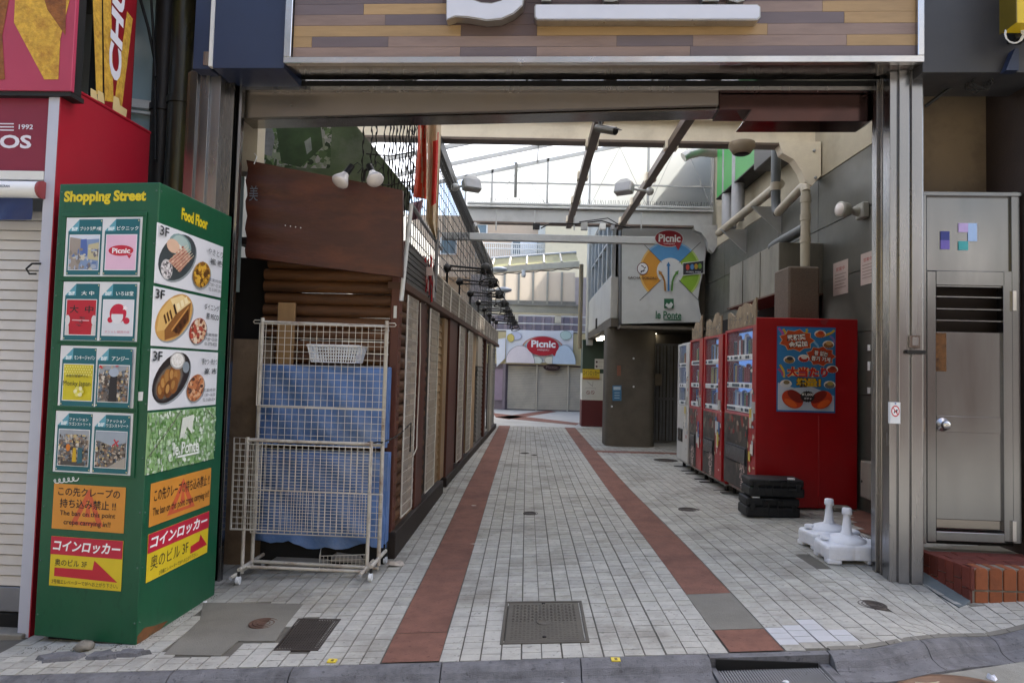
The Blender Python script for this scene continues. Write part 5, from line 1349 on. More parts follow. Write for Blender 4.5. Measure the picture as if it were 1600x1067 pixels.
# white plastic basket on the tarp
BK = Fr(TP.pt(*TP.uv(523, 566, .0), -.06), (1, -.03, 0)); bw, bh, bd_ = .2, .125, .12
bas = thing('plastic_basket', BK.o, 'white perforated plastic basket on top of the blue tarpaulin', 'basket')
def bside(fr, w0, w1, n):
    b = MB(); e = w1 - w0
    for i in range(n + 1): u = i / n; b.tube([fr.pt(-w0 + 2 * w0 * u, 0), fr.pt(-w1 + 2 * w1 * u, bh)], .0042, WHITEP, 4, False)
    for j in range(6): v = j / 5; w_ = w0 + e * v; b.tube([fr.pt(-w_, bh * v), fr.pt(w_, bh * v)], .0042, WHITEP, 4, False)
    return b
bside(Fr(BK.pt(0, 0, bd_ * .8), BK.u), bw * .86, bw, 18).build('front_wall', bas); bside(Fr(BK.pt(0, 0, -bd_ * .8), BK.u), bw * .86, bw, 18).build('back_wall', bas)
b = MB(); b.tube([BK.pt(-bw, bh, bd_), BK.pt(bw, bh, bd_), BK.pt(bw, bh, -bd_), BK.pt(-bw, bh, -bd_), BK.pt(-bw, bh, bd_)], .009, WHITEP, 6); b.build('rim', bas)
for s in (-1, 1):
    b = MB(); b.hexa([BK.pt(s * bw * .86, 0, bd_ * .8), BK.pt(s * bw * .87, 0, bd_ * .8), BK.pt(s * bw * .87, 0, -bd_ * .8), BK.pt(s * bw * .86, 0, -bd_ * .8), BK.pt(s * bw, bh, bd_), BK.pt(s * bw * 1.01, bh, bd_), BK.pt(s * bw * 1.01, bh, -bd_), BK.pt(s * bw, bh, -bd_)], WHITEP); b.build('end_wall', bas)
# timber upright above the rack
q0 = TP.uv(432, 472); q1 = TP.uv(455, 560)
b = MB(); b.fbox(TP, q0[0], q1[0], q1[1] - .1, q0[1], -.06, -.03, mat('raw_board', '8a6a44', .7, 0, .2, 6, stretch=(3, 3, .3), bump=.2)); tag(b.build('timber_board', None, .003), 'pale upright timber board in front of the logs', 'board')
# plywood sheet in the dark gap
q0 = TP.uv(346, 528); q1 = TP.uv(404, 890)
b = MB(); b.fbox(TP, q0[0] - .02, q1[0], gz(-2.2, 5.2), q0[1], -.12, -.10, mat('plywood_dirty', '7a6650', .8, 0, .2, 2.5, dirt='2a211a', dscale=1.3, damt=.8, bump=.2)); tag(b.build('plywood_sheet'), 'stained plywood sheet standing in the gap left of the tarpaulin', 'board')
# wire basket and tray on the floor
wb = thing('wire_basket', TP.pt(*TP.uv(540, 890, .1), .1), 'low wire basket on the ground under the racks', 'basket')
o_ = TP.pt(TP.uv(538, 889, .05)[0], gz(-1.2, 5.1) + .01, .05)
WBf = Fr(o_, (1, .25, 0))
wirepanel(WBf, -.18, .17, 0, .10, .08, .028, .03, .0018, WIRE, wb, 'front_mesh', .003); wirepanel(WBf, -.18, .17, 0, .10, -.14, .028, .03, .0018, WIRE, wb, 'back_mesh', .003)
for s in (-.18, .17): wirepanel(Fr(WBf.pt(s, 0, -.14), WBf.n), 0, .22, 0, .10, 0, .03, .03, .0018, WIRE, wb, 'end_mesh', .003)
b = MB(); b.hexa([WBf.pt(-.1, .05, .06), WBf.pt(.14, .03, .06), WBf.pt(.14, .03, -.1), WBf.pt(-.1, .05, -.1), WBf.pt(-.06, .08, .05), WBf.pt(.12, .055, .05), WBf.pt(.12, .055, -.1), WBf.pt(-.06, .08, -.1)], CONC); b.build('cloth_inside', wb)
q = TP.uv(470, 892, .05); zg = gz(-1.6, 5.1)
b = MB(); b.fbox(TP, q[0] - .24, q[0] + .2, zg + .002, zg + .06, -.1, .1, mat('tray_grey', '8a867e', .5)); tag(b.build('plastic_tray', None, .02), 'grey plastic tray on the ground under the racks', 'tray')
# canvas covered board hanging askew over the logs
CVF = Fr((0, 5.14, 0), (1, -.03, 0))
b = MB(); P = [CVF.uv(*x) for x in ((384, 402), (628, 433), (628, 297), (386, 251))]; nu, nv = 26, 14; vs = []
CANV = mat('brown_canvas', '462317', .45, 0, .35, 7, bump=.4, bscale=25, dirt='6e3a22', dscale=2.2, damt=.75, stretch=(.5, 1, 1.6))
for i in range(nu + 1):
    for j in range(nv + 1):
        u, v = i / nu, j / nv
        a = (P[0][0] * (1 - v) + P[3][0] * v) * (1 - u) + (P[1][0] * (1 - v) + P[2][0] * v) * u; bb = (P[0][1] * (1 - v) + P[3][1] * v) * (1 - u) + (P[1][1] * (1 - v) + P[2][1] * v) * u
        vs.append(CVF.pt(a, bb, .02 * math.exp(-u * 5) * math.sin(26 * v + 2 * u) + .004 * math.sin(8 * u + 3 * v)))
b.add(vs, [(i * (nv + 1) + j, (i + 1) * (nv + 1) + j, (i + 1) * (nv + 1) + j + 1, i * (nv + 1) + j + 1) for i in range(nu) for j in range(nv)], CANV, True)
b.prism(CVF, [(a * .999, bb) for a, bb in P], -.06, -.02, CANV); cv = b.build('canvas_board')
b = MB()
for i in range(4): q = CVF.uv(445 + i * 8, 352 + i * 1.2, .02); b.lathe(CVF.pt(q[0], q[1], .008), CVF.n, [(.005, 0), (.004, .004), (0, .004)], WHITEP, 6)
b.build('studs', cv)
q = CVF.uv(396, 300, .02); A = Art(CVF, .016); A.text('美', q[0] - .035, q[1] - .07, q[0] + .035, q[1] + .05, '6a7078', .0); A.build('chalk_mark', cv)
b = MB(); q = CVF.uv(397, 252); b.tube([CVF.pt(q[0], q[1] + .06, 0), CVF.pt(q[0] + .03, q[1] + .03, .02), CVF.pt(q[0] + .01, q[1] - .03, .02)], .004, WHITEP, 5); b.build('tie', cv)
tag(cv, 'large brown canvas covered board hanging askew above the logs', 'board')
# two reflector bulbs
BULB = mat('bulb_glass', 'd8d0cc', .2, 0, .03, spec=.8)
for k, ((bx, by), (sx, sy), l) in enumerate((((529, 287), (547, 263), 'left white reflector bulb clipped over the brown board'), ((587, 283), (578, 262), 'right white reflector bulb clipped over the brown board'))):
    p0 = onY(sx, sy, 5.08); p1 = onY(bx, by, 5.0); d = (p1 - p0)
    t = thing('clip_lamp', p0, l, 'lamp', 'reflector bulbs over the brown board')
    b = MB(); b.tube([p0 - d * .15, p0 + d * .45], [.024, .027], BLK, 12); b.build('socket', t)
    b = MB(); b.lathe(p0 + d * .4, d, [(.028, 0), (.034, .02), (.062, .07), (.066, .085), (.058, .097), (.03, .108), (0, .112)], BULB, 20); b.build('bulb', t)
    b = MB(); b.tube([p0, p0 + Vector((-.05, .05, -.01)), p0 + Vector((-.06, .06, -.09))], .012, BLK, 8); b.build('clip_arm', t)
    b = MB(); b.tube([p0 + Vector((0, 0, .0)), p0 + Vector((.05, .02, .05)), p0 + Vector((.09, .03, .02)), p0 + Vector((.05, .03, -.03))], .004, BLK, 5); b.build('flex', t)
# green mural sheet
MU = Fr((0, 6.3, 0), (1, -.02, 0))
t = thing('mural_sheet', MU.pt(-1.9, 2.9), 'green leafy painted sheet behind the gateway lintel at the left', 'mural')
P = [MU.uv(x, y) for x, y in ((396, 275), (396, 150), (520, 150), (545, 182), (640, 300), (640, 330))]
MURAL = mat('mural_paint', '5d6e50', .5, 0, .6, 2.2, dirt='93948f', dscale=1.9, damt=.55, bump=.1)
b = MB(); b.prism(MU, P[::-1], -.02, 0, MURAL); b.build('sheet', t)
A = Art(MU, .002)
a0_, b0_ = MU.uv(398, 262); a1_, b1_ = MU.uv(520, 170); A.blobs(a0_, b0_, a1_, b1_, ['3c5230', '5a7048', '6f8a5c', '2f4128', 'a8a8a4', '8a947e', 'b8b4b4', '48603a', 'c4c2be', '9aa38c'], 620, .04, 14)
for pts, k in (([(398, 182), (420, 180), (430, 215), (425, 245), (405, 240)], '8f8f96'), ([(432, 200), (470, 184), (500, 182), (505, 230), (470, 262), (440, 255)], '3c5230'), ([(476, 222), (486, 215), (488, 235), (480, 242)], '8f9490')): A.quad(pts, mat('mural_' + k, k, .5, 0, .5, 5, dirt='2f3f28', dscale=4, damt=.5))
A.build('paint_patches', t)
# cream wall end beside the gateway post
p0 = onY(378, 230, 5.35); p1 = onY(402, 230, 5.35)
b = MB(); b.box((p0.x - .1, 5.35, 2.95), (p1.x, 5.5, 4.6), CREAM); tag(b.build('wall_end'), 'cream wall stub above the dark gap beside the gateway', 'wall')
# white leaning pole, rail and hanging strands
b = MB(); b.tube([onY(643, 318, 5.32), onY(634, 400, 5.3), onY(627, 470, 5.3)], .017, WHITE, 10); tag(b.build('white_pole'), 'slim white pole at the top corner of the log stall', 'pole')
b = MB(); b.tube([onY(645, 322, 5.6), onY(662, 350, 6.3), onY(690, 390, 7.2)], .016, GREYP, 8); tag(b.build('handrail_pipe'), 'grey pipe sloping back above the stall fascia', 'pipe')
b = MB(); b.tube([onY(684, 360, 6.9), onY(680, 440, 6.95), onY(678, 470, 6.95)], .02, GREYP, 8); tag(b.build('upright_pipe'), 'grey upright pipe behind the red ribbons', 'pipe')
net = thing('rope_net', onY(610, 290, 6.1), 'black twisted strands hanging beneath the lintel beside the mural', 'net')
q = random.Random(8)
for px_ in (570, 583, 590, 603, 611, 616, 621, 627, 632, 637, 641, 645, 649):
    p0 = onY(px_, 165, 6.1 + q.uniform(-.1, .2)); L_ = (q.uniform(.5, .75) if px_ < 600 else q.uniform(.8, 1.05))
    b = MB(); pts = [p0 + Vector((.006 * math.sin(i * 1.3), .006 * math.cos(i * 1.3), -L_ * i / 26)) for i in range(27)]
    b.tube(pts, [.010 if i % 3 == 0 else .005 for i in range(27)], BLK, 5); b.build('strand', net)
for zz in (.45, .72):
    p0 = onY(575, 165, 6.12) - Vector((0, 0, zz)); p1 = onY(650, 165, 6.12) - Vector((0, 0, zz - .02)); b = MB(); b.tube([p0, (p0 + p1) / 2 - Vector((0, 0, .03)), p1], .006, BLK, 5); b.build('strand', net)
# wire netting above the stalls
NET = Fr((-1.16, 6.3, 0), (.022, 1, 0))
b = MB(); q = random.Random(9)
for i in range(95): a = i * .115; b.tube([NET.pt(a, 2.45, 0), NET.pt(a + q.uniform(-.03, .03), 3.3, 0), NET.pt(a, 4.1, 0)], .0055, BLK, 4, False)
for j in range(12): zz = 2.55 + j * .14; b.tube([NET.pt(a, zz + q.uniform(-.015, .015), .005) for a in rng(0, 10.9, 18)], .0045, BLK, 4, False)
tag(b.build('wire_netting'), 'black wire netting rising from the stall fascia to the gutter', 'net')
# flag cloths
ORNG = mat('flag_orange', 'd04a2e', .7, 0, .15, 6, bump=.2, bscale=50); CRM = mat('flag_cream', 'd2c0a4', .7, 0, .15, 6, bump=.2, bscale=50); FRED = mat('flag_red', 'c82a20', .7, 0, .12, 6)
def cloth(name, L, Rr, Y_, cols, label, seed):
    """L and Rr: outline pixels down the left and right edge"""
    q = random.Random(seed); b = MB(); n = 24; m_ = 12
    def at(pl, t_):
        t_ *= len(pl) - 1; i = min(int(t_), len(pl) - 2); f_ = t_ - i; return pl[i][0] * (1 - f_) + pl[i + 1][0] * f_, pl[i][1] * (1 - f_) + pl[i + 1][1] * f_
    vs = []
    for j in range(n + 1):
        l_, r_ = at(L, j / n), at(Rr, j / n)
        for i in range(m_ + 1):
            u = i / m_; vs.append(onY(l_[0] * (1 - u) + r_[0] * u, l_[1] * (1 - u) + r_[1] * u, Y_ + .05 * math.sin(u * 10 + seed + j * .06)))
    for j in range(n):
        for i in range(m_):
            k = len(b.v)
            b.add([vs[j * (m_ + 1) + i], vs[j * (m_ + 1) + i + 1], vs[(j + 1) * (m_ + 1) + i + 1], vs[(j + 1) * (m_ + 1) + i]], [(0, 1, 2, 3)], cols((i + .5) / m_, (j + .5) / n), True)
    return tag(b.build(name), label, 'flag', 'faded cloths hanging beside the stalls')
cloth('hanging_flag', [(653, 172), (653, 220), (650, 262), (645, 308)], [(668, 172), (667, 215), (668, 262), (668, 312)], 6.6,
      lambda u, v: CRM if abs(u - .35 - .5 * (v - .3)) < .07 or abs(u - (.95 - .8 * v)) < .06 and v < .35 or u > .93 else ORNG, 'faded orange and cream flag hanging folded above the stall corner', 1)
cloth('hanging_flag', [(667, 172), (668, 250), (666, 320), (666, 345), (680, 374)], [(690, 172), (688, 240), (685, 300), (684, 345), (683, 374)], 6.75,
      lambda u, v: FRED if .38 < u < .8 and .12 + .1 * (1 - u) < v < .6 else CRM, 'cream cloth with a red block hanging beside the orange flag', 4)
cloth('pink_rag', [(640, 318), (641, 345)], [(662, 312), (655, 342)], 6.2, lambda u, v: mat('pink_rag', '9a7a86', .7), 'dull pink rag tied below the orange flag', 2)
rib = thing('ribbon_bunch', onY(670, 455, 6.6), 'bunch of red, black and white straps hanging on the stall fascia', 'straps')
q = random.Random(12)
for i in range(26):
    x0 = q.uniform(661, 678); p0 = onY(x0, q.uniform(397, 410), 6.5 + q.uniform(-.06, .04)); L_ = q.uniform(.25, .42); k = ['b01822', 'a8141e', 'c02028', '1a1616', 'd2ccc8'][i % 5]
    dx = q.uniform(-.02, .05); w_ = q.uniform(.008, .016); b = MB(); pts = []
    for j in range(8): t_ = j / 7; pts.append(p0 + Vector((dx * t_ + .012 * math.sin(t_ * 5 + i), .02 * math.cos(t_ * 6 + i), -L_ * t_)))
    b.tube(pts, [w_ * .5] * 8, c(k), 4); b.build('strap', rib)
q_ = onY(671, 424, 6.38); b = MB(); b.box((q_.x - .03, q_.y - .004, q_.z - .04), (q_.x + .03, q_.y, q_.z + .04), c('d0b8b4')); b.build('price_tag', rib)
# ================================================================== ROOF OVER THE ALLEY
BEAMC = mat('beam_cream', 'e6dcc6', .5, 0, .04, 3, dirt='9a8c72', dscale=1.6, damt=.35)
BEAMB = mat('beam_brown', '6a5c52', .5, .2, .1, 4, dirt='40372f', dscale=2, damt=.5)
STGREY = mat('steel_grey', 'a9aaa8', .45, .2, .06, 3, dirt='6d6a64', dscale=1.8, damt=.4)
GDARK = mat('gutter_dark', '3c3b3a', .5, .3, .12, 4)
ROOFGL = glassmat('roof_sheet', 'd6d9dc', .05, .05)
GABLE = glassmat('gable_sheet', 'd9dcd6', .10, .10)
def ibeam(name, x0, x1, Y_, z0, z1, d, label, m=BEAMC):
    t = thing(name, ((x0 + x1) / 2, Y_, z0), label, 'beam', 'steel roof beams across the alley')
    b = MB(); b.box((x0, Y_ + d / 2 - .012, z0 + .028), (x1, Y_ + d / 2 + .012, z1 - .028), m); b.build('web', t)
    b = MB(); b.box((x0, Y_, z0), (x1, Y_ + d, z0 + .028), BEAMB); b.build('lower_flange', t)
    b = MB(); b.box((x0, Y_, z1 - .028), (x1, Y_ + d, z1), m); b.build('upper_flange', t)
    return t
YB1, YB2 = 8.1, 12.6
zb0, zb1 = onY(900, 221, YB1).z, onY(900, 180, YB1).z
zc0, zc1 = onY(900, 351, YB2).z, onY(900, 324, YB2).z
b1 = ibeam('roof_beam', -3.1, 3.40, YB1, zb0, zb1, .18, 'deep cream steel beam crossing the alley nearest the street')
b2 = ibeam('roof_beam', -1.25, 3.38, YB2, zc0, zc1, .18, 'second cream steel beam crossing the alley further in', STGREY)
def haunch(par, Y_, pxs, m):
    P = [(onY(x, y, Y_).x, onY(x, y, Y_).z) for x, y in pxs]
    fr = Fr((0, Y_, 0), (1, 0, 0)); ar = sum(P[i][0] * P[(i + 1) % len(P)][1] - P[(i + 1) % len(P)][0] * P[i][1] for i in range(len(P)))
    b = MB(); b.prism(fr, P if ar > 0 else P[::-1], -.14, .012, m); b.build('end_bracket', par)
haunch(b1, YB1, [(1216, 222), (1282, 222), (1282, 275), (1268, 291), (1258, 284), (1252, 268), (1240, 250), (1222, 240)], BEAMC)
haunch(b2, YB2, [(1084, 352), (1122, 352), (1122, 382), (1114, 395), (1108, 390), (1104, 375), (1096, 364), (1085, 360)], STGREY)
for x_ in (1272, 1274): p = onY(x_, 236 if x_ == 1272 else 278, YB1 - .015); b = MB(); b.lathe(p, (0, -1, 0), [(.018, 0), (.018, .012), (0, .012)], STGREY, 6); b.build('bolt', b1)
# longitudinal rails below the beams
def rail(pxa, pxb, zz, label, Y0=6.0, Y1=12.7, w_=.10):
    X_ = (onZ(*pxa, zz).x + onZ(*pxb, zz).x) / 2
    t = thing('roof_rail', (X_, 9, zz), label, 'rail', 'brown steel rails under the roof')
    b = MB(); b.box((X_ - w_ / 2, Y0, zz), (X_ + w_ / 2, Y1, zz + .012), BEAMB); b.build('bottom_plate', t)
    for s in (-1, 1): b = MB(); b.box((X_ + s * w_ / 2 - (.008 if s > 0 else 0), Y0, zz + .0125), (X_ + s * w_ / 2 + (.008 if s < 0 else 0), Y1, zz + .09), BEAMB); b.build('side_plate', t)
    for k in range(5): y_ = Y0 + .7 + k * 1.35; b = MB(); b.box((X_ - w_ * .75, y_, zz + .005), (X_ + w_ * .75, y_ + .16, zz + .11), BEAMC); b.build('bracket', t)
    return X_
XRA = rail((905, 290), (894, 345), 4.12, 'brown steel rail running into the alley carrying the camera')
XRB = rail((1040, 240), (980, 345), 4.12, 'brown steel rail running into the alley nearer the right wall')
# box beam carrying conduits
p0, p1 = onY(690, 368, 11.6), onY(1024, 368, 11.6)
t = thing('conduit_beam', p0, 'pale box beam hung across the alley with conduits and boxes on top', 'beam')
b = MB(); b.box((p0.x, 11.6, p0.z - .06), (p1.x, 11.72, p0.z + .06), STGREY); b.build('box_section', t, .006)
for x_ in (693, 775, 835, 897, 1002):
    q = onY(x_, 360, 11.64); b = MB(); b.cyl((q.x, q.y, q.z), (q.x, q.y, zc0 + .02), .012, STGREY, n=6); b.build('hanger_rod', t)
b = MB(); b.tube([onY(845, 357, 11.62), onY(860, 349, 11.62), onY(900, 350, 11.62), onY(940, 345, 11.62), onY(962, 352, 11.62), onY(985, 356, 11.62)], .012, BLK, 6); b.tube([onY(905, 347, 11.6), onY(950, 341, 11.6), onY(965, 350, 11.6)], .009, BLK, 6); b.build('cable', t)
for x_, y_, w_, h_, m_ in ((838, 353, .06, .05, BLK), (913, 352, .055, .075, STGREY), (942, 354, .05, .05, WHITE), (958, 355, .03, .04, GREYP)):
    q = onY(x_, y_, 11.6); b = MB(); b.box((q.x - w_, q.y, q.z - h_), (q.x + w_, q.y + .1, q.z + h_), m_); b.build('junction_box', t, .006)
# gutter beam on the left
XG = -1.12
t = thing('eave_gutter', (XG, 12, 4.1), 'dark steel gutter beam running along the top of the stalls', 'gutter')
b = MB(); b.box((XG - .07, 7.4, 4.03), (XG + .03, 20.0, 4.20), GDARK); b.build('gutter', t, .006)
b = MB(); b.cyl((XG + .10, 12.4, 4.10), (XG + .10, 20.0, 4.10), .04, WHITE, n=10); b.build('rain_pipe', t)
b = MB(); b.box((XG - .16, 7.4, 4.205), (XG - .02, 20.0, 4.26), STGREY); b.build('cap_strip', t)
# sloping glazed roof
def zroof(x): return 5.12 + .225 * (x + 1.3)
rf = thing('glass_roof', (0, 9, 5), 'sloping glazed roof with slim white rafters over the alley mouth', 'roof')
YR = [5.6, 6.5, 7.4, 8.3, 9.2, 10.1, 11.0, 11.9, 12.8]
XRs = [-3.25, -1.5, .1, 1.75, 3.6]
for y_ in YR:
    b = MB(); b.hexa([(XRs[0], y_ - .02, zroof(XRs[0]) - .07), (XRs[-1], y_ - .02, zroof(XRs[-1]) - .07), (XRs[-1], y_ + .02, zroof(XRs[-1]) - .07), (XRs[0], y_ + .02, zroof(XRs[0]) - .07), (XRs[0], y_ - .02, zroof(XRs[0])), (XRs[-1], y_ - .02, zroof(XRs[-1])), (XRs[-1], y_ + .02, zroof(XRs[-1])), (XRs[0], y_ + .02, zroof(XRs[0]))], STGREY); b.build('rafter', rf)
for y_, y2 in zip(YR, YR[1:]):
    for x_, x2 in zip(XRs, XRs[1:]):
        b = MB(); b.add([(x_ + .005, y_ + .005, zroof(x_) + .006), (x2 - .005, y_ + .005, zroof(x2) + .006), (x2 - .005, y2 - .005, zroof(x2) + .006), (x_ + .005, y2 - .005, zroof(x_) + .006)], [(0, 1, 2, 3)], ROOFGL); b.build('pane', rf)
for x_ in XRs[1:-1]:
    b = MB(); b.box((x_ - .012, YR[0], zroof(x_) - .04), (x_ + .012, YR[-1], zroof(x_) - .005), STGREY); b.build('glazing_bar', rf)
# gable over the second beam
gb = thing('gable_screen', (1, 12.85, zc1), 'translucent gable screen with thin posts and wire bracing over the second beam', 'screen')
gx = [-1.25, -.75, .3, 1.1, 2.2, 3.4]
for x_, x2 in zip(gx, gx[1:]):
    b = MB(); b.add([(x_ + .02, 12.84, zc1 + .05), (x2 - .02, 12.84, zc1 + .05), (x2 - .02, 12.84, zroof(x2) - .02), (x_ + .02, 12.84, zroof(x_) - .02)], [(0, 1, 2, 3)], GABLE); b.build('pane', gb)
for x_ in gx:
    b = MB(); b.box((x_ - .02, 12.78, zc1), (x_ + .02, 12.83, zroof(x_)), STGREY); b.build('post', gb)
b = MB(); b.box((-1.25, 12.79, 4.98), (3.4, 12.82, 5.01), STGREY); b.build('cross_rail', gb)
for xa_, xb_ in ((-.75, .3), (1.1, 2.2), (2.2, 3.4)):
    for s in (0, 1): b = MB(); b.cyl((xa_ if s else xb_, 12.77, zc1 + .05), ((xa_ + xb_) / 2, 12.77, zroof((xa_ + xb_) / 2) - .08), .006, STGREY, n=5); b.build('brace', gb)
b = MB(); b.cyl((-1.2, 12.7, zc1 + .06), (3.35, 12.7, zc1 + .06), .03, STGREY, n=8); b.build('handrail', gb)
b = MB(); q = random.Random(4)
for i in range(120): x_ = -1.15 + i * .038; b.tube([(x_, 12.66, zc1 + .08), (x_ + q.uniform(-.03, .03), 12.66, zc1 + .16)], .004, BLK, 4)
b.build('bird_spikes', gb, 0, 'stuff')
q = onY(807, 232, 12.6); b = MB(); b.lathe((q.x, 12.7, q.z), (0, 0, -1), [(.09, 0), (.09, .03), (.03, .1), (.03, .9), (0, .9)], STGREY, 12); b.build('lamp_stem', gb)
# little hanging rods under the roof
for px_, l in ((822, 'short steel rod hanging below the lintel in mid air'), (1019, 'short steel rod hanging below the lintel near the rails')):
    p = onY(px_, 178, 7.6); b = MB(); b.cyl((p.x, p.y, zroof(p.x)), (p.x, p.y, p.z - .08), .012, DARKST, n=6); tag(b.build('hanging_rod'), l, 'rod', 'rods hanging from the roof')
# floodlights, camera, speaker
def flood(px_, py_, Y_, face, label, wallx):
    p = onY(px_, py_, Y_); t = thing('floodlight', p, label, 'lamp', 'grey floodlights under the roof')
    fr = Fr(p, Vector((face, -.75, 0)).cross(Vector((0, 0, 1))) * -1, (0, .35, 1))
    b = MB(); b.prism(fr, [(-.13, -.09), (.13, -.09), (.13, .06), (.05, .12), (-.05, .12), (-.13, .06)], -.09, .03, STGREY); b.build('housing', t, .012)
    b = MB(); b.fbox(fr, -.11, .11, -.075, .05, .031, .036, GREYP); b.build('lens', t)
    b = MB(); b.tube([p + Vector((0, .05, 0)), Vector((wallx, Y_ + .1, p.z - .03))], .018, STGREY, 8); b.build('arm', t)
    b = MB(); b.ball((wallx, Y_ + .1, p.z - .03), .06, STGREY, 10); b.build('mount', t)
flood(738, 287, 9.3, .4, 'grey floodlight on the gutter beam above the stalls', XG + .05)
flood(974, 292, 9.4, -.5, 'grey floodlight on the brown rail near the right', XRB)
p = onY(948, 203, 7.0); t = thing('security_camera', p, 'dark bullet security camera on the roof rail under the cream beam', 'camera')
d = Vector((.16, -.16, -.085))
b = MB(); b.tube([p - d * .6, p + d * .5], .042, mat('camera_body', '57544c', .35, .2), 14); b.build('body', t)
b = MB(); b.tube([p + d * .5, p + d * .56], [.038, .03], BLACK, 14); b.build('lens', t)
b = MB(); b.hexa([p + Vector(v_) for v_ in ((-.12, .06, .055), (-.06, .12, .055), (.15, -.08, -.035), (.09, -.14, -.035), (-.12, .06, .062), (-.06, .12, .062), (.15, -.08, -.028), (.09, -.14, -.028))], GREYP); b.build('sun_shield', t)
b = MB(); b.tube([p - d * .3, p + Vector((-.06, .1, .06)), Vector((XRA, p.y + .12, 4.14))], .022, BLK, 8); b.build('bracket', t)
p = onY(1161, 238, 8.0)
t = thing('ceiling_speaker', p, 'round beige speaker under the first cream beam', 'speaker')
b = MB(); b.lathe((p.x, 8.05, zb0), (0, 0, -1), [(.15, 0), (.155, .05), (.12, .10), (.10, .13), (0, .135)], mat('speaker_beige', '8a7c68', .5), 24); b.build('shell', t)
b = MB(); b.lathe((p.x, 8.05, zb0 - .134), (0, 0, -1), [(.085, 0), (.08, .006), (0, .006)], DARKST, 20); b.build('grille', t)

# ================================================================== RIGHT WALL OF THE ALLEY
XW = 3.45
WALLT = mat('wall_stone', '53534d', .35, 0, .12, 2.5, rnd=.05, dirt='4a4943', dscale=1.2, damt=.5, bump=.05, bscale=50)
UPW = mat('upper_cream', 'a89f8a', .8, 0, .08, 3, bump=.25, bscale=120, dirt='77705f', dscale=1.2, damt=.4)
rw = thing('alley_wall', (XW + .1, 8, 0), 'grey stone panel wall with cream plaster above on the right of the alley', 'wall')
b = MB(); b.box((XW + .02, 4.95, -.2), (XW + .4, 13.4, 3.82), MORT); b.build('core', rw)
b = MB(); b.box((XW + .0, 4.95, 3.83), (XW + .4, 20, 6.2), UPW); b.build('upper_wall', rw)
WF = Fr((XW, 13.4, 0), (0, -1, 0))      # faces the alley
hz = [0, .62, 1.27, 1.92, 2.56, 3.2, 3.82]
for j in range(6):
    a = 0
    while a < 8.4:
        a2 = min(a + 1.3, 8.44); red = (13.4 - a2 > 4.0 and 13.4 - a < 7.3 and hz[j + 1] < 2.0)
        b = MB(); b.fbox(WF, a + .004, a2 - .004, hz[j] + .004, hz[j + 1] - .004, -.02, R.uniform(0, .002), mat('wall_red', '4a1418', .3, 0, .15, 3, rnd=.08) if red else WALLT); b.build('wall_panel', rw, .002)
        a = a2
# pier and hood
def wbox(name, label, cat, X0, X1, Y0, Y1, z0, z1, m, bev=.006, parts=()):
    b = MB(); b.box((X0, Y0, z0), (X1, Y1, z1), m); o = b.build(name, None, bev); tag(o, label, cat); return o
GRAN = mat('pier_granite', '5c5045', .8, 0, .35, 60, bump=.4, bscale=160, dirt='3a3028', dscale=1.6, damt=.5)
wbox('granite_pier', 'short brown granite pier behind the red machine, pipe on top', 'pier', 2.86, 3.2, 7.55, 8.0, 0, 2.66, GRAN, .02)
HOODM = mat('hood_metal', '77746b', .4, .5, .25, 3, stretch=(1, 1, .3), dirt='3c3a35', dscale=2.2, damt=.8)
hd = wbox('vent_hood', 'stained metal vent hood on the wall above the machines', 'duct', 2.93, XW - .003, 8.05, 10.0, 2.42, 3.02, HOODM, .006)
for y_ in (8.7, 9.4): b = MB(); b.box((2.922, y_ - .015, 2.42), (2.93, y_ + .015, 3.02), HOODM); b.build('seam', hd)
b = MB(); b.box((2.90, 8.04, 2.405), (XW - .004, 10.02, 2.425), mat('hood_rust', '5a4030', .7)); b.build('lower_lip', hd)
wbox('niche_shade_box', 'black recess under the vent hood behind the machines', 'recess', 3.36, XW - .004, 8.1, 12.4, .1, 2.40, DARK, 0)  # solid black box stands in for the shade below the hood
# pipes
PVC = mat('pipe_cream', 'a8a08e', .45, 0, .08, 5, dirt='6e675a', dscale=2.5, damt=.5); PVCG = mat('pipe_grey', '4c5154', .4, 0, .1, 5)
def wp(px_, py_, X_): return onX(px_, py_, X_)
t = thing('drain_pipe', (3.1, 7.7, 2.52), 'cream drain pipe with elbow rising from the granite pier', 'pipe')
a_ = onY(1258, 415, 7.7); top_ = onY(1258, 300, 7.7)
b = MB(); b.cyl((a_.x, 7.7, 2.64), (a_.x, 7.7, top_.z), .052, PVC, n=14); b.build('riser', t)
for z_ in (2.95, 3.2, top_.z - .12): b = MB(); b.cyl((a_.x, 7.7, z_), (a_.x, 7.7, z_ + .07), .06, PVC, n=14); b.build('collar', t)
e2 = Vector((a_.x - .02, 8.5, top_.z - .05))
b = MB(); b.tube([(a_.x, 7.7, top_.z), (a_.x, 7.73, top_.z + .06), (a_.x, 7.8, top_.z + .08), e2 + Vector((0, -.1, .02)), e2], .052, PVC, 12); b.build('elbow_run', t)
b = MB(); b.tube([e2, e2 + Vector((0, .06, .06)), e2 + Vector((0, .08, .2)), (e2.x, 8.58, 4.5)], .058, PVCG, 12); b.build('grey_riser', t)
b = MB(); b.cyl((e2.x, 8.58, e2.z + .3), (e2.x, 8.58, e2.z + .4), .068, PVC, n=14); b.build('collar', t)
b = MB(); b.tube([(a_.x, 7.72, 3.12), (a_.x - .1, 8.3, 3.05), (a_.x - .12, 8.4, 3.02)], .06, PVCG, 12); b.build('grey_branch', t)
t = thing('wall_pipe', (3.15, 10, 3.8), 'long pale pipe on triangular brackets along the right wall', 'pipe')
b = MB(); b.cyl((3.12, 8.55, 3.86), (3.12, 11.3, 3.80), .06, PVC, n=14); b.build('run', t)
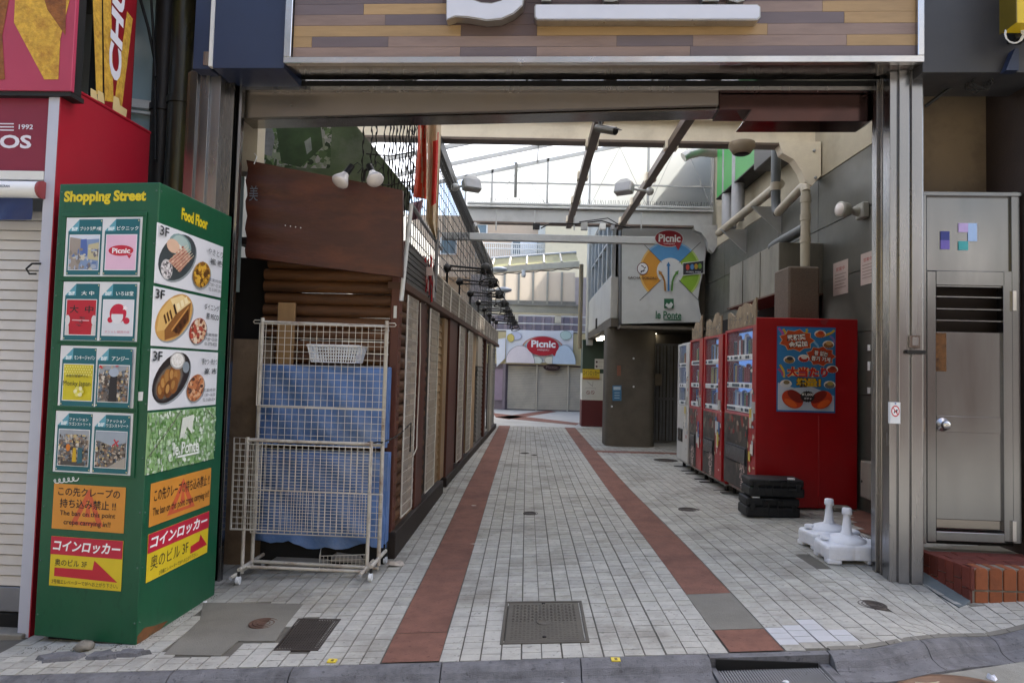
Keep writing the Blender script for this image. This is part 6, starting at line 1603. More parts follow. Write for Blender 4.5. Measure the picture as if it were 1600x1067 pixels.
for y_ in (9.4, 10.9):
    b = MB(); b.prism(Fr((3.03, y_, 0), (1, 0, 0)), [(0, 3.78), (.42, 3.40), (.42, 3.78)], -.015, .015, STGREY); b.build('bracket', t)
for X_, y_, r_, l in ((3.22, 10.6, .10, 'grey vertical duct under the green panel'), (3.26, 11.2, .12, 'wide grey duct behind the green panel')):
    b = MB(); b.cyl((X_, y_, 3.86), (X_, y_, 6.), r_, GREYP, n=14); tag(b.build('vertical_duct'), l, 'duct', 'ducts at the right wall')
b = MB(); q = random.Random(3); pts = [onY(1119, 240, 11.9), onY(1095, 237, 11.7), onY(1075, 242, 11.6), onY(1067, 247, 11.6)]
pp = []
for i in range(3):
    for k in range(8): pp.append(pts[i].lerp(pts[i + 1], k / 8))
b.tube(pp, [.085 if i % 2 else .07 for i in range(len(pp))], mat('flex_duct', 'a6a6a4', .35, .7), 12); tag(b.build('flexible_duct'), 'silver flexible duct poking out beside the green panel', 'duct')
# green banner panel and grey air box
t = thing('green_panel', (3.18, 10.6, 4.4), 'bright green sign panel high on the right beneath the roof', 'sign')
b = MB(); b.box((3.15, 9.62, 4.45), (3.18, 11.55, 6.0), mat('sign_green', '2f8a3c', .45, 0, .05)); b.build('face', t)
b = MB(); b.box((3.181, 9.64, 4.47), (3.42, 11.53, 5.95), GDARK); b.build('box', t)
b = MB(); b.box((3.14, 9.6, 4.43), (3.42, 11.57, 4.449), DARKST); b.build('lower_trim', t)
wbox('air_unit', 'dark air unit on the wall next to the green panel', 'air unit', 3.1, XW - .003, 8.75, 9.5, 4.3, 5.1, GDARK, .01)
# emergency lamp
p = onX(1348, 330, 3.42); t = thing('wall_lamp', p, 'round emergency lamp on the grey wall near the gateway', 'lamp')
b = MB(); b.box((3.38, p.y - .08, p.z - .08), (XW + .0, p.y + .08, p.z + .08), mat('lamp_grey', 'a09f97', .4)); b.build('base', t, .01)
b = MB(); b.lathe((3.39, p.y + .02, p.z), (-1, -.35, 0), [(.05, 0), (.05, .05), (.03, .07), (.03, .11), (.075, .16), (.08, .24), (.07, .25), (0, .25)], mat('lamp_grey', 'a09f97', .4), 20); b.build('head', t)
b = MB(); d = Vector((-1, -.35, 0)).normalized(); b.lathe(Vector((3.39, p.y + .02, p.z)) + d * .251, d, [(.062, 0), (.05, .01), (0, .014)], BULB, 20); b.build('lens', t)
# paper notices
for k, (P, l) in enumerate((([(1302, 412), (1325, 405), (1326, 455), (1303, 465)], 'white paper notice on the grey wall, further from the gateway'), ([(1345, 398), (1368, 390), (1368, 440), (1346, 447)], 'white paper notice on the grey wall right beside the gateway'))):
    fr = Fr((XW - .001, 10, 0), (0, -1, 0)); a0, b0, a1, b1_ = rect_px(fr, P)
    b = MB(); b.fbox(fr, a0, a1, b0, b1_, .001, .004, c('b8a8a0')); o = b.build('paper_notice'); tag(o, l, 'notice', 'paper notices on the right wall')
    A = Art(fr, .005); h_ = b1_ - b0; w_ = a1 - a0
    A.text('営業中', a0 + .2 * w_, b1_ - .28 * h_, a1 - .2 * w_, b1_ - .16 * h_, 'a04a44', .01)
    for j in range(5): A.rect(a0 + .12 * w_, b1_ - (.4 + .1 * j) * h_, a1 - (.12 + .1 * (j % 2)) * w_, b1_ - (.37 + .1 * j) * h_, '8a7a74')
    A.build('print', o)
for z_, l in ((1.75, 'upper'), (1.55, 'middle'), (1.32, 'lower')):
    b = MB(); b.box((XW - .012, 6.93, z_ - .03), (XW - .003, 6.98, z_ + .03 + (.03 if l == 'middle' else 0)), WHITEP); tag(b.build('wall_socket'), '%s of the small white sockets on the red wall by the machine' % l, 'socket', 'sockets beside the red machine')
p = onX(1358, 750, 3.4); b = MB(); b.box((3.36, p.y - .1, p.z - .18), (XW - .003, p.y + .1, p.z + .18), mat('box_beige', '9a948a', .5)); o = b.build('utility_box', None, .008); tag(o, 'beige utility box low on the red wall beside the machine', 'box')
b = MB(); b.lathe((3.359, p.y + .06, p.z - .02), (-1, 0, 0), [(.012, 0), (.012, .006), (0, .006)], DARKST, 10); b.build('lock', o)

# ================================================================== BUILDING AT THE RIGHT, FURTHER IN
DCON = mat('dark_concrete', '5a5348', .85, 0, .15, 3, bump=.3, bscale=90, dirt='3a352d', dscale=1.3, damt=.6)
YL = 13.0
LP = Fr((0, YL, 0), (1, 0, 0))
lp = thing('lightbox_sign', (2.6, YL, 2.4), 'white lightbox direction sign with coloured arc, arrows and green lettering', 'sign')
outl = [(970, 356), (970, 507), (1099, 504), (1094, 488), (1091, 467), (1094, 446), (1099, 425), (1103, 398), (1104, 354)]
P = [LP.uv(*x) for x in outl]
LBOX = mat('lightbox_white', 'b9bbb9', .4, 0, .05, 4, dirt='8f8f8a', dscale=1.5, damt=.3)
b = MB(); b.prism(LP, P, -.35, -.012, BLACK); b.build('casing', lp)
b = MB(); ca = sum(p[0] for p in P) / len(P); cb = sum(p[1] for p in P) / len(P)
b.prism(LP, [(ca + (a - ca) * .985, cb + (bb - cb) * .985) for a, bb in P], -.011, 0, LBOX); b.build('panel', lp)
A = Art(LP, .002, .001)
cpx, cpy = 1047, 424
ca, cb = LP.uv(cpx, cpy); ru = LP.uv(1090, 424)[0] - ca; ri = LP.uv(1068, 424)[0] - ca
def arc(t0, t1, r0, r1, col, sx=1.):
    pts = [(ca + sx * r1 * math.cos(t), cb + r1 * math.sin(t)) for t in rng(t0, t1, 14)] + [(ca + sx * r0 * math.cos(t), cb + r0 * math.sin(t)) for t in rng(t1, t0, 14)]
    A.poly(pts, col)
for t0, t1, k1, k2, e in ((.785, 2.36, '7fa8c8', '4a88b8', 0), (2.36, 3.93, 'cfa860', 'c08424', 1), (-.785, .785, 'a8bc68', '7ba02a', 1)):
    arc(t0, t1, ri * .9, ru * 1.12, k1, 1.); arc(t0, t1, ri, ru * 1.05, k2, 1.)
A.ell(ca, cb, ri * 1.0, ri * 1.0, 'c4c6c4')
for t in (.785, 2.36, 3.93, -.785): A.line([(ca + ri * .9 * math.cos(t), cb + ri * .9 * math.sin(t)), (ca + ru * 1.55 * math.cos(t), cb + ru * 1.55 * math.sin(t))], .012, '55585a')
x0, y0 = LP.uv(1022, 386); x1, y1 = LP.uv(1068, 360); A.ell((x0 + x1) / 2, (y0 + y1) / 2, (x1 - x0) / 2, (y1 - y0) / 2, 'd8d8d6'); A.ell((x0 + x1) / 2, (y0 + y1) / 2, (x1 - x0) / 2 * .95, (y1 - y0) / 2 * .93, '96202a')
q = LP.uv(1062, 390); A.poly([(q[0] - .10, q[1] + .10), (q[0] + .04, q[1] + .14), (q[0] - .03, q[1] - .02)], '96202a')
A.tpx('Picnic', (1029, 366), (1063, 379), 'e4e2e0', .03); A.tpx('HARAJUKU', (1037, 380), (1054, 383), 'd8c8c4', .01)
q = LP.uv(1004, 420); A.ell(q[0], q[1], .11, .12, '5a2a30'); A.ell(q[0], q[1], .095, .105, 'd0d0d0'); A.line([(q[0] - .03, q[1] + .06), (q[0] + .02, q[1] + .03)], .02, '3a3236'); A.line([(q[0] + .02, q[1] + .0), (q[0] + .06, q[1] + .03)], .02, '3a3236'); A.blobs(q[0] - .04, q[1] - .08, q[0] + .04, q[1] - .02, ['3a3236'], 5, .02, 2)
A.tpx('GACHA GOKORO', (981, 432), (1027, 437), '4a3420', .02)
A.quad([(1066, 411), (1100, 407), (1100, 428), (1066, 431)], 'c4c6c0'); A.quad([(1067, 412), (1099, 408), (1099, 427), (1067, 430)], '22242c')
for k, (x_, col) in enumerate(((1074, 'b04030'), (1081, '4a78a8'), (1087, 'b08a30'), (1093, '6a8a3a'))): q = LP.uv(x_, 418 - k * .6); A.ell(q[0], q[1], .035, .055, col, n=12)
A.tpx('ANIMAL PARK', (1071, 424), (1095, 427), 'c4c8c8', .01)
def arrow(pts, col, hw):
    q = [LP.uv(*x) for x in pts]; A.line(q, .035, col); (xa_, ya_), (xb_, yb_) = q[-2], q[-1]; d = Vector((xb_ - xa_, yb_ - ya_)).normalized(); n_ = Vector((-d.y, d.x))
    A.poly([(xb_ + n_.x * hw, yb_ + n_.y * hw), (xb_ - n_.x * hw, yb_ - n_.y * hw), (xb_ + d.x * hw * 2, yb_ + d.y * hw * 2)][::1], col)
arrow([(1044, 455), (1044, 416)], '2f6a9a', .04); arrow([(1039, 455), (1038, 440), (1035, 432), (1032, 428)], '9a6a24', .04); arrow([(1049, 455), (1050, 440), (1053, 432), (1056, 428)], '4a7a2e', .04)
A.quad([(1037, 467), (1052, 467), (1052, 482), (1037, 482)], '1f5a3c'); q = LP.uv(1044.5, 476); A.poly([(q[0] - .07, q[1] - .02), (q[0] - .04, q[1] + .03), (q[0], q[1] + .0), (q[0] + .04, q[1] + .05), (q[0] + .08, q[1] - .0), (q[0] + .05, q[1] - .06), (q[0], q[1] - .08)], 'b8bcb8')
A.tpx('le Ponte', (1024, 486), (1064, 499), '1f5a3c', .025); q0, q1 = LP.uv(1036, 500.5), LP.uv(1064, 499.3); A.rect(q0[0], q0[1], q1[0], q1[1], '1f5a3c')
A.build('print', lp)
rb_ = thing('arcade_building', (3, 15, 0), 'two storey arcade building with window band above a dark passage', 'building')
b = MB(); b.box((1.62, YL + .36, 2.36), (6, 19.0, 2.52), DCON); b.build('passage_ceiling', rb_)
b = MB(); b.box((1.75, YL - .05, 2.30), (3.45, YL + .36, 2.355), DCON); b.build('ceiling_edge', rb_)
UPWH = mat('upper_white', 'b4b2aa', .7, 0, .06, 3, dirt='85817a', dscale=1.4, damt=.4)
RFr = Fr((1.62, 19.0, 0), (0, -1, 0))      # second floor face towards the alley
b = MB(); b.fbox(RFr, 0, 5.5, 2.53, 3.35, -.15, 0, UPWH); b.build('parapet', rb_, .01)
b = MB(); b.fbox(RFr, 0, 5.5, 4.9, 5.6, -.15, 0, UPWH); b.build('upper_wall', rb_)
GL = mat('window_glass', '5a6a72', .08, 0, .1, 3, spec=1.)
for i in range(6):
    a0 = .15 + i * .88
    b = MB(); b.fbox(RFr, a0, a0 + .82, 3.40, 4.86, -.1, -.08, GL); wv = b.build('window', rb_)
    b = MB()
    for q in ((a0 - .03, a0 + .03, 3.36, 4.9), (a0 + .79, a0 + .85, 3.36, 4.9)): b.fbox(RFr, *q, -.1, -.02, STGREY)
    b.fbox(RFr, a0 + .03, a0 + .79, 3.36, 3.40, -.1, -.02, STGREY); b.fbox(RFr, a0 + .03, a0 + .79, 4.86, 4.90, -.1, -.02, STGREY); b.fbox(RFr, a0 + .03, a0 + .79, 4.2, 4.24, -.1, -.03, STGREY); b.build('frame', wv)
b = MB(); b.box((1.77, YL + .4, 2.53), (6, 15, 5.6), DCON); b.box((1.77, 15.001, 2.53), (6, 19, 7), DCON); b.build('inner_block', rb_)  # tops out of view, stepped so sun lights the gable but not the stalls
b = MB(); b.box((1.60, 18.35, 2.2), (1.75, 19.0, 5.6), UPWH); b.build('corner_pier', rb_)
b = MB(); q = onY(921, 505, 16.); b.box((1.595, 16.0, q.z - .12), (1.62, 16.25, q.z + .12), DARKST); b.build('wall_vent', rb_)
cl = thing('concrete_column', (2.05, 14, 0), 'dark concrete column under the lightbox sign', 'column')
b = MB(); ring = []
for cx_, cy_, t0 in ((2.40, 13.83, -1.5708), (2.40, 14.32, 0), (1.78, 14.32, 1.5708), (1.78, 13.83, 3.1416)):
    ring += [(cx_ + .18 * math.cos(t0 + q * 1.5708 / 6), cy_ + .18 * math.sin(t0 + q * 1.5708 / 6)) for q in range(7)]
n_ = len(ring); b.add([(x, y, -.02) for x, y in ring] + [(x, y, 2.355) for x, y in ring], [(i, (i + 1) % n_, n_ + (i + 1) % n_, n_ + i) for i in range(n_)], DCON, True); b.build('shaft', cl)
fc = Fr((0, 13.645, 0), (1, 0, 0))
A = Art(fc, .003); A.quad([(957, 602), (971, 602), (971, 626), (957, 626)], '3a6a8a'); A.quad([(958.5, 604), (969.5, 604), (969.5, 609), (958.5, 609)], 'a8bcc8')
for y_ in (613, 617, 621): A.quad([(960, y_), (968, y_), (968, y_ + 1.2), (960, y_ + 1.2)], '9ab0c0')
A.build('blue_notice', cl); A = Art(fc, .003); A.quad([(964, 571), (970, 571), (970, 587), (964, 587)], '7a4a36'); A.build('brown_plate', cl)
for x_, y_ in ((990, 560), (990, 604), (956, 635)): p = onY(x_, y_, 13.64); b = MB(); b.lathe(p, (0, -1, 0), [(.02, 0), (.015, .012), (0, .014)], WHITEP, 10); b.build('bolt_cap', cl)
# recess behind: folding grille, side wall
gr = thing('folding_grille', (3, 15.2, 0), 'grey folding grille closing the recess behind the white machine', 'grille')
for i in range(22): x_ = 2.62 + i * .075; b = MB(); b.box((x_, 15.0 + .03 * (i % 2), .02), (x_ + .05, 15.04 + .03 * (i % 2), 2.1), GREYP); b.build('slat', gr)
for z_ in (.9, 2.08): b = MB(); b.box((2.6, 14.98, z_), (4.3, 14.995, z_ + .05), GREYP); b.build('rail', gr)
b = MB(); b.box((2.59, 14.55, 0), (2.62, 19, 2.36), DCON); b.box((2.6, 15.2, 0), (6, 15.3, 2.36), DCON); b.build('passage_wall', rb_)
t = thing('notice_cabinet', (2.75, 14.9, 1), 'pale wall cabinet in the recess behind the column', 'cabinet')
q0, q1 = onY(1022, 584, 14.6), onY(1034, 603, 14.6); b = MB(); b.box((q0.x, 14.6, q1.z), (q1.x, 14.75, q0.z), mat('cab_beige', '8a7f70', .5)); b.build('box', t, .006)
b = MB(); b.box((q0.x + .01, 14.594, q1.z + .01), (q1.x - .01, 14.6, q0.z - .01), mat('cab_beige', '8a7f70', .5)); b.build('door', t, .003)
DL = mat('downlight', 'fff4dc', .5, var=0, emit=6.)
for x_, y_ in ((1039, 513), (1022, 521)):
    p = onZ(x_, y_, 2.352); t = thing('downlight', p, 'small lit downlight in the passage ceiling %s' % ('nearer the alley front' if x_ == 1039 else 'deeper in the passage'), 'lamp', 'downlights under the lightbox sign')
    zz = 2.352 if p.y > YL + .36 else 2.298
    b = MB(); b.box((p.x - .05, p.y - .05, zz - .006), (p.x + .05, p.y + .05, zz), DL); b.build('lens', t)
    b = MB(); b.tube([(p.x - .06, p.y - .06, zz), (p.x + .06, p.y - .06, zz), (p.x + .06, p.y + .06, zz), (p.x - .06, p.y + .06, zz), (p.x - .06, p.y - .06, zz)], .006, GREYP, 5); b.build('trim_ring', t)
# painted pillar
PF = Fr((0, 18.7, 0), (1, 0, 0)); x0, x1 = onY(909, 620, 18.7).x, onY(946, 620, 18.7).x + .5
pl = thing('painted_pillar', ((x0 + x1) / 2, 19, 0), 'square pillar banded dark red, white and green carrying coin locker signs', 'pillar')
zA, zB, zC = onY(925, 625, 18.7).z, onY(925, 583, 18.7).z, 2.36
for z0_, z1_, m_, nm in ((0, zA, mat('pillar_red', '55161a', .5, 0, .08), 'red_band'), (zA, zB, mat('pillar_white', 'c4c4be', .5, 0, .06, 4, dirt='9a978e', dscale=2, damt=.4), 'white_band'), (zB, zC, mat('pillar_green', '1f3a2c', .5, 0, .08), 'green_band')):
    b = MB(); b.box((x0, 18.7, z0_), (x1, 19.3, z1_), m_); b.build(nm, pl)
b = MB(); p = PF.uv(923, 585); a0, b0 = PF.uv(910, 592); a1, b1_ = PF.uv(937, 577); b.fbox(PF, a0, a1, b0, b1_, .0, .03, c('c2a81e')); yo = b.build('yellow_sign', pl)
A = Art(PF, .033, .002); A.text('コインロッカー', a0 + .02, b0 + .10, a1 - .02, b1_ - .04, '2a2618', .01); A.rect(a0, b0, a1, b0 + .03, 'a05020'); A.text('ビル3Fへお上がり下さい', a0 + .05, b0 + .04, a1 - .05, b0 + .08, 'a04020', 0); A.build('print', yo)
a0, b0 = PF.uv(929, 577); a1, b1_ = PF.uv(947, 561); b = MB(); b.fbox(PF, a0, a1, b0 + .01, b1_, .0, .035, c('c8c6c0')); wo = b.build('white_sign', pl)
A = Art(PF, .038, .002)
for yy in (.28, .7): A.ell(a0 + .05, b0 + (b1_ - b0) * yy, .03, .03, '4a3038', n=14); A.text('エレベーター', a0 + .1, b0 + (b1_ - b0) * (yy - .05), a1 - .02, b0 + (b1_ - b0) * (yy + .08), '3a3638', .0)
A.build('print', wo)
A = Art(PF, .004, .002); q = PF.uv(923, 601); A.line([(q[0] - .1, q[1] + .09), (q[0] + .05, q[1] - .04)], .015, '8a8a86'); A.line([(q[0] + .05, q[1] - .04), (q[0] + .06, q[1] + .1)], .012, '8a8a86'); A.text('no smoking', q[0] - .14, q[1] - .11, q[0] + .14, q[1] - .07, '8a8a86', 0)
for x_ in (919, 926): q = PF.uv(x_, 613); A.ell(q[0], q[1], .05, .05, '8a4a4a', n=16); A.ell(q[0], q[1], .038, .038, 'c4c4be', n=16); A.line([(q[0] - .03, q[1] + .03), (q[0] + .03, q[1] - .03)], .012, '6a3a3a')
A.build('small_marks', pl)
p0, p1 = onY(934, 546, 17.0), onY(947, 537, 17.0)
t = thing('fluorescent_lamp', p0, 'lit fluorescent tube fitting under the arcade ceiling by the pillar', 'lamp')
b = MB(); b.box((p0.x, 15.9, 2.27), (p0.x + .12, 17.3, 2.31), DL); b.build('tube', t); b = MB(); b.box((p0.x - .03, 15.85, 2.311), (p0.x + .15, 17.35, 2.355), WHITE); b.build('housing', t)
# ================================================================== VENDING MACHINES
VRED = mat('machine_red', '9a0c14', .35, 0, .06, 3, dirt='7a0a12', dscale=1.2, damt=.5, coat=.1)
VWHT = mat('machine_white', 'c0c0be', .35, 0, .05, 4, dirt='8f8d88', dscale=1.8, damt=.4)
LIT = mat('display_light', '6f9be0', .4, var=0, emit=.22)
CLEAR = mat('display_glass', '9aa4b0', .05, 0, 0, alpha=.12)
VX = 2.42
def machine(Y0, Y1, body, z1, label, seed, topper=True, front=None, group='vending machines along the right wall'):
    q = random.Random(seed)
    w_ = Y1 - Y0; z0 = .1; X1 = 3.3
    gzm = gz(VX, (Y0 + Y1) / 2)
    t = thing('vending_machine', (VX + .3, (Y0 + Y1) / 2, gzm), label, 'vending machine', group)
    fr = Fr((VX, Y1, 0), (0, -1, 0))
    fm = front or body
    b = MB(); b.box((VX + .165, Y0 + .012, z0 + gzm), (X1, Y1 - .012, z1), body); b.box((VX + .05, Y0 + .012, z0 + gzm), (VX + .1645, Y0 + .04, z1), body); b.box((VX + .05, Y1 - .04, z0 + gzm), (VX + .1645, Y1 - .012, z1), body); b.box((VX + .05, Y0 + .0401, z1 - .03), (VX + .1645, Y1 - .0401, z1), body); b.box((VX + .05, Y0 + .0401, z0 + gzm), (VX + .1645, Y1 - .0401, z0 + gzm + .8), body); b.build('cabinet', t, .012)
    # front door: a frame round three display windows and the lower panel
    h0, h1 = z0 + gzm + .03, z1 - .02; hw = h0 + (h1 - h0) * .47
    b = MB(); b.fbox(fr, .015, w_ - .015, h0, hw, -.05, 0, fm); lowp = b.build('lower_door', t, .008)
    for a0, a1, b0, b1_ in ((.015, .07, hw, h1), (w_ - .20, w_ - .015, hw, h1), (.07, w_ - .2, h1 - .03, h1)):
        b = MB(); b.fbox(fr, a0, a1, b0 + .001, b1_, -.05, 0, fm); b.build('door_frame', t, .004)
    hs = [hw + .01, hw + .29 * (h1 - hw), hw + .62 * (h1 - hw), h1 - .03]
    for k in range(3):
        a0, a1, b0, b1_ = .075, w_ - .205, hs[k], hs[k + 1]
        b = MB(); b.fbox(fr, a0, a1, b0, b1_, -.16, -.15, LIT); win = b.build('display_window', t)
        m = MB(); cans = ['8a3a40', '3a5a90', '4a705a', 'b8bcc4', '5a4a48', 'a89a68', '2a3040', '8aa8d0', '6a4a6a', 'c8d0dc']
        a = a0 + .045
        while a < a1 - .03:
            hh = (b1_ - b0) * q.uniform(.45, .68); m.cyl(fr.pt(a, b0 + .065, -.10), fr.pt(a, b0 + .065 + hh, -.10), .028, c(cans[q.randrange(10)]), n=8)
            m.cyl(fr.pt(a, b0 + .065 + hh, -.10), fr.pt(a, b0 + .075 + hh, -.10), .02, c('a8acb0'), n=8); a += .068
        o_ = m.build('sample_cans', win); o_['kind'] = 'stuff'
        m = MB(); m.fbox(fr, a0, a1, b0, b0 + .06, -.149, -.01, WHITEP); m.build('button_shelf', win)
        m = MB(); a = a0 + .02
        while a < a1 - .05: m.fbox(fr, a, a + .045, b0 + .012, b0 + .046, -.0099, -.004, c('3a4a5a' if q.random() < .5 else 'd0d4d8')); a += .068
        o_ = m.build('buttons', win); o_['kind'] = 'stuff'
        m = MB(); m.fbox(fr, a0, a1, b0 + .061, b1_ - .002, -.02, -.017, CLEAR); m.build('pane', win)
    # coin panel, bin, prints on the lower door
    A = Art(fr, .003, .001)
    pal = ['4a3a34', '6a5a50', '8a7868', '3a3230', 'b0a498', '7a1a1e', '2e2a2a', '9c8c7c'] if body is VRED else ['b4b4b2', '9a9a98', 'c8c8c6', 'a03038', '7a7a7a']
    if body is VRED:
        A.rect(.03, h0 + .01, w_ - .31, hw - .03, '38332f'); A.blobs(.03, h0 + .01, w_ - .31, hw - .03, ['302c2a', '453e39', '544a43', '3a3634', '2a2726', '665a50'], 60, .07, seed); A.blobs(.03, hw - .25, w_ - .31, hw - .03, ['7a1a1e', '8a2a22', '6a5448', '9a8c7c', '4a1a1c'], 16, .04, seed + 9)
    A.blobs(w_ - .30, h0 + .1, w_ - .03, hw + .5, ['d0ccc4', 'b8b0a4', 'c8b890', '9a2a28', '5a5450', '8a94a0'], 22, .03, seed + 4)
    for k in range(6): a_ = w_ - .28 + q.random() * .12; b_ = h0 + .3 + q.random() * .5; A.rect(a_, b_, a_ + .05 + .04 * q.random(), b_ + .08 + .1 * q.random(), q.choice(['d8d4cc', 'c8c0b0', '3a6aa0', 'c8b040', 'b8bcc0']))
    if body is VRED: A.text('恐', w_ - .55, h0 + .12, w_ - .38, h0 + .32, 'd0b8b4', .0); A.text('者', w_ - .52, h0 + .02, w_ - .4, h0 + .12, 'd0b8b4', .0)
    o_ = A.build('stickers', lowp); o_['kind'] = 'stuff'
    b = MB(); b.fbox(fr, .12, w_ - .35, h0 + .28, h0 + .48, -.04, .012, DARKST); b.build('dispensing_bin', t, .008)
    b = MB(); b.fbox(fr, .14, w_ - .37, h0 + .30, h0 + .46, .0121, .018, mat('bin_flap', '3a3a3c', .15, .2)); b.build('bin_flap', t, .004)
    b = MB(); b.fbox(fr, w_ - .16, w_ - .06, hw + .02, hw + .14, -.01, .012, STGREY); b.build('coin_panel', t, .004)
    for s in (Y0 + .12, Y1 - .12):
        b = MB(); b.cyl((VX + .1, s, gzm - .002), (VX + .1, s, gzm + z0 + .005), .025, DARKST, n=10); b.box((VX - .06, s - .035, gzm - .001), (VX + .2, s + .035, gzm + .008), DARKST); b.build('foot', t)
    b = MB(); b.box((VX + .06, Y0 + .02, gzm + z0 - .02), (X1 - .02, Y1 - .02, gzm + z0 - .001), STGREY); b.build('base_rail', t)
    if topper:
        pts = [(.06, z1 - .01)]; n = 14
        for i in range(n + 1): u = i / n; pts.append((.06 + (w_ - .2) * (1 - u) if False else .06 + (w_ - .2) * u, z1 + .11 + .09 * abs(math.sin(u * 5.5 + seed)) + .10 * u + q.uniform(-.02, .02)))
        pts.append((w_ - .14, z1 - .01))
        b = MB(); b.prism(fr, pts[::-1], -.03, -.015, mat('cardboard_printed', '8f7f68', .8, 0, .3, 7, dirt='5a4c3c', dscale=6, damt=.7, bump=.2)); tp = b.build('card_topper', t)
        A = Art(fr, -.013, .001); A.text('ガチャ', .12, z1 + .02, .12 + .4 * w_, z1 + .14, '4a4032', .01); A.blobs(.1 + .5 * w_, z1 + .0, w_ - .2, z1 + .14, ['6a5c48', 'a89880', '4a4034'], 14, .03, seed); A.build('print', tp)
    return t
m4 = machine(7.20, 8.42, VRED, 2.0, 'nearest red vending machine with a large red side panel and poster', 11)
machine(8.50, 9.42, VRED, 1.97, 'middle red vending machine beside the poster machine', 23)
machine(9.46, 10.22, VRED, 1.97, 'far red vending machine next to the white one', 37)
machine(10.26, 11.02, VWHT, 1.94, 'white vending machine at the far end of the row', 41, False)
# big red side panel with poster on the nearest machine
SP = Fr((0, 7.17, 0), (1, -.02, 0))
def sx(px_, py_): return SP.uv(px_, py_)
a0 = sx(1181, 640)[0]; a1 = sx(1340, 640)[0]; z0_ = sx(1250, 793)[1]; z1_ = sx(1250, 497)[1]
b = MB(); b.fbox(SP, a0, a1, z0_, z1_, -.035, .0, VRED); b.build('side_panel', m4, .006)
PQ = [(1214, 511), (1306, 511), (1304, 645), (1213, 643)]
pa0, pb0, pa1, pb1 = rect_px(SP, PQ)
b = MB(); b.fbox(SP, pa0, pa1, pb0, pb1, .001, .005, c('2468a8')); po = b.build('poster', m4)
A = Art(SP, .006, .0008); W_ = pa1 - pa0; H_ = pb1 - pb0
def U(u, v): return pa0 + u * W_, pb0 + (1 - v) * H_
x0, y0 = U(.02, .98); x1, y1 = U(.98, .02); A.rect(x0, y0, x1, y1, '2f78b0')
xx, yy = U(0, .74); A.poly([(x0, y0), (x1, y0), (x1, U(0, .80)[1]), (U(.6, 0)[0], U(0, .70)[1]), (U(.3, 0)[0], U(0, .72)[1]), (x0, U(0, .66)[1])], 'b8c4d4')
for u0, v0, u1, v1, k in ((.02, .02, .1, .12, 'b050a0'), (.1, .03, .13, .12, 'c8a828'), (.5, .02, .47, .08, 'c8a828'), (.98, .03, .8, .1, 'c8a828'), (.05, .45, .12, .6, 'c8a828'), (.02, .5, .1, .58, 'b05078'), (.9, .1, .97, .18, '8070b0'), (.6, .15, .72, .28, '7aa8d0')): A.line([U(u0, v0), U((u0 + u1) / 2 + .03, (v0 + v1) / 2), U(u1, v1)], .022, k)
def burst(u, v, ru_, rv, n, k):
    p = U(u, v); A.ell(p[0], p[1], ru_ * W_ * 1.05, rv * H_ * 1.05, 'd8b088', n=n * 2, jag=.2); A.ell(p[0], p[1], ru_ * W_, rv * H_, k, n=n * 2, jag=.2)
burst(.33, .16, .30, .13, 9, 'b8481c'); burst(.74, .34, .25, .115, 9, 'b03c1c')
def T(s, u0, v0, u1, v1, k, ol=None, bo=.03, rot=0.):
    p, q = U(u0, v1), U(u1, v0)
    if ol: A.text(s, p[0], p[1], q[0], q[1], ol, bo + .06, rot=rot, grow=.006)
    A.text(s, p[0], p[1], q[0], q[1], k, bo, rot=rot)
T('累积奖', .16, .09, .48, .16, 'ece8e4', '1a1a1a', .03, .1); T('金増加', .19, .17, .51, .24, 'ece8e4', '1a1a1a', .03, .1)
T('꽝 없는', .63, .28, .86, .335, 'ece8e4', '1a1a1a', .02, -.08); T('뽑기 기계', .58, .345, .9, .40, 'ece8e4', '1a1a1a', .02, -.08)
T('大当たり', .16, .47, .86, .59, 'b8241c', 'e0b878', .05); T('増量！', .32, .60, .74, .70, 'c8a020', '3a1a10', .05)
for u, v, k, k2 in ((.2, .39, '8a6a3a', '2a2a30'), (.72, .08, 'c06028', 'b0381c'), (.86, .2, '8a5a30', 'c8a060'), (.44, .37, 'a82818', 'd0c8c0'), (.14, .67, 'c8ccd0', '7a6a4a'), (.88, .67, '6a6058', '9a8a4a'), (.92, .49, 'b04020', '8a2a18')):
    p = U(u, v); A.ell(p[0], p[1], .10 * W_, .045 * H_, 'e0dcd4', n=14); A.ell(p[0], p[1] - .008, .085 * W_, .035 * H_, k, n=12); A.ell(p[0] + .005, p[1] + .012, .055 * W_, .024 * H_, k2, n=10)
for u, s in ((.25, 1), (.74, -1)):
    p = U(u, .85); A.ell(p[0], p[1], .19 * W_, .10 * H_, 'b83a18', rot=-.5 * s); A.ell(p[0] + s * .03, p[1] + .03, .16 * W_, .055 * H_, '7a1c10', rot=-.6 * s); A.ell(p[0] - s * .02, p[1] - .04, .12 * W_, .035 * H_, 'd0581e', rot=-.5 * s)
p = U(.5, .815); A.ell(p[0], p[1], .13 * W_, .068 * H_, '1a1a1c', n=36, jag=.12); T('¥1,000', .40, .775, .60, .81, 'e8e6e2', None, .02); T('ガチャ', .44, .825, .57, .85, 'e8e6e2', None, .02)
A.build('print', po)
A = Art(SP, .002); A.quad([(1281, 500), (1296, 498), (1290, 508), (1283, 506)], '8a2a30'); A.build('tape_scrap', m4)
b = MB(); q = sx(1247, 700); b.tube([SP.pt(sx(1279, 650)[0], sx(1279, 650)[1], .001), SP.pt(sx(1279, 790)[0], sx(1279, 790)[1], .001)], .006, VRED, 6); b.build('panel_crease', m4)
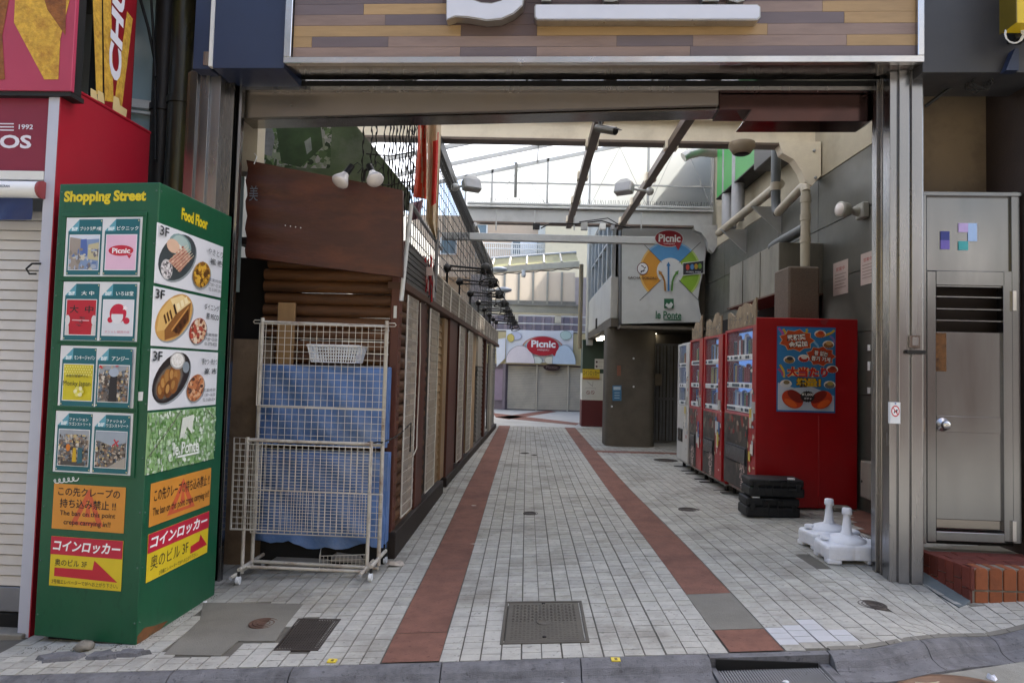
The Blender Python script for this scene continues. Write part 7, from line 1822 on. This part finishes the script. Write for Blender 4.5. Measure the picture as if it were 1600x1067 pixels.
# block under the panel
p = onY(1316, 796, 7.0); b = MB(); b.box((p.x - .08, 7.0, gz(p.x, 7) - .002), (p.x + .1, 7.12, gz(p.x, 7) + .05), CONC); tag(b.build('concrete_block', None, .012), 'pale stone block under the corner of the red panel', 'block')
# trash bag behind the white machine
BAG = mat('clear_bag', 'a8a8a6', .25, 0, .2, 6, spec=.8)
p = gnd(1049, 676); b = MB(); b.ball((p.x + .05, p.y + .9, .27), .28, BAG, 14, (1, .8, 1.0), .12); b.tube([(p.x + .05, p.y + .9, .5), (p.x + .08, p.y + .9, .68)], [.05, .09], BAG, 8); tag(b.build('rubbish_bag'), 'translucent rubbish bag against the grille behind the white machine', 'bag')

# ================================================================== BLACK CASES
CASE = mat('case_black', '141619', .55, 0, .12, 20, bump=.15, bscale=120)
CS = Fr((0, 6.72, 0), (1, -.03, 0))
def case(x0, x1, y0, y1, dep, label, zb):
    a0, a1 = CS.uv(x0, (y0 + y1) / 2)[0], CS.uv(x1, (y0 + y1) / 2)[0]; h_ = CS.uv(x0, y0)[1] - CS.uv(x0, y1)[1]
    t = thing('tool_case', CS.pt((a0 + a1) / 2, zb, -.1), label, 'case', 'black cases beside the red machine')
    hm = zb + h_ * .55
    b = MB(); b.fbox(CS, a0, a1, zb, hm - .003, -dep, 0, CASE); b.build('base_shell', t, .018, seg=2)
    b = MB(); b.fbox(CS, a0 + .004, a1 - .004, hm + .003, zb + h_, -dep, -.004, CASE); b.build('lid', t, .018, seg=2)
    m_ = (a0 + a1) / 2
    b = MB(); b.fbox(CS, a0 + .02, a1 - .02, hm - .003, hm + .003, -dep + .01, -.008, DARK); b.build('seam', t)
    for u in (.12, .88): b = MB(); a = a0 + (a1 - a0) * u; b.fbox(CS, a - .022, a + .022, hm - .035, hm + .035, -.002, .010, CASE); b.build('latch', t, .004)
    for u in (.3, .42, .58, .7): b = MB(); a = a0 + (a1 - a0) * u; b.fbox(CS, a - .006, a + .006, zb + .015, zb + h_ - .015, -.004, .005, CASE); b.build('rib', t, .002)
    b = MB(); b.tube([CS.pt(m_ - .08, zb + h_ - .02, .0), CS.pt(m_ - .08, zb + h_ - .005, .03), CS.pt(m_ + .08, zb + h_ - .005, .03), CS.pt(m_ + .08, zb + h_ - .02, .0)], .009, CASE, 8); b.build('handle', t)
    return t, a0, a1, zb + h_
zg = gz(2.3, 6.6)
t, a0, a1, zt2 = case(1166, 1251, 781, 811, .3, 'lower black plastic case standing before the red machine', zg + .002)
b = MB(); b.fbox(CS, a0 + .06, a0 + .13, zt2 + .0, zt2 + .012, -.06, -.01, WHITEP); b.build('white_tag', t)
t, a0, a1, zt2 = case(1171, 1258, 753, 781, .3, 'upper black plastic case with white tag on the stack', zt2 + .012)
b = MB(); b.fbox(CS, a0 + .37, a0 + .43, zt2, zt2 + .015, -.05, -.01, WHITEP); b.build('white_tag', t)
# ================================================================== WHITE UMBRELLA BASES
WB = mat('base_plastic', 'e6e9f0', .5, 0, .04, 8, bump=.25, bscale=140, dirt='a8a8aa', dscale=4, damt=.3)
def ubase(px_, py_, label, sc=1., rz=0.):
    p = gnd(px_, py_); zg = gz(p.x, p.y)
    t = thing('umbrella_base', (p.x, p.y, zg), label, 'umbrella base', 'white umbrella bases by the gateway post')
    bf = Fr((p.x, p.y, 0), (math.cos(rz), math.sin(rz), 0))      # n looks towards the street
    g_ = lambda a, cc: gz(bf.pt(a, 0, cc).x, bf.pt(a, 0, cc).y)
    ax_, cy2 = .215 * sc, .165 * sc
    b = MB(); n_ = 40; vs = []
    for h_, s_ in ((.032, .95), (.042, .985), (.118, 1.), (.136, .98), (.146, .92), (.149, .5)):
        for j_ in range(n_):
            th = 2 * math.pi * j_ / n_; cs, sn = math.cos(th), math.sin(th); rr = 1 / (abs(cs) ** 7 + abs(sn) ** 7) ** (1 / 7)
            rr *= 1 - .05 * (max(0, math.cos(4 * th)) ** 12) * (1 if h_ < .1 else .5)
            a, cc = ax_ * s_ * rr * cs, cy2 * s_ * rr * sn; q_ = bf.pt(a, 0, cc); vs.append((q_.x, q_.y, g_(a, cc) + h_ * sc))
    b.add(vs, [(i * n_ + (j_ + 1) % n_, i * n_ + j_, (i + 1) * n_ + j_, (i + 1) * n_ + (j_ + 1) % n_) for i in range(5) for j_ in range(n_)] + [tuple(range(n_)), tuple(range(5 * n_, 6 * n_))], WB, False); b.build('water_tank', t, .004, seg=2)
    for u in (-1, 1):
        for v in (-1, 1):
            a, cc = u * ax_ * .70, v * cy2 * .68; b = MB(); b.fbox(bf, a - .055 * sc, a + .055 * sc, g_(a, cc), g_(a, cc) + .04 * sc, cc - .045 * sc, cc + .045 * sc, WB); b.build('foot', t, .01, seg=2)
    z0 = zg + .146 * sc
    b = MB(); b.lathe((p.x, p.y, z0), (0, 0, 1), [(.135, -.005), (.13, .012), (.112, .026), (.08, .038), (.055, .044), (.045, .048)], WB, 28); b.build('dome', t)
    z1 = zg + .19 * sc
    b = MB(); b.lathe((p.x, p.y, z1), (0, 0, 1), [(.046, -.01), (.044, .012), (.036, .02), (.024, .125), (.024, .15)], WB, 10); b.build('neck', t)
    b = MB(); b.lathe((p.x, p.y, z1 + .148), (0, 0, 1), [(.02, 0), (.036, .0), (.037, .012), (.034, .04), (.026, .046), (0, .046)], WB, 8); b.build('clamp_cap', t)
    b = MB(); cx_, cy_ = p.x - .15 * sc, p.y + .03; b.lathe((cx_, cy_, zg + .147 * sc), (0, 0, 1), [(.04, 0), (.04, .018), (.034, .024), (0, .024)], WB, 18); b.build('filler_cap', t)
    return t
ubase(1295, 853, 'white plastic umbrella base standing behind its twin by the post', .9, .1)
t = ubase(1323, 873, 'white plastic umbrella base with black scribble in front of its twin', .9, -.05)
p = gnd(1323, 873)
b = MB(); q = random.Random(6)
for i in range(5): x = p.x + .06 + i * .022; b.tube([(x, p.y - .06, gz(x, p.y) + .186 - i * .007), (x + .008, p.y - .09, gz(x, p.y) + .172 - i * .004)], .003, BLACK, 4)
b.build('marker_scribble', t)
# ================================================================== FAR END OF THE ALLEY
FY = 26.0
FF = Fr((0, FY, 0), (1, .025, 0))
PNK = mat('shopfront_mauve', '857a82', .6, 0, .08, 3, dirt='5f5160', dscale=1.2, damt=.4); YCR = mat('shopfront_cream', 'c2b48a', .6, 0, .06, 3)
SHG = mat('far_shutter', 'c8c1b2', .5, .1, .06, 3, dirt='7d7a74', dscale=1.2, damt=.4)
fs = thing('far_shop', (.4, FY, 0), 'closed far shop with grey roller shutters beneath a pastel banner', 'shop')
xl, xr = FF.uv(770, 600)[0] - 1.0, FF.uv(910, 600)[0] + 3
zs = FF.uv(850, 570)[1]
b = MB(); b.fbox(FF, xl, xr, -.05, 3.0, -.4, -.16, PNK); b.build('back_wall', fs)
b = MB(); b.fbox(FF, xl, xr, zs, 2.95, -.158, .02, YCR); b.build('upper_wall', fs)
bays = [(793, 837), (840, 886), (888, 930)]
for x0, x1 in bays:
    a0, a1 = FF.uv(x0, 610)[0], FF.uv(x1, 610)[0]; n_ = 26
    b = MB()
    for i in range(n_): z0_ = .04 + (zs - .1) * i / n_; z1_ = .04 + (zs - .1) * (i + 1) / n_; b.hexa([FF.pt(a0, z0_, -.06), FF.pt(a1, z0_, -.06), FF.pt(a1, z0_, -.1), FF.pt(a0, z0_, -.1), FF.pt(a0, z1_ - .016, -.09), FF.pt(a1, z1_ - .016, -.09), FF.pt(a1, z1_ - .006, -.1), FF.pt(a0, z1_ - .006, -.1)], SHG)
    b.build('shutter', fs)
    b = MB(); b.fbox(FF, a1 + .005, a1 + .06, 0, zs, -.12, -.03, SHG); b.build('shutter_post', fs)
b = MB(); a0 = FF.uv(790, 600)[0]; b.fbox(FF, a0 - .12, a0 - .01, 0, zs, -.155, .05, PNK); b.build('door_jamb', fs)
b = MB(); a1 = FF.uv(786, 600)[0]; a0 = FF.uv(772, 600)[0]; b.fbox(FF, a0, a1, .35, zs - .2, -.155, -.08, mat('mauve_panel', '9a8898', .6)); b.build('door_panel', fs)
p = FF.uv(862, 574); b = MB(); A = Art(FF, .10, .004); A.ell(p[0], p[1], .32, .13, '2e1418'); A.text('Picnic', p[0] - .22, p[1] - .05, p[0] + .22, p[1] + .07, '6a5a58', .02); A.build('hanging_logo', fs)
ban2 = thing('pastel_banner', FF.pt(.4, zs, .15), 'pastel banner with a red speech bubble above the far shutters', 'banner')
P = [FF.uv(x, y, .12) for x, y in ((790, 567), (895, 566), (896, 516), (791, 515))]
b = MB(); vs = []; m_ = mat('banner_white', 'dfe3ea', .6, 0, .05, 3)
for i in range(21):
    for j in range(7):
        u, v = i / 20, j / 6; a = (P[0][0] * (1 - u) + P[1][0] * u) * (1 - v) + (P[3][0] * (1 - u) + P[2][0] * u) * v; bb = (P[0][1] * (1 - u) + P[1][1] * u) * (1 - v) + (P[3][1] * (1 - u) + P[2][1] * u) * v
        vs.append(FF.pt(a, bb - .03 * math.sin(u * 3.1) * v, .10 + .02 * math.sin(u * 17) * (1 - v)))
b.add(vs, [(i * 7 + j, (i + 1) * 7 + j, (i + 1) * 7 + j + 1, i * 7 + j + 1) for i in range(20) for j in range(6)], m_, True); b.build('sheet', ban2)
A = Art(FF, .13, .004)
ca, cb = FF.uv(848, 541, .12); rw_ = FF.uv(873, 541, .12)[0] - ca
for k, col in enumerate(('b87a7a', 'c8b89a', '9ab8c8', 'a8c0d8')):
    r0 = rw_ * (1.22 - .07 * k); A.line([(ca + r0 * math.cos(t) * 1.05, cb - .1 + r0 * .62 * math.sin(t)) for t in rng(.25, 2.9, 20)], .05, col)
bot = P[0][1] + .015
def hill(a, bb, rx_, ry_, col):
    pts = []
    for i in range(33):
        t_ = 2 * math.pi * i / 33; e = 1 + .05 * math.cos(2 * t_ + 1); pts.append((a + rx_ * e * math.cos(t_), max(bot, bb + ry_ * math.sin(t_))))
    A.poly(pts, col)
for px_, py_, rx_, ry_, col, oc in ((806, 525, .2, .14, 'c8cce0', '98a0b0'), (884, 524, .2, .16, 'bcd2cc', '88a098'), (798, 528, .12, .14, 'd2c068', 'a09050'), (838, 563, .22, .14, 'd0d8d0', '98a098'), (860, 563, .22, .14, 'd8d4c4', '98988a'), (813, 566, .52, .62, 'e2dadf', '8a8288'), (881, 566, .42, .64, 'c2d4e6', '7a8c9e')):
    a, bb = FF.uv(px_, py_, .12); hill(a, bb, rx_ + .018, ry_ + .018, oc); hill(a, bb, rx_, ry_, col)
A.ell(ca, cb, rw_, .36, 'b02030'); q = FF.uv(866, 552, .12); A.poly([(q[0] - .22, q[1] + .12), (q[0] + .12, q[1] + .2), (q[0] + .02, q[1] - .12)], 'b02030')
A.text('Picnic', ca - .44, cb - .05, ca + .48, cb + .22, 'eceaec', .035); A.text('HARAJUKU', ca - .2, cb - .19, ca + .24, cb - .11, 'e0c8cc', .02); A.build('print', ban2)
# white sheet hanging at its left
b = MB(); P = [FF.uv(x, y, .2) for x, y in ((776, 573), (789, 560), (790, 528), (775, 530))]; b.prism(FF, P, .17, .2, m_); tag(b.build('white_sheet'), 'plain white sheet hanging left of the pastel banner', 'sheet')
# terrace glazing above the shop
tr = thing('terrace_front', FF.pt(.4, 3.0, -.2), 'mauve glazed terrace front with railing over the far shop', 'building')
b = MB(); b.fbox(FF, xl, xr, 3.0, 5.2, -.9, -.6, mat('terrace_mauve', 'b5a8a4', .5)); b.build('wall', tr)
for i in range(9):
    a = FF.uv(775 + i * 15, 500)[0]
    b = MB(); b.fbox(FF, a - .03, a + .03, 3.0, 4.2, -.6, -.5, mat('mullion_mauve', 'b8a8ac', .5)); b.build('mullion', tr)
    b = MB(); b.fbox(FF, a + .06, a + .3, 3.05, 4.1, -.598, -.55, mat('terrace_glass', '8f8790', .3, 0, .1)); b.build('window', tr)
for z_ in (3.02, 3.3, 3.6): b = MB(); b.cyl(FF.pt(xl, z_, -.1), FF.pt(xr, z_, -.1), .025, WHITE, n=6); b.build('railing_bar', tr)
for x_ in (805, 872): a = FF.uv(x_, 497)[0]; b = MB(); b.fbox(FF, a - .12, a + .12, 3.35, 3.75, -.2, -.05, CREAM); b.build('flood_box', tr)
# cross canopies between: fascia, frosted screen and lean-to roof
CYc = 20.5
fb = thing('crossing_canopy', (.3, CYc, 3.2), 'grey canopy beam with frosted panels above at the far crossing', 'canopy')
x0, x1 = onY(765, 480, CYc).x, onY(905, 480, CYc).x
zb_, zt_ = onY(840, 489, CYc).z, onY(840, 476, CYc).z; zf = onY(840, 424, CYc).z
b = MB(); b.box((x0 - 1, CYc, zb_), (x1, CYc + .2, zt_), STGREY); b.build('beam', fb, .01)
b = MB(); b.box((x0 - 1, CYc - .06, zt_ - .03), (x1, CYc, zt_ + .02), GREYP); b.build('upper_lip', fb); b = MB(); b.box((x0 - 1, CYc - .05, zb_ - .06), (x1, CYc + .1, zb_ - .001), CREAM); b.build('lower_lip', fb)
FROST = glassmat('frosted_panel', 'e4ddd2', .15, .25)
n_ = 6
for i in range(n_):
    a, a2 = x0 + (x1 - x0 - .1) * i / n_, x0 + (x1 - x0 - .1) * (i + 1) / n_
    b = MB(); b.box((a + .03, CYc + .05, zt_ + .12), (a2 - .03, CYc + .07, zf), FROST); b.build('frosted_pane', fb)
    b = MB(); b.box((a - .025, CYc + .02, zt_), (a + .025, CYc + .1, zf), STGREY); b.build('post', fb)
b = MB(); b.box((x0, CYc + .03, zt_ + .02), (x1 - .1, CYc + .09, zt_ + .12), GREYP); b.build('kick_rail', fb)
lt = thing('lean_to_canopy', (.5, 18.2, 4.2), 'cream lean-to canopy with pale panes sloping across the far alley', 'canopy')
Yc = 18.2
def cp(x, y, dy=0): q = onY(x, y, Yc + dy); return q
tl, trr = cp(766, 412), cp(902, 402); bl, br = cp(768, 424), cp(905, 414)
b = MB(); b.hexa([bl + Vector((-.1, 0, -.05)), br + Vector((0, 0, -.05)), br + Vector((0, .25, -.05)), bl + Vector((-.1, .25, -.05)), bl + Vector((-.1, 0, .1)), br + Vector((0, 0, .1)), br + Vector((0, .25, .1)), bl + Vector((-.1, .25, .1))], CREAM); b.build('beam', lt)
PANE = glassmat('canopy_sheet', 'dfe2c4', .25, .1)
up = Vector((0, 1.2, .42))
for i in range(5):
    a = bl.lerp(br, i / 5) + Vector((0, 0, .12)); a2 = bl.lerp(br, (i + 1) / 5) + Vector((0, 0, .12))
    b = MB(); b.add([a + Vector((.03, 0, 0)), a2 - Vector((.03, 0, 0)), a2 + up - Vector((.03, 0, 0)), a + up + Vector((.03, 0, 0))], [(0, 1, 2, 3)], PANE); b.build('pane', lt)
    b = MB(); b.tube([a, a + up], .03, CREAM, 6); b.build('rafter', lt)
b = MB(); b.tube([bl + up + Vector((-.1, 0, .12)), br + up + Vector((0, 0, .12))], .05, STGREY, 6); b.build('ridge_pipe', lt)
b = MB(); pts = [bl.lerp(br, i / 16) + Vector((0, -.03, -.08 - .02 * (i % 3))) for i in range(17)]; b.tube(pts, .012, BLK, 5); b.build('cable', lt)
p = cp(818, 428); b = MB(); b.lathe(p, (0, 0, -1), [(.06, -.1), (.06, 0), (.07, .02), (.05, .09), (0, .1)], WHITE, 12); b.build('camera_dome', lt)
for (px_, py_), l in (((780, 421), 'small white flood lamp on the gutter above the far stalls'), ((787, 453), 'thin white flood lamp lower down at the far gutter')):
    p = onY(px_, py_, 15.5); t = thing('flood_lamp', p, l, 'lamp', 'white flood lamps at the far gutter')
    b = MB(); b.ball(p, .16, mat('lamp_white', 'a8b0b8', .35), 12, (1.2, .7, .42)); b.build('head', t); b = MB(); b.tube([p, Vector((XG + .05, 15.5, p.z - .02))], .025, STGREY, 6); b.build('arm', t)
# downpipes and bits on the arcade corner
b = MB(); p = onY(908, 500, 18.5); b.cyl((p.x - .02, 18.55, 2.1), (p.x - .02, 18.55, 4.4), .06, mat('pipe_tan', '8a7d64', .5), n=10); tag(b.build('corner_pipe'), 'tan downpipe at the far corner of the arcade building', 'pipe')
# ================================================================== BUILDINGS BEYOND
def building(name, label, X0, X1, Y0, Y1, Z, m, wins=(), zb=-.5):
    t = thing(name, ((X0 + X1) / 2, (Y0 + Y1) / 2, 0), label, 'building')
    b = MB(); b.box((X0, Y0, zb), (X1, Y1, Z), m); b.build('wall', t); return t
APT = mat('apartment_beige', 'c8b29a', .8, 0, .05, 2, dirt='9a8672', dscale=.6, damt=.3)
AY = 40.
ap = building('apartment_block', 'beige apartment block with balcony railing beyond the alley', -9, 9, AY, AY + 10, 10.6, APT)
AF = Fr((0, AY, 0), (1, 0, 0))
for px0, px1, py0, py1 in ((801, 815, 376, 397), (836, 843, 377, 398), (690, 712, 374, 396), (745, 760, 352, 366)):
    a0, b0 = AF.uv(px0, py1); a1, b1_ = AF.uv(px1, py0); b = MB(); b.fbox(AF, a0, a1, b0, b1_, -.02, .03, GL); wv = b.build('window', ap)
    b = MB(); b.fbox(AF, a0 - .08, a1 + .08, b1_, b1_ + .08, 0, .08, WHITE); b.fbox(AF, a0 - .08, a1 + .08, b0 - .08, b0, 0, .08, WHITE); b.fbox(AF, a0 - .08, a0, b0, b1_, 0, .08, WHITE); b.fbox(AF, a1, a1 + .08, b0, b1_, 0, .08, WHITE); b.build('frame', wv)
a0, b0 = AF.uv(772, 402); a1, b1_ = AF.uv(872, 389)
b = MB(); b.fbox(AF, a0 - 3, a1, b0 - 1.4, b0 - .3, 0, 1.3, APT); b.build('balcony', ap)
b = MB()
for i in range(40): a = a0 - 1 + (a1 - a0 + .6) * i / 39; b.cyl(AF.pt(a, b0 - .3, 1.25), AF.pt(a, b1_, 1.25), .025, WHITE, n=5)
for z_ in (b1_, (b0 + b1_) / 2): b.cyl(AF.pt(a0 - 1, z_, 1.25), AF.pt(a1 - .4, z_, 1.25), .035, WHITE, n=6)
b.build('railing', ap)
q = AF.uv(826, 392); b = MB(); b.fbox(AF, q[0] - .5, q[0] + .5, q[1] - .55, q[1] + .6, .35, .95, WHITEP); o = b.build('air_conditioner', ap, .05)
q = AF.uv(843, 385); b = MB(); b.fbox(AF, q[0] - .1, q[0] + .5, 3, 10.5, .0, .6, WHITE); b.build('white_fin', ap)
b = MB(); a0 = AF.uv(851, 385)[0]; b.fbox(AF, a0, a0 + 5, 2, 10.5, .01, 1.6, mat('apartment_cream_sunlit', 'd0c6ac', .8, 0, .04)); b.build('sunlit_cream_bay', ap)  # bay paler than the wall, direct sun put into its cream
# added neighbours, heights chosen to shade the alley and light its roof
LBM = mat('neighbour_wall', '77726a', .85, 0, .08, 1, bump=.1)
t = building('added_neighbour', 'grey building added behind the stalls at the left, height set for sky light', -9, -3.2, 5.65, 24, 5.4, mat('left_pale', 'b2b3ae', .8, 0, .06, 1), zb=-.5)
t2 = thing('side_wall', (-2.5, 6, 0), 'dark wall closing the gap behind the plywood sheet', 'wall')
b = MB(); b.box((-2.55, 5.62, -.3), (-1.9, 5.66, 2.3), mat('gap_dark', '1d1a18', .9)); b.build('panel', t2)
b = MB(); b.box((-2.52, 5.2, -.3), (-2.46, 5.6, 3.0), mat('gap_dark', '1d1a18', .9)); b.build('return', t2)
t = building('added_neighbour', 'lower building over the right wall of the alley', 3.86, 12, 4.98, 17, 6.2, LBM, zb=-.5)
t = building('added_neighbour', 'tall building further along the right of the alley', 3.86, 12, 17, 31, 9, LBM, zb=-.5)
b = MB(); b.box((-12, 3.9, 4.4), (-3.15, 5.6, 16), LBM); b.build('street_front', t2) if False else None
up = thing('unseen_gateway_building', (0, 5.2, 4.4), 'building front rising over the gateway fascia', 'building')  # added above the view, its height sets the shadow on the street
b = MB(); b.box((-2.6, 4.75, zt + .02), (4.5, 5.5, 7.2), mat('front_render', '8a857c', .8)); b.build('wall', up)
for i in range(5):
    b = MB(); b.box((-2.2 + i * 1.3, 4.72, 5.2), (-1.3 + i * 1.3, 4.76, 6.6), GL); b.build('window', up)
b = MB(); b.box((-12, 4.35, 4.35), (-2.95, 5.6, 7), LBM); tag(b.build('unseen_shop_upper_front'), 'plain upper wall of the churro shop building', 'wall')  # added out of view, kept low to let more light into the street
b = MB(); b.box((-12, 4.3, -.5), (-4.65, 5.6, 4.34), LBM); tag(b.build('shop_side_front'), 'street wall continuing beyond the churro shop', 'wall')
b = MB(); b.box((4.52, 4.4, -.3), (12, 4.98, 4.1), LBM); tag(b.build('unseen_street_wall'), 'street wall continuing beyond the steel door', 'wall')  # added out of view, height set so sun reaches the road at right
# unseen buildings behind the camera, added for bounce light and steel reflections
OPM = [mat('opposite_cream', 'a5a19a', .8), mat('opposite_grey', '807d78', .8), mat('opposite_brown', '77706c', .8), mat('opposite_white', 'b5b3ae', .8)]
for i, (x0, x1, h_) in enumerate(((-30, -16, 9), (-16, -7.5, 11), (-7.4, 1.5, 9.5), (1.6, 9, 8.5), (9, 24, 10))):
    t = building('unseen_opposite_building', 'shop building across the street, number %s from the station side' % ('one', 'two', 'three', 'four', 'five')[i], x0, x1, -13, -4.2, h_, OPM[i % 4])
    t['group'] = 'buildings across the street'
    fr = Fr((x1, -4.2, 0), (-1, 0, 0))
    w_ = x1 - x0; n_ = max(2, int(w_ / 2.4))
    for r_ in range(2):
        for k in range(n_):
            a = (k + .5) * w_ / n_; b = MB(); b.fbox(fr, a - .7, a + .7, 4.6 + r_ * 3, 6.3 + r_ * 3, -.02, .03, GL); b.build('window', t)
    b = MB(); b.fbox(fr, .2, w_ - .2, 3.2, 4.1, 0, .25, mat('opp_sign_%d' % i, ['a02a30', '2a4a7a', 'c8b040', 'd8d4cc', '3a6a4a'][i], .5)); b.build('shop_sign', t)
    b = MB(); b.fbox(fr, .3, w_ - .3, -.2, 3.0, -.02, .02, mat('opp_front_%d' % i, ['b8b0a4', '4a4440', 'c4c0b8', '5a4a44', '9a9690'][i], .4)); b.build('shop_front', t)
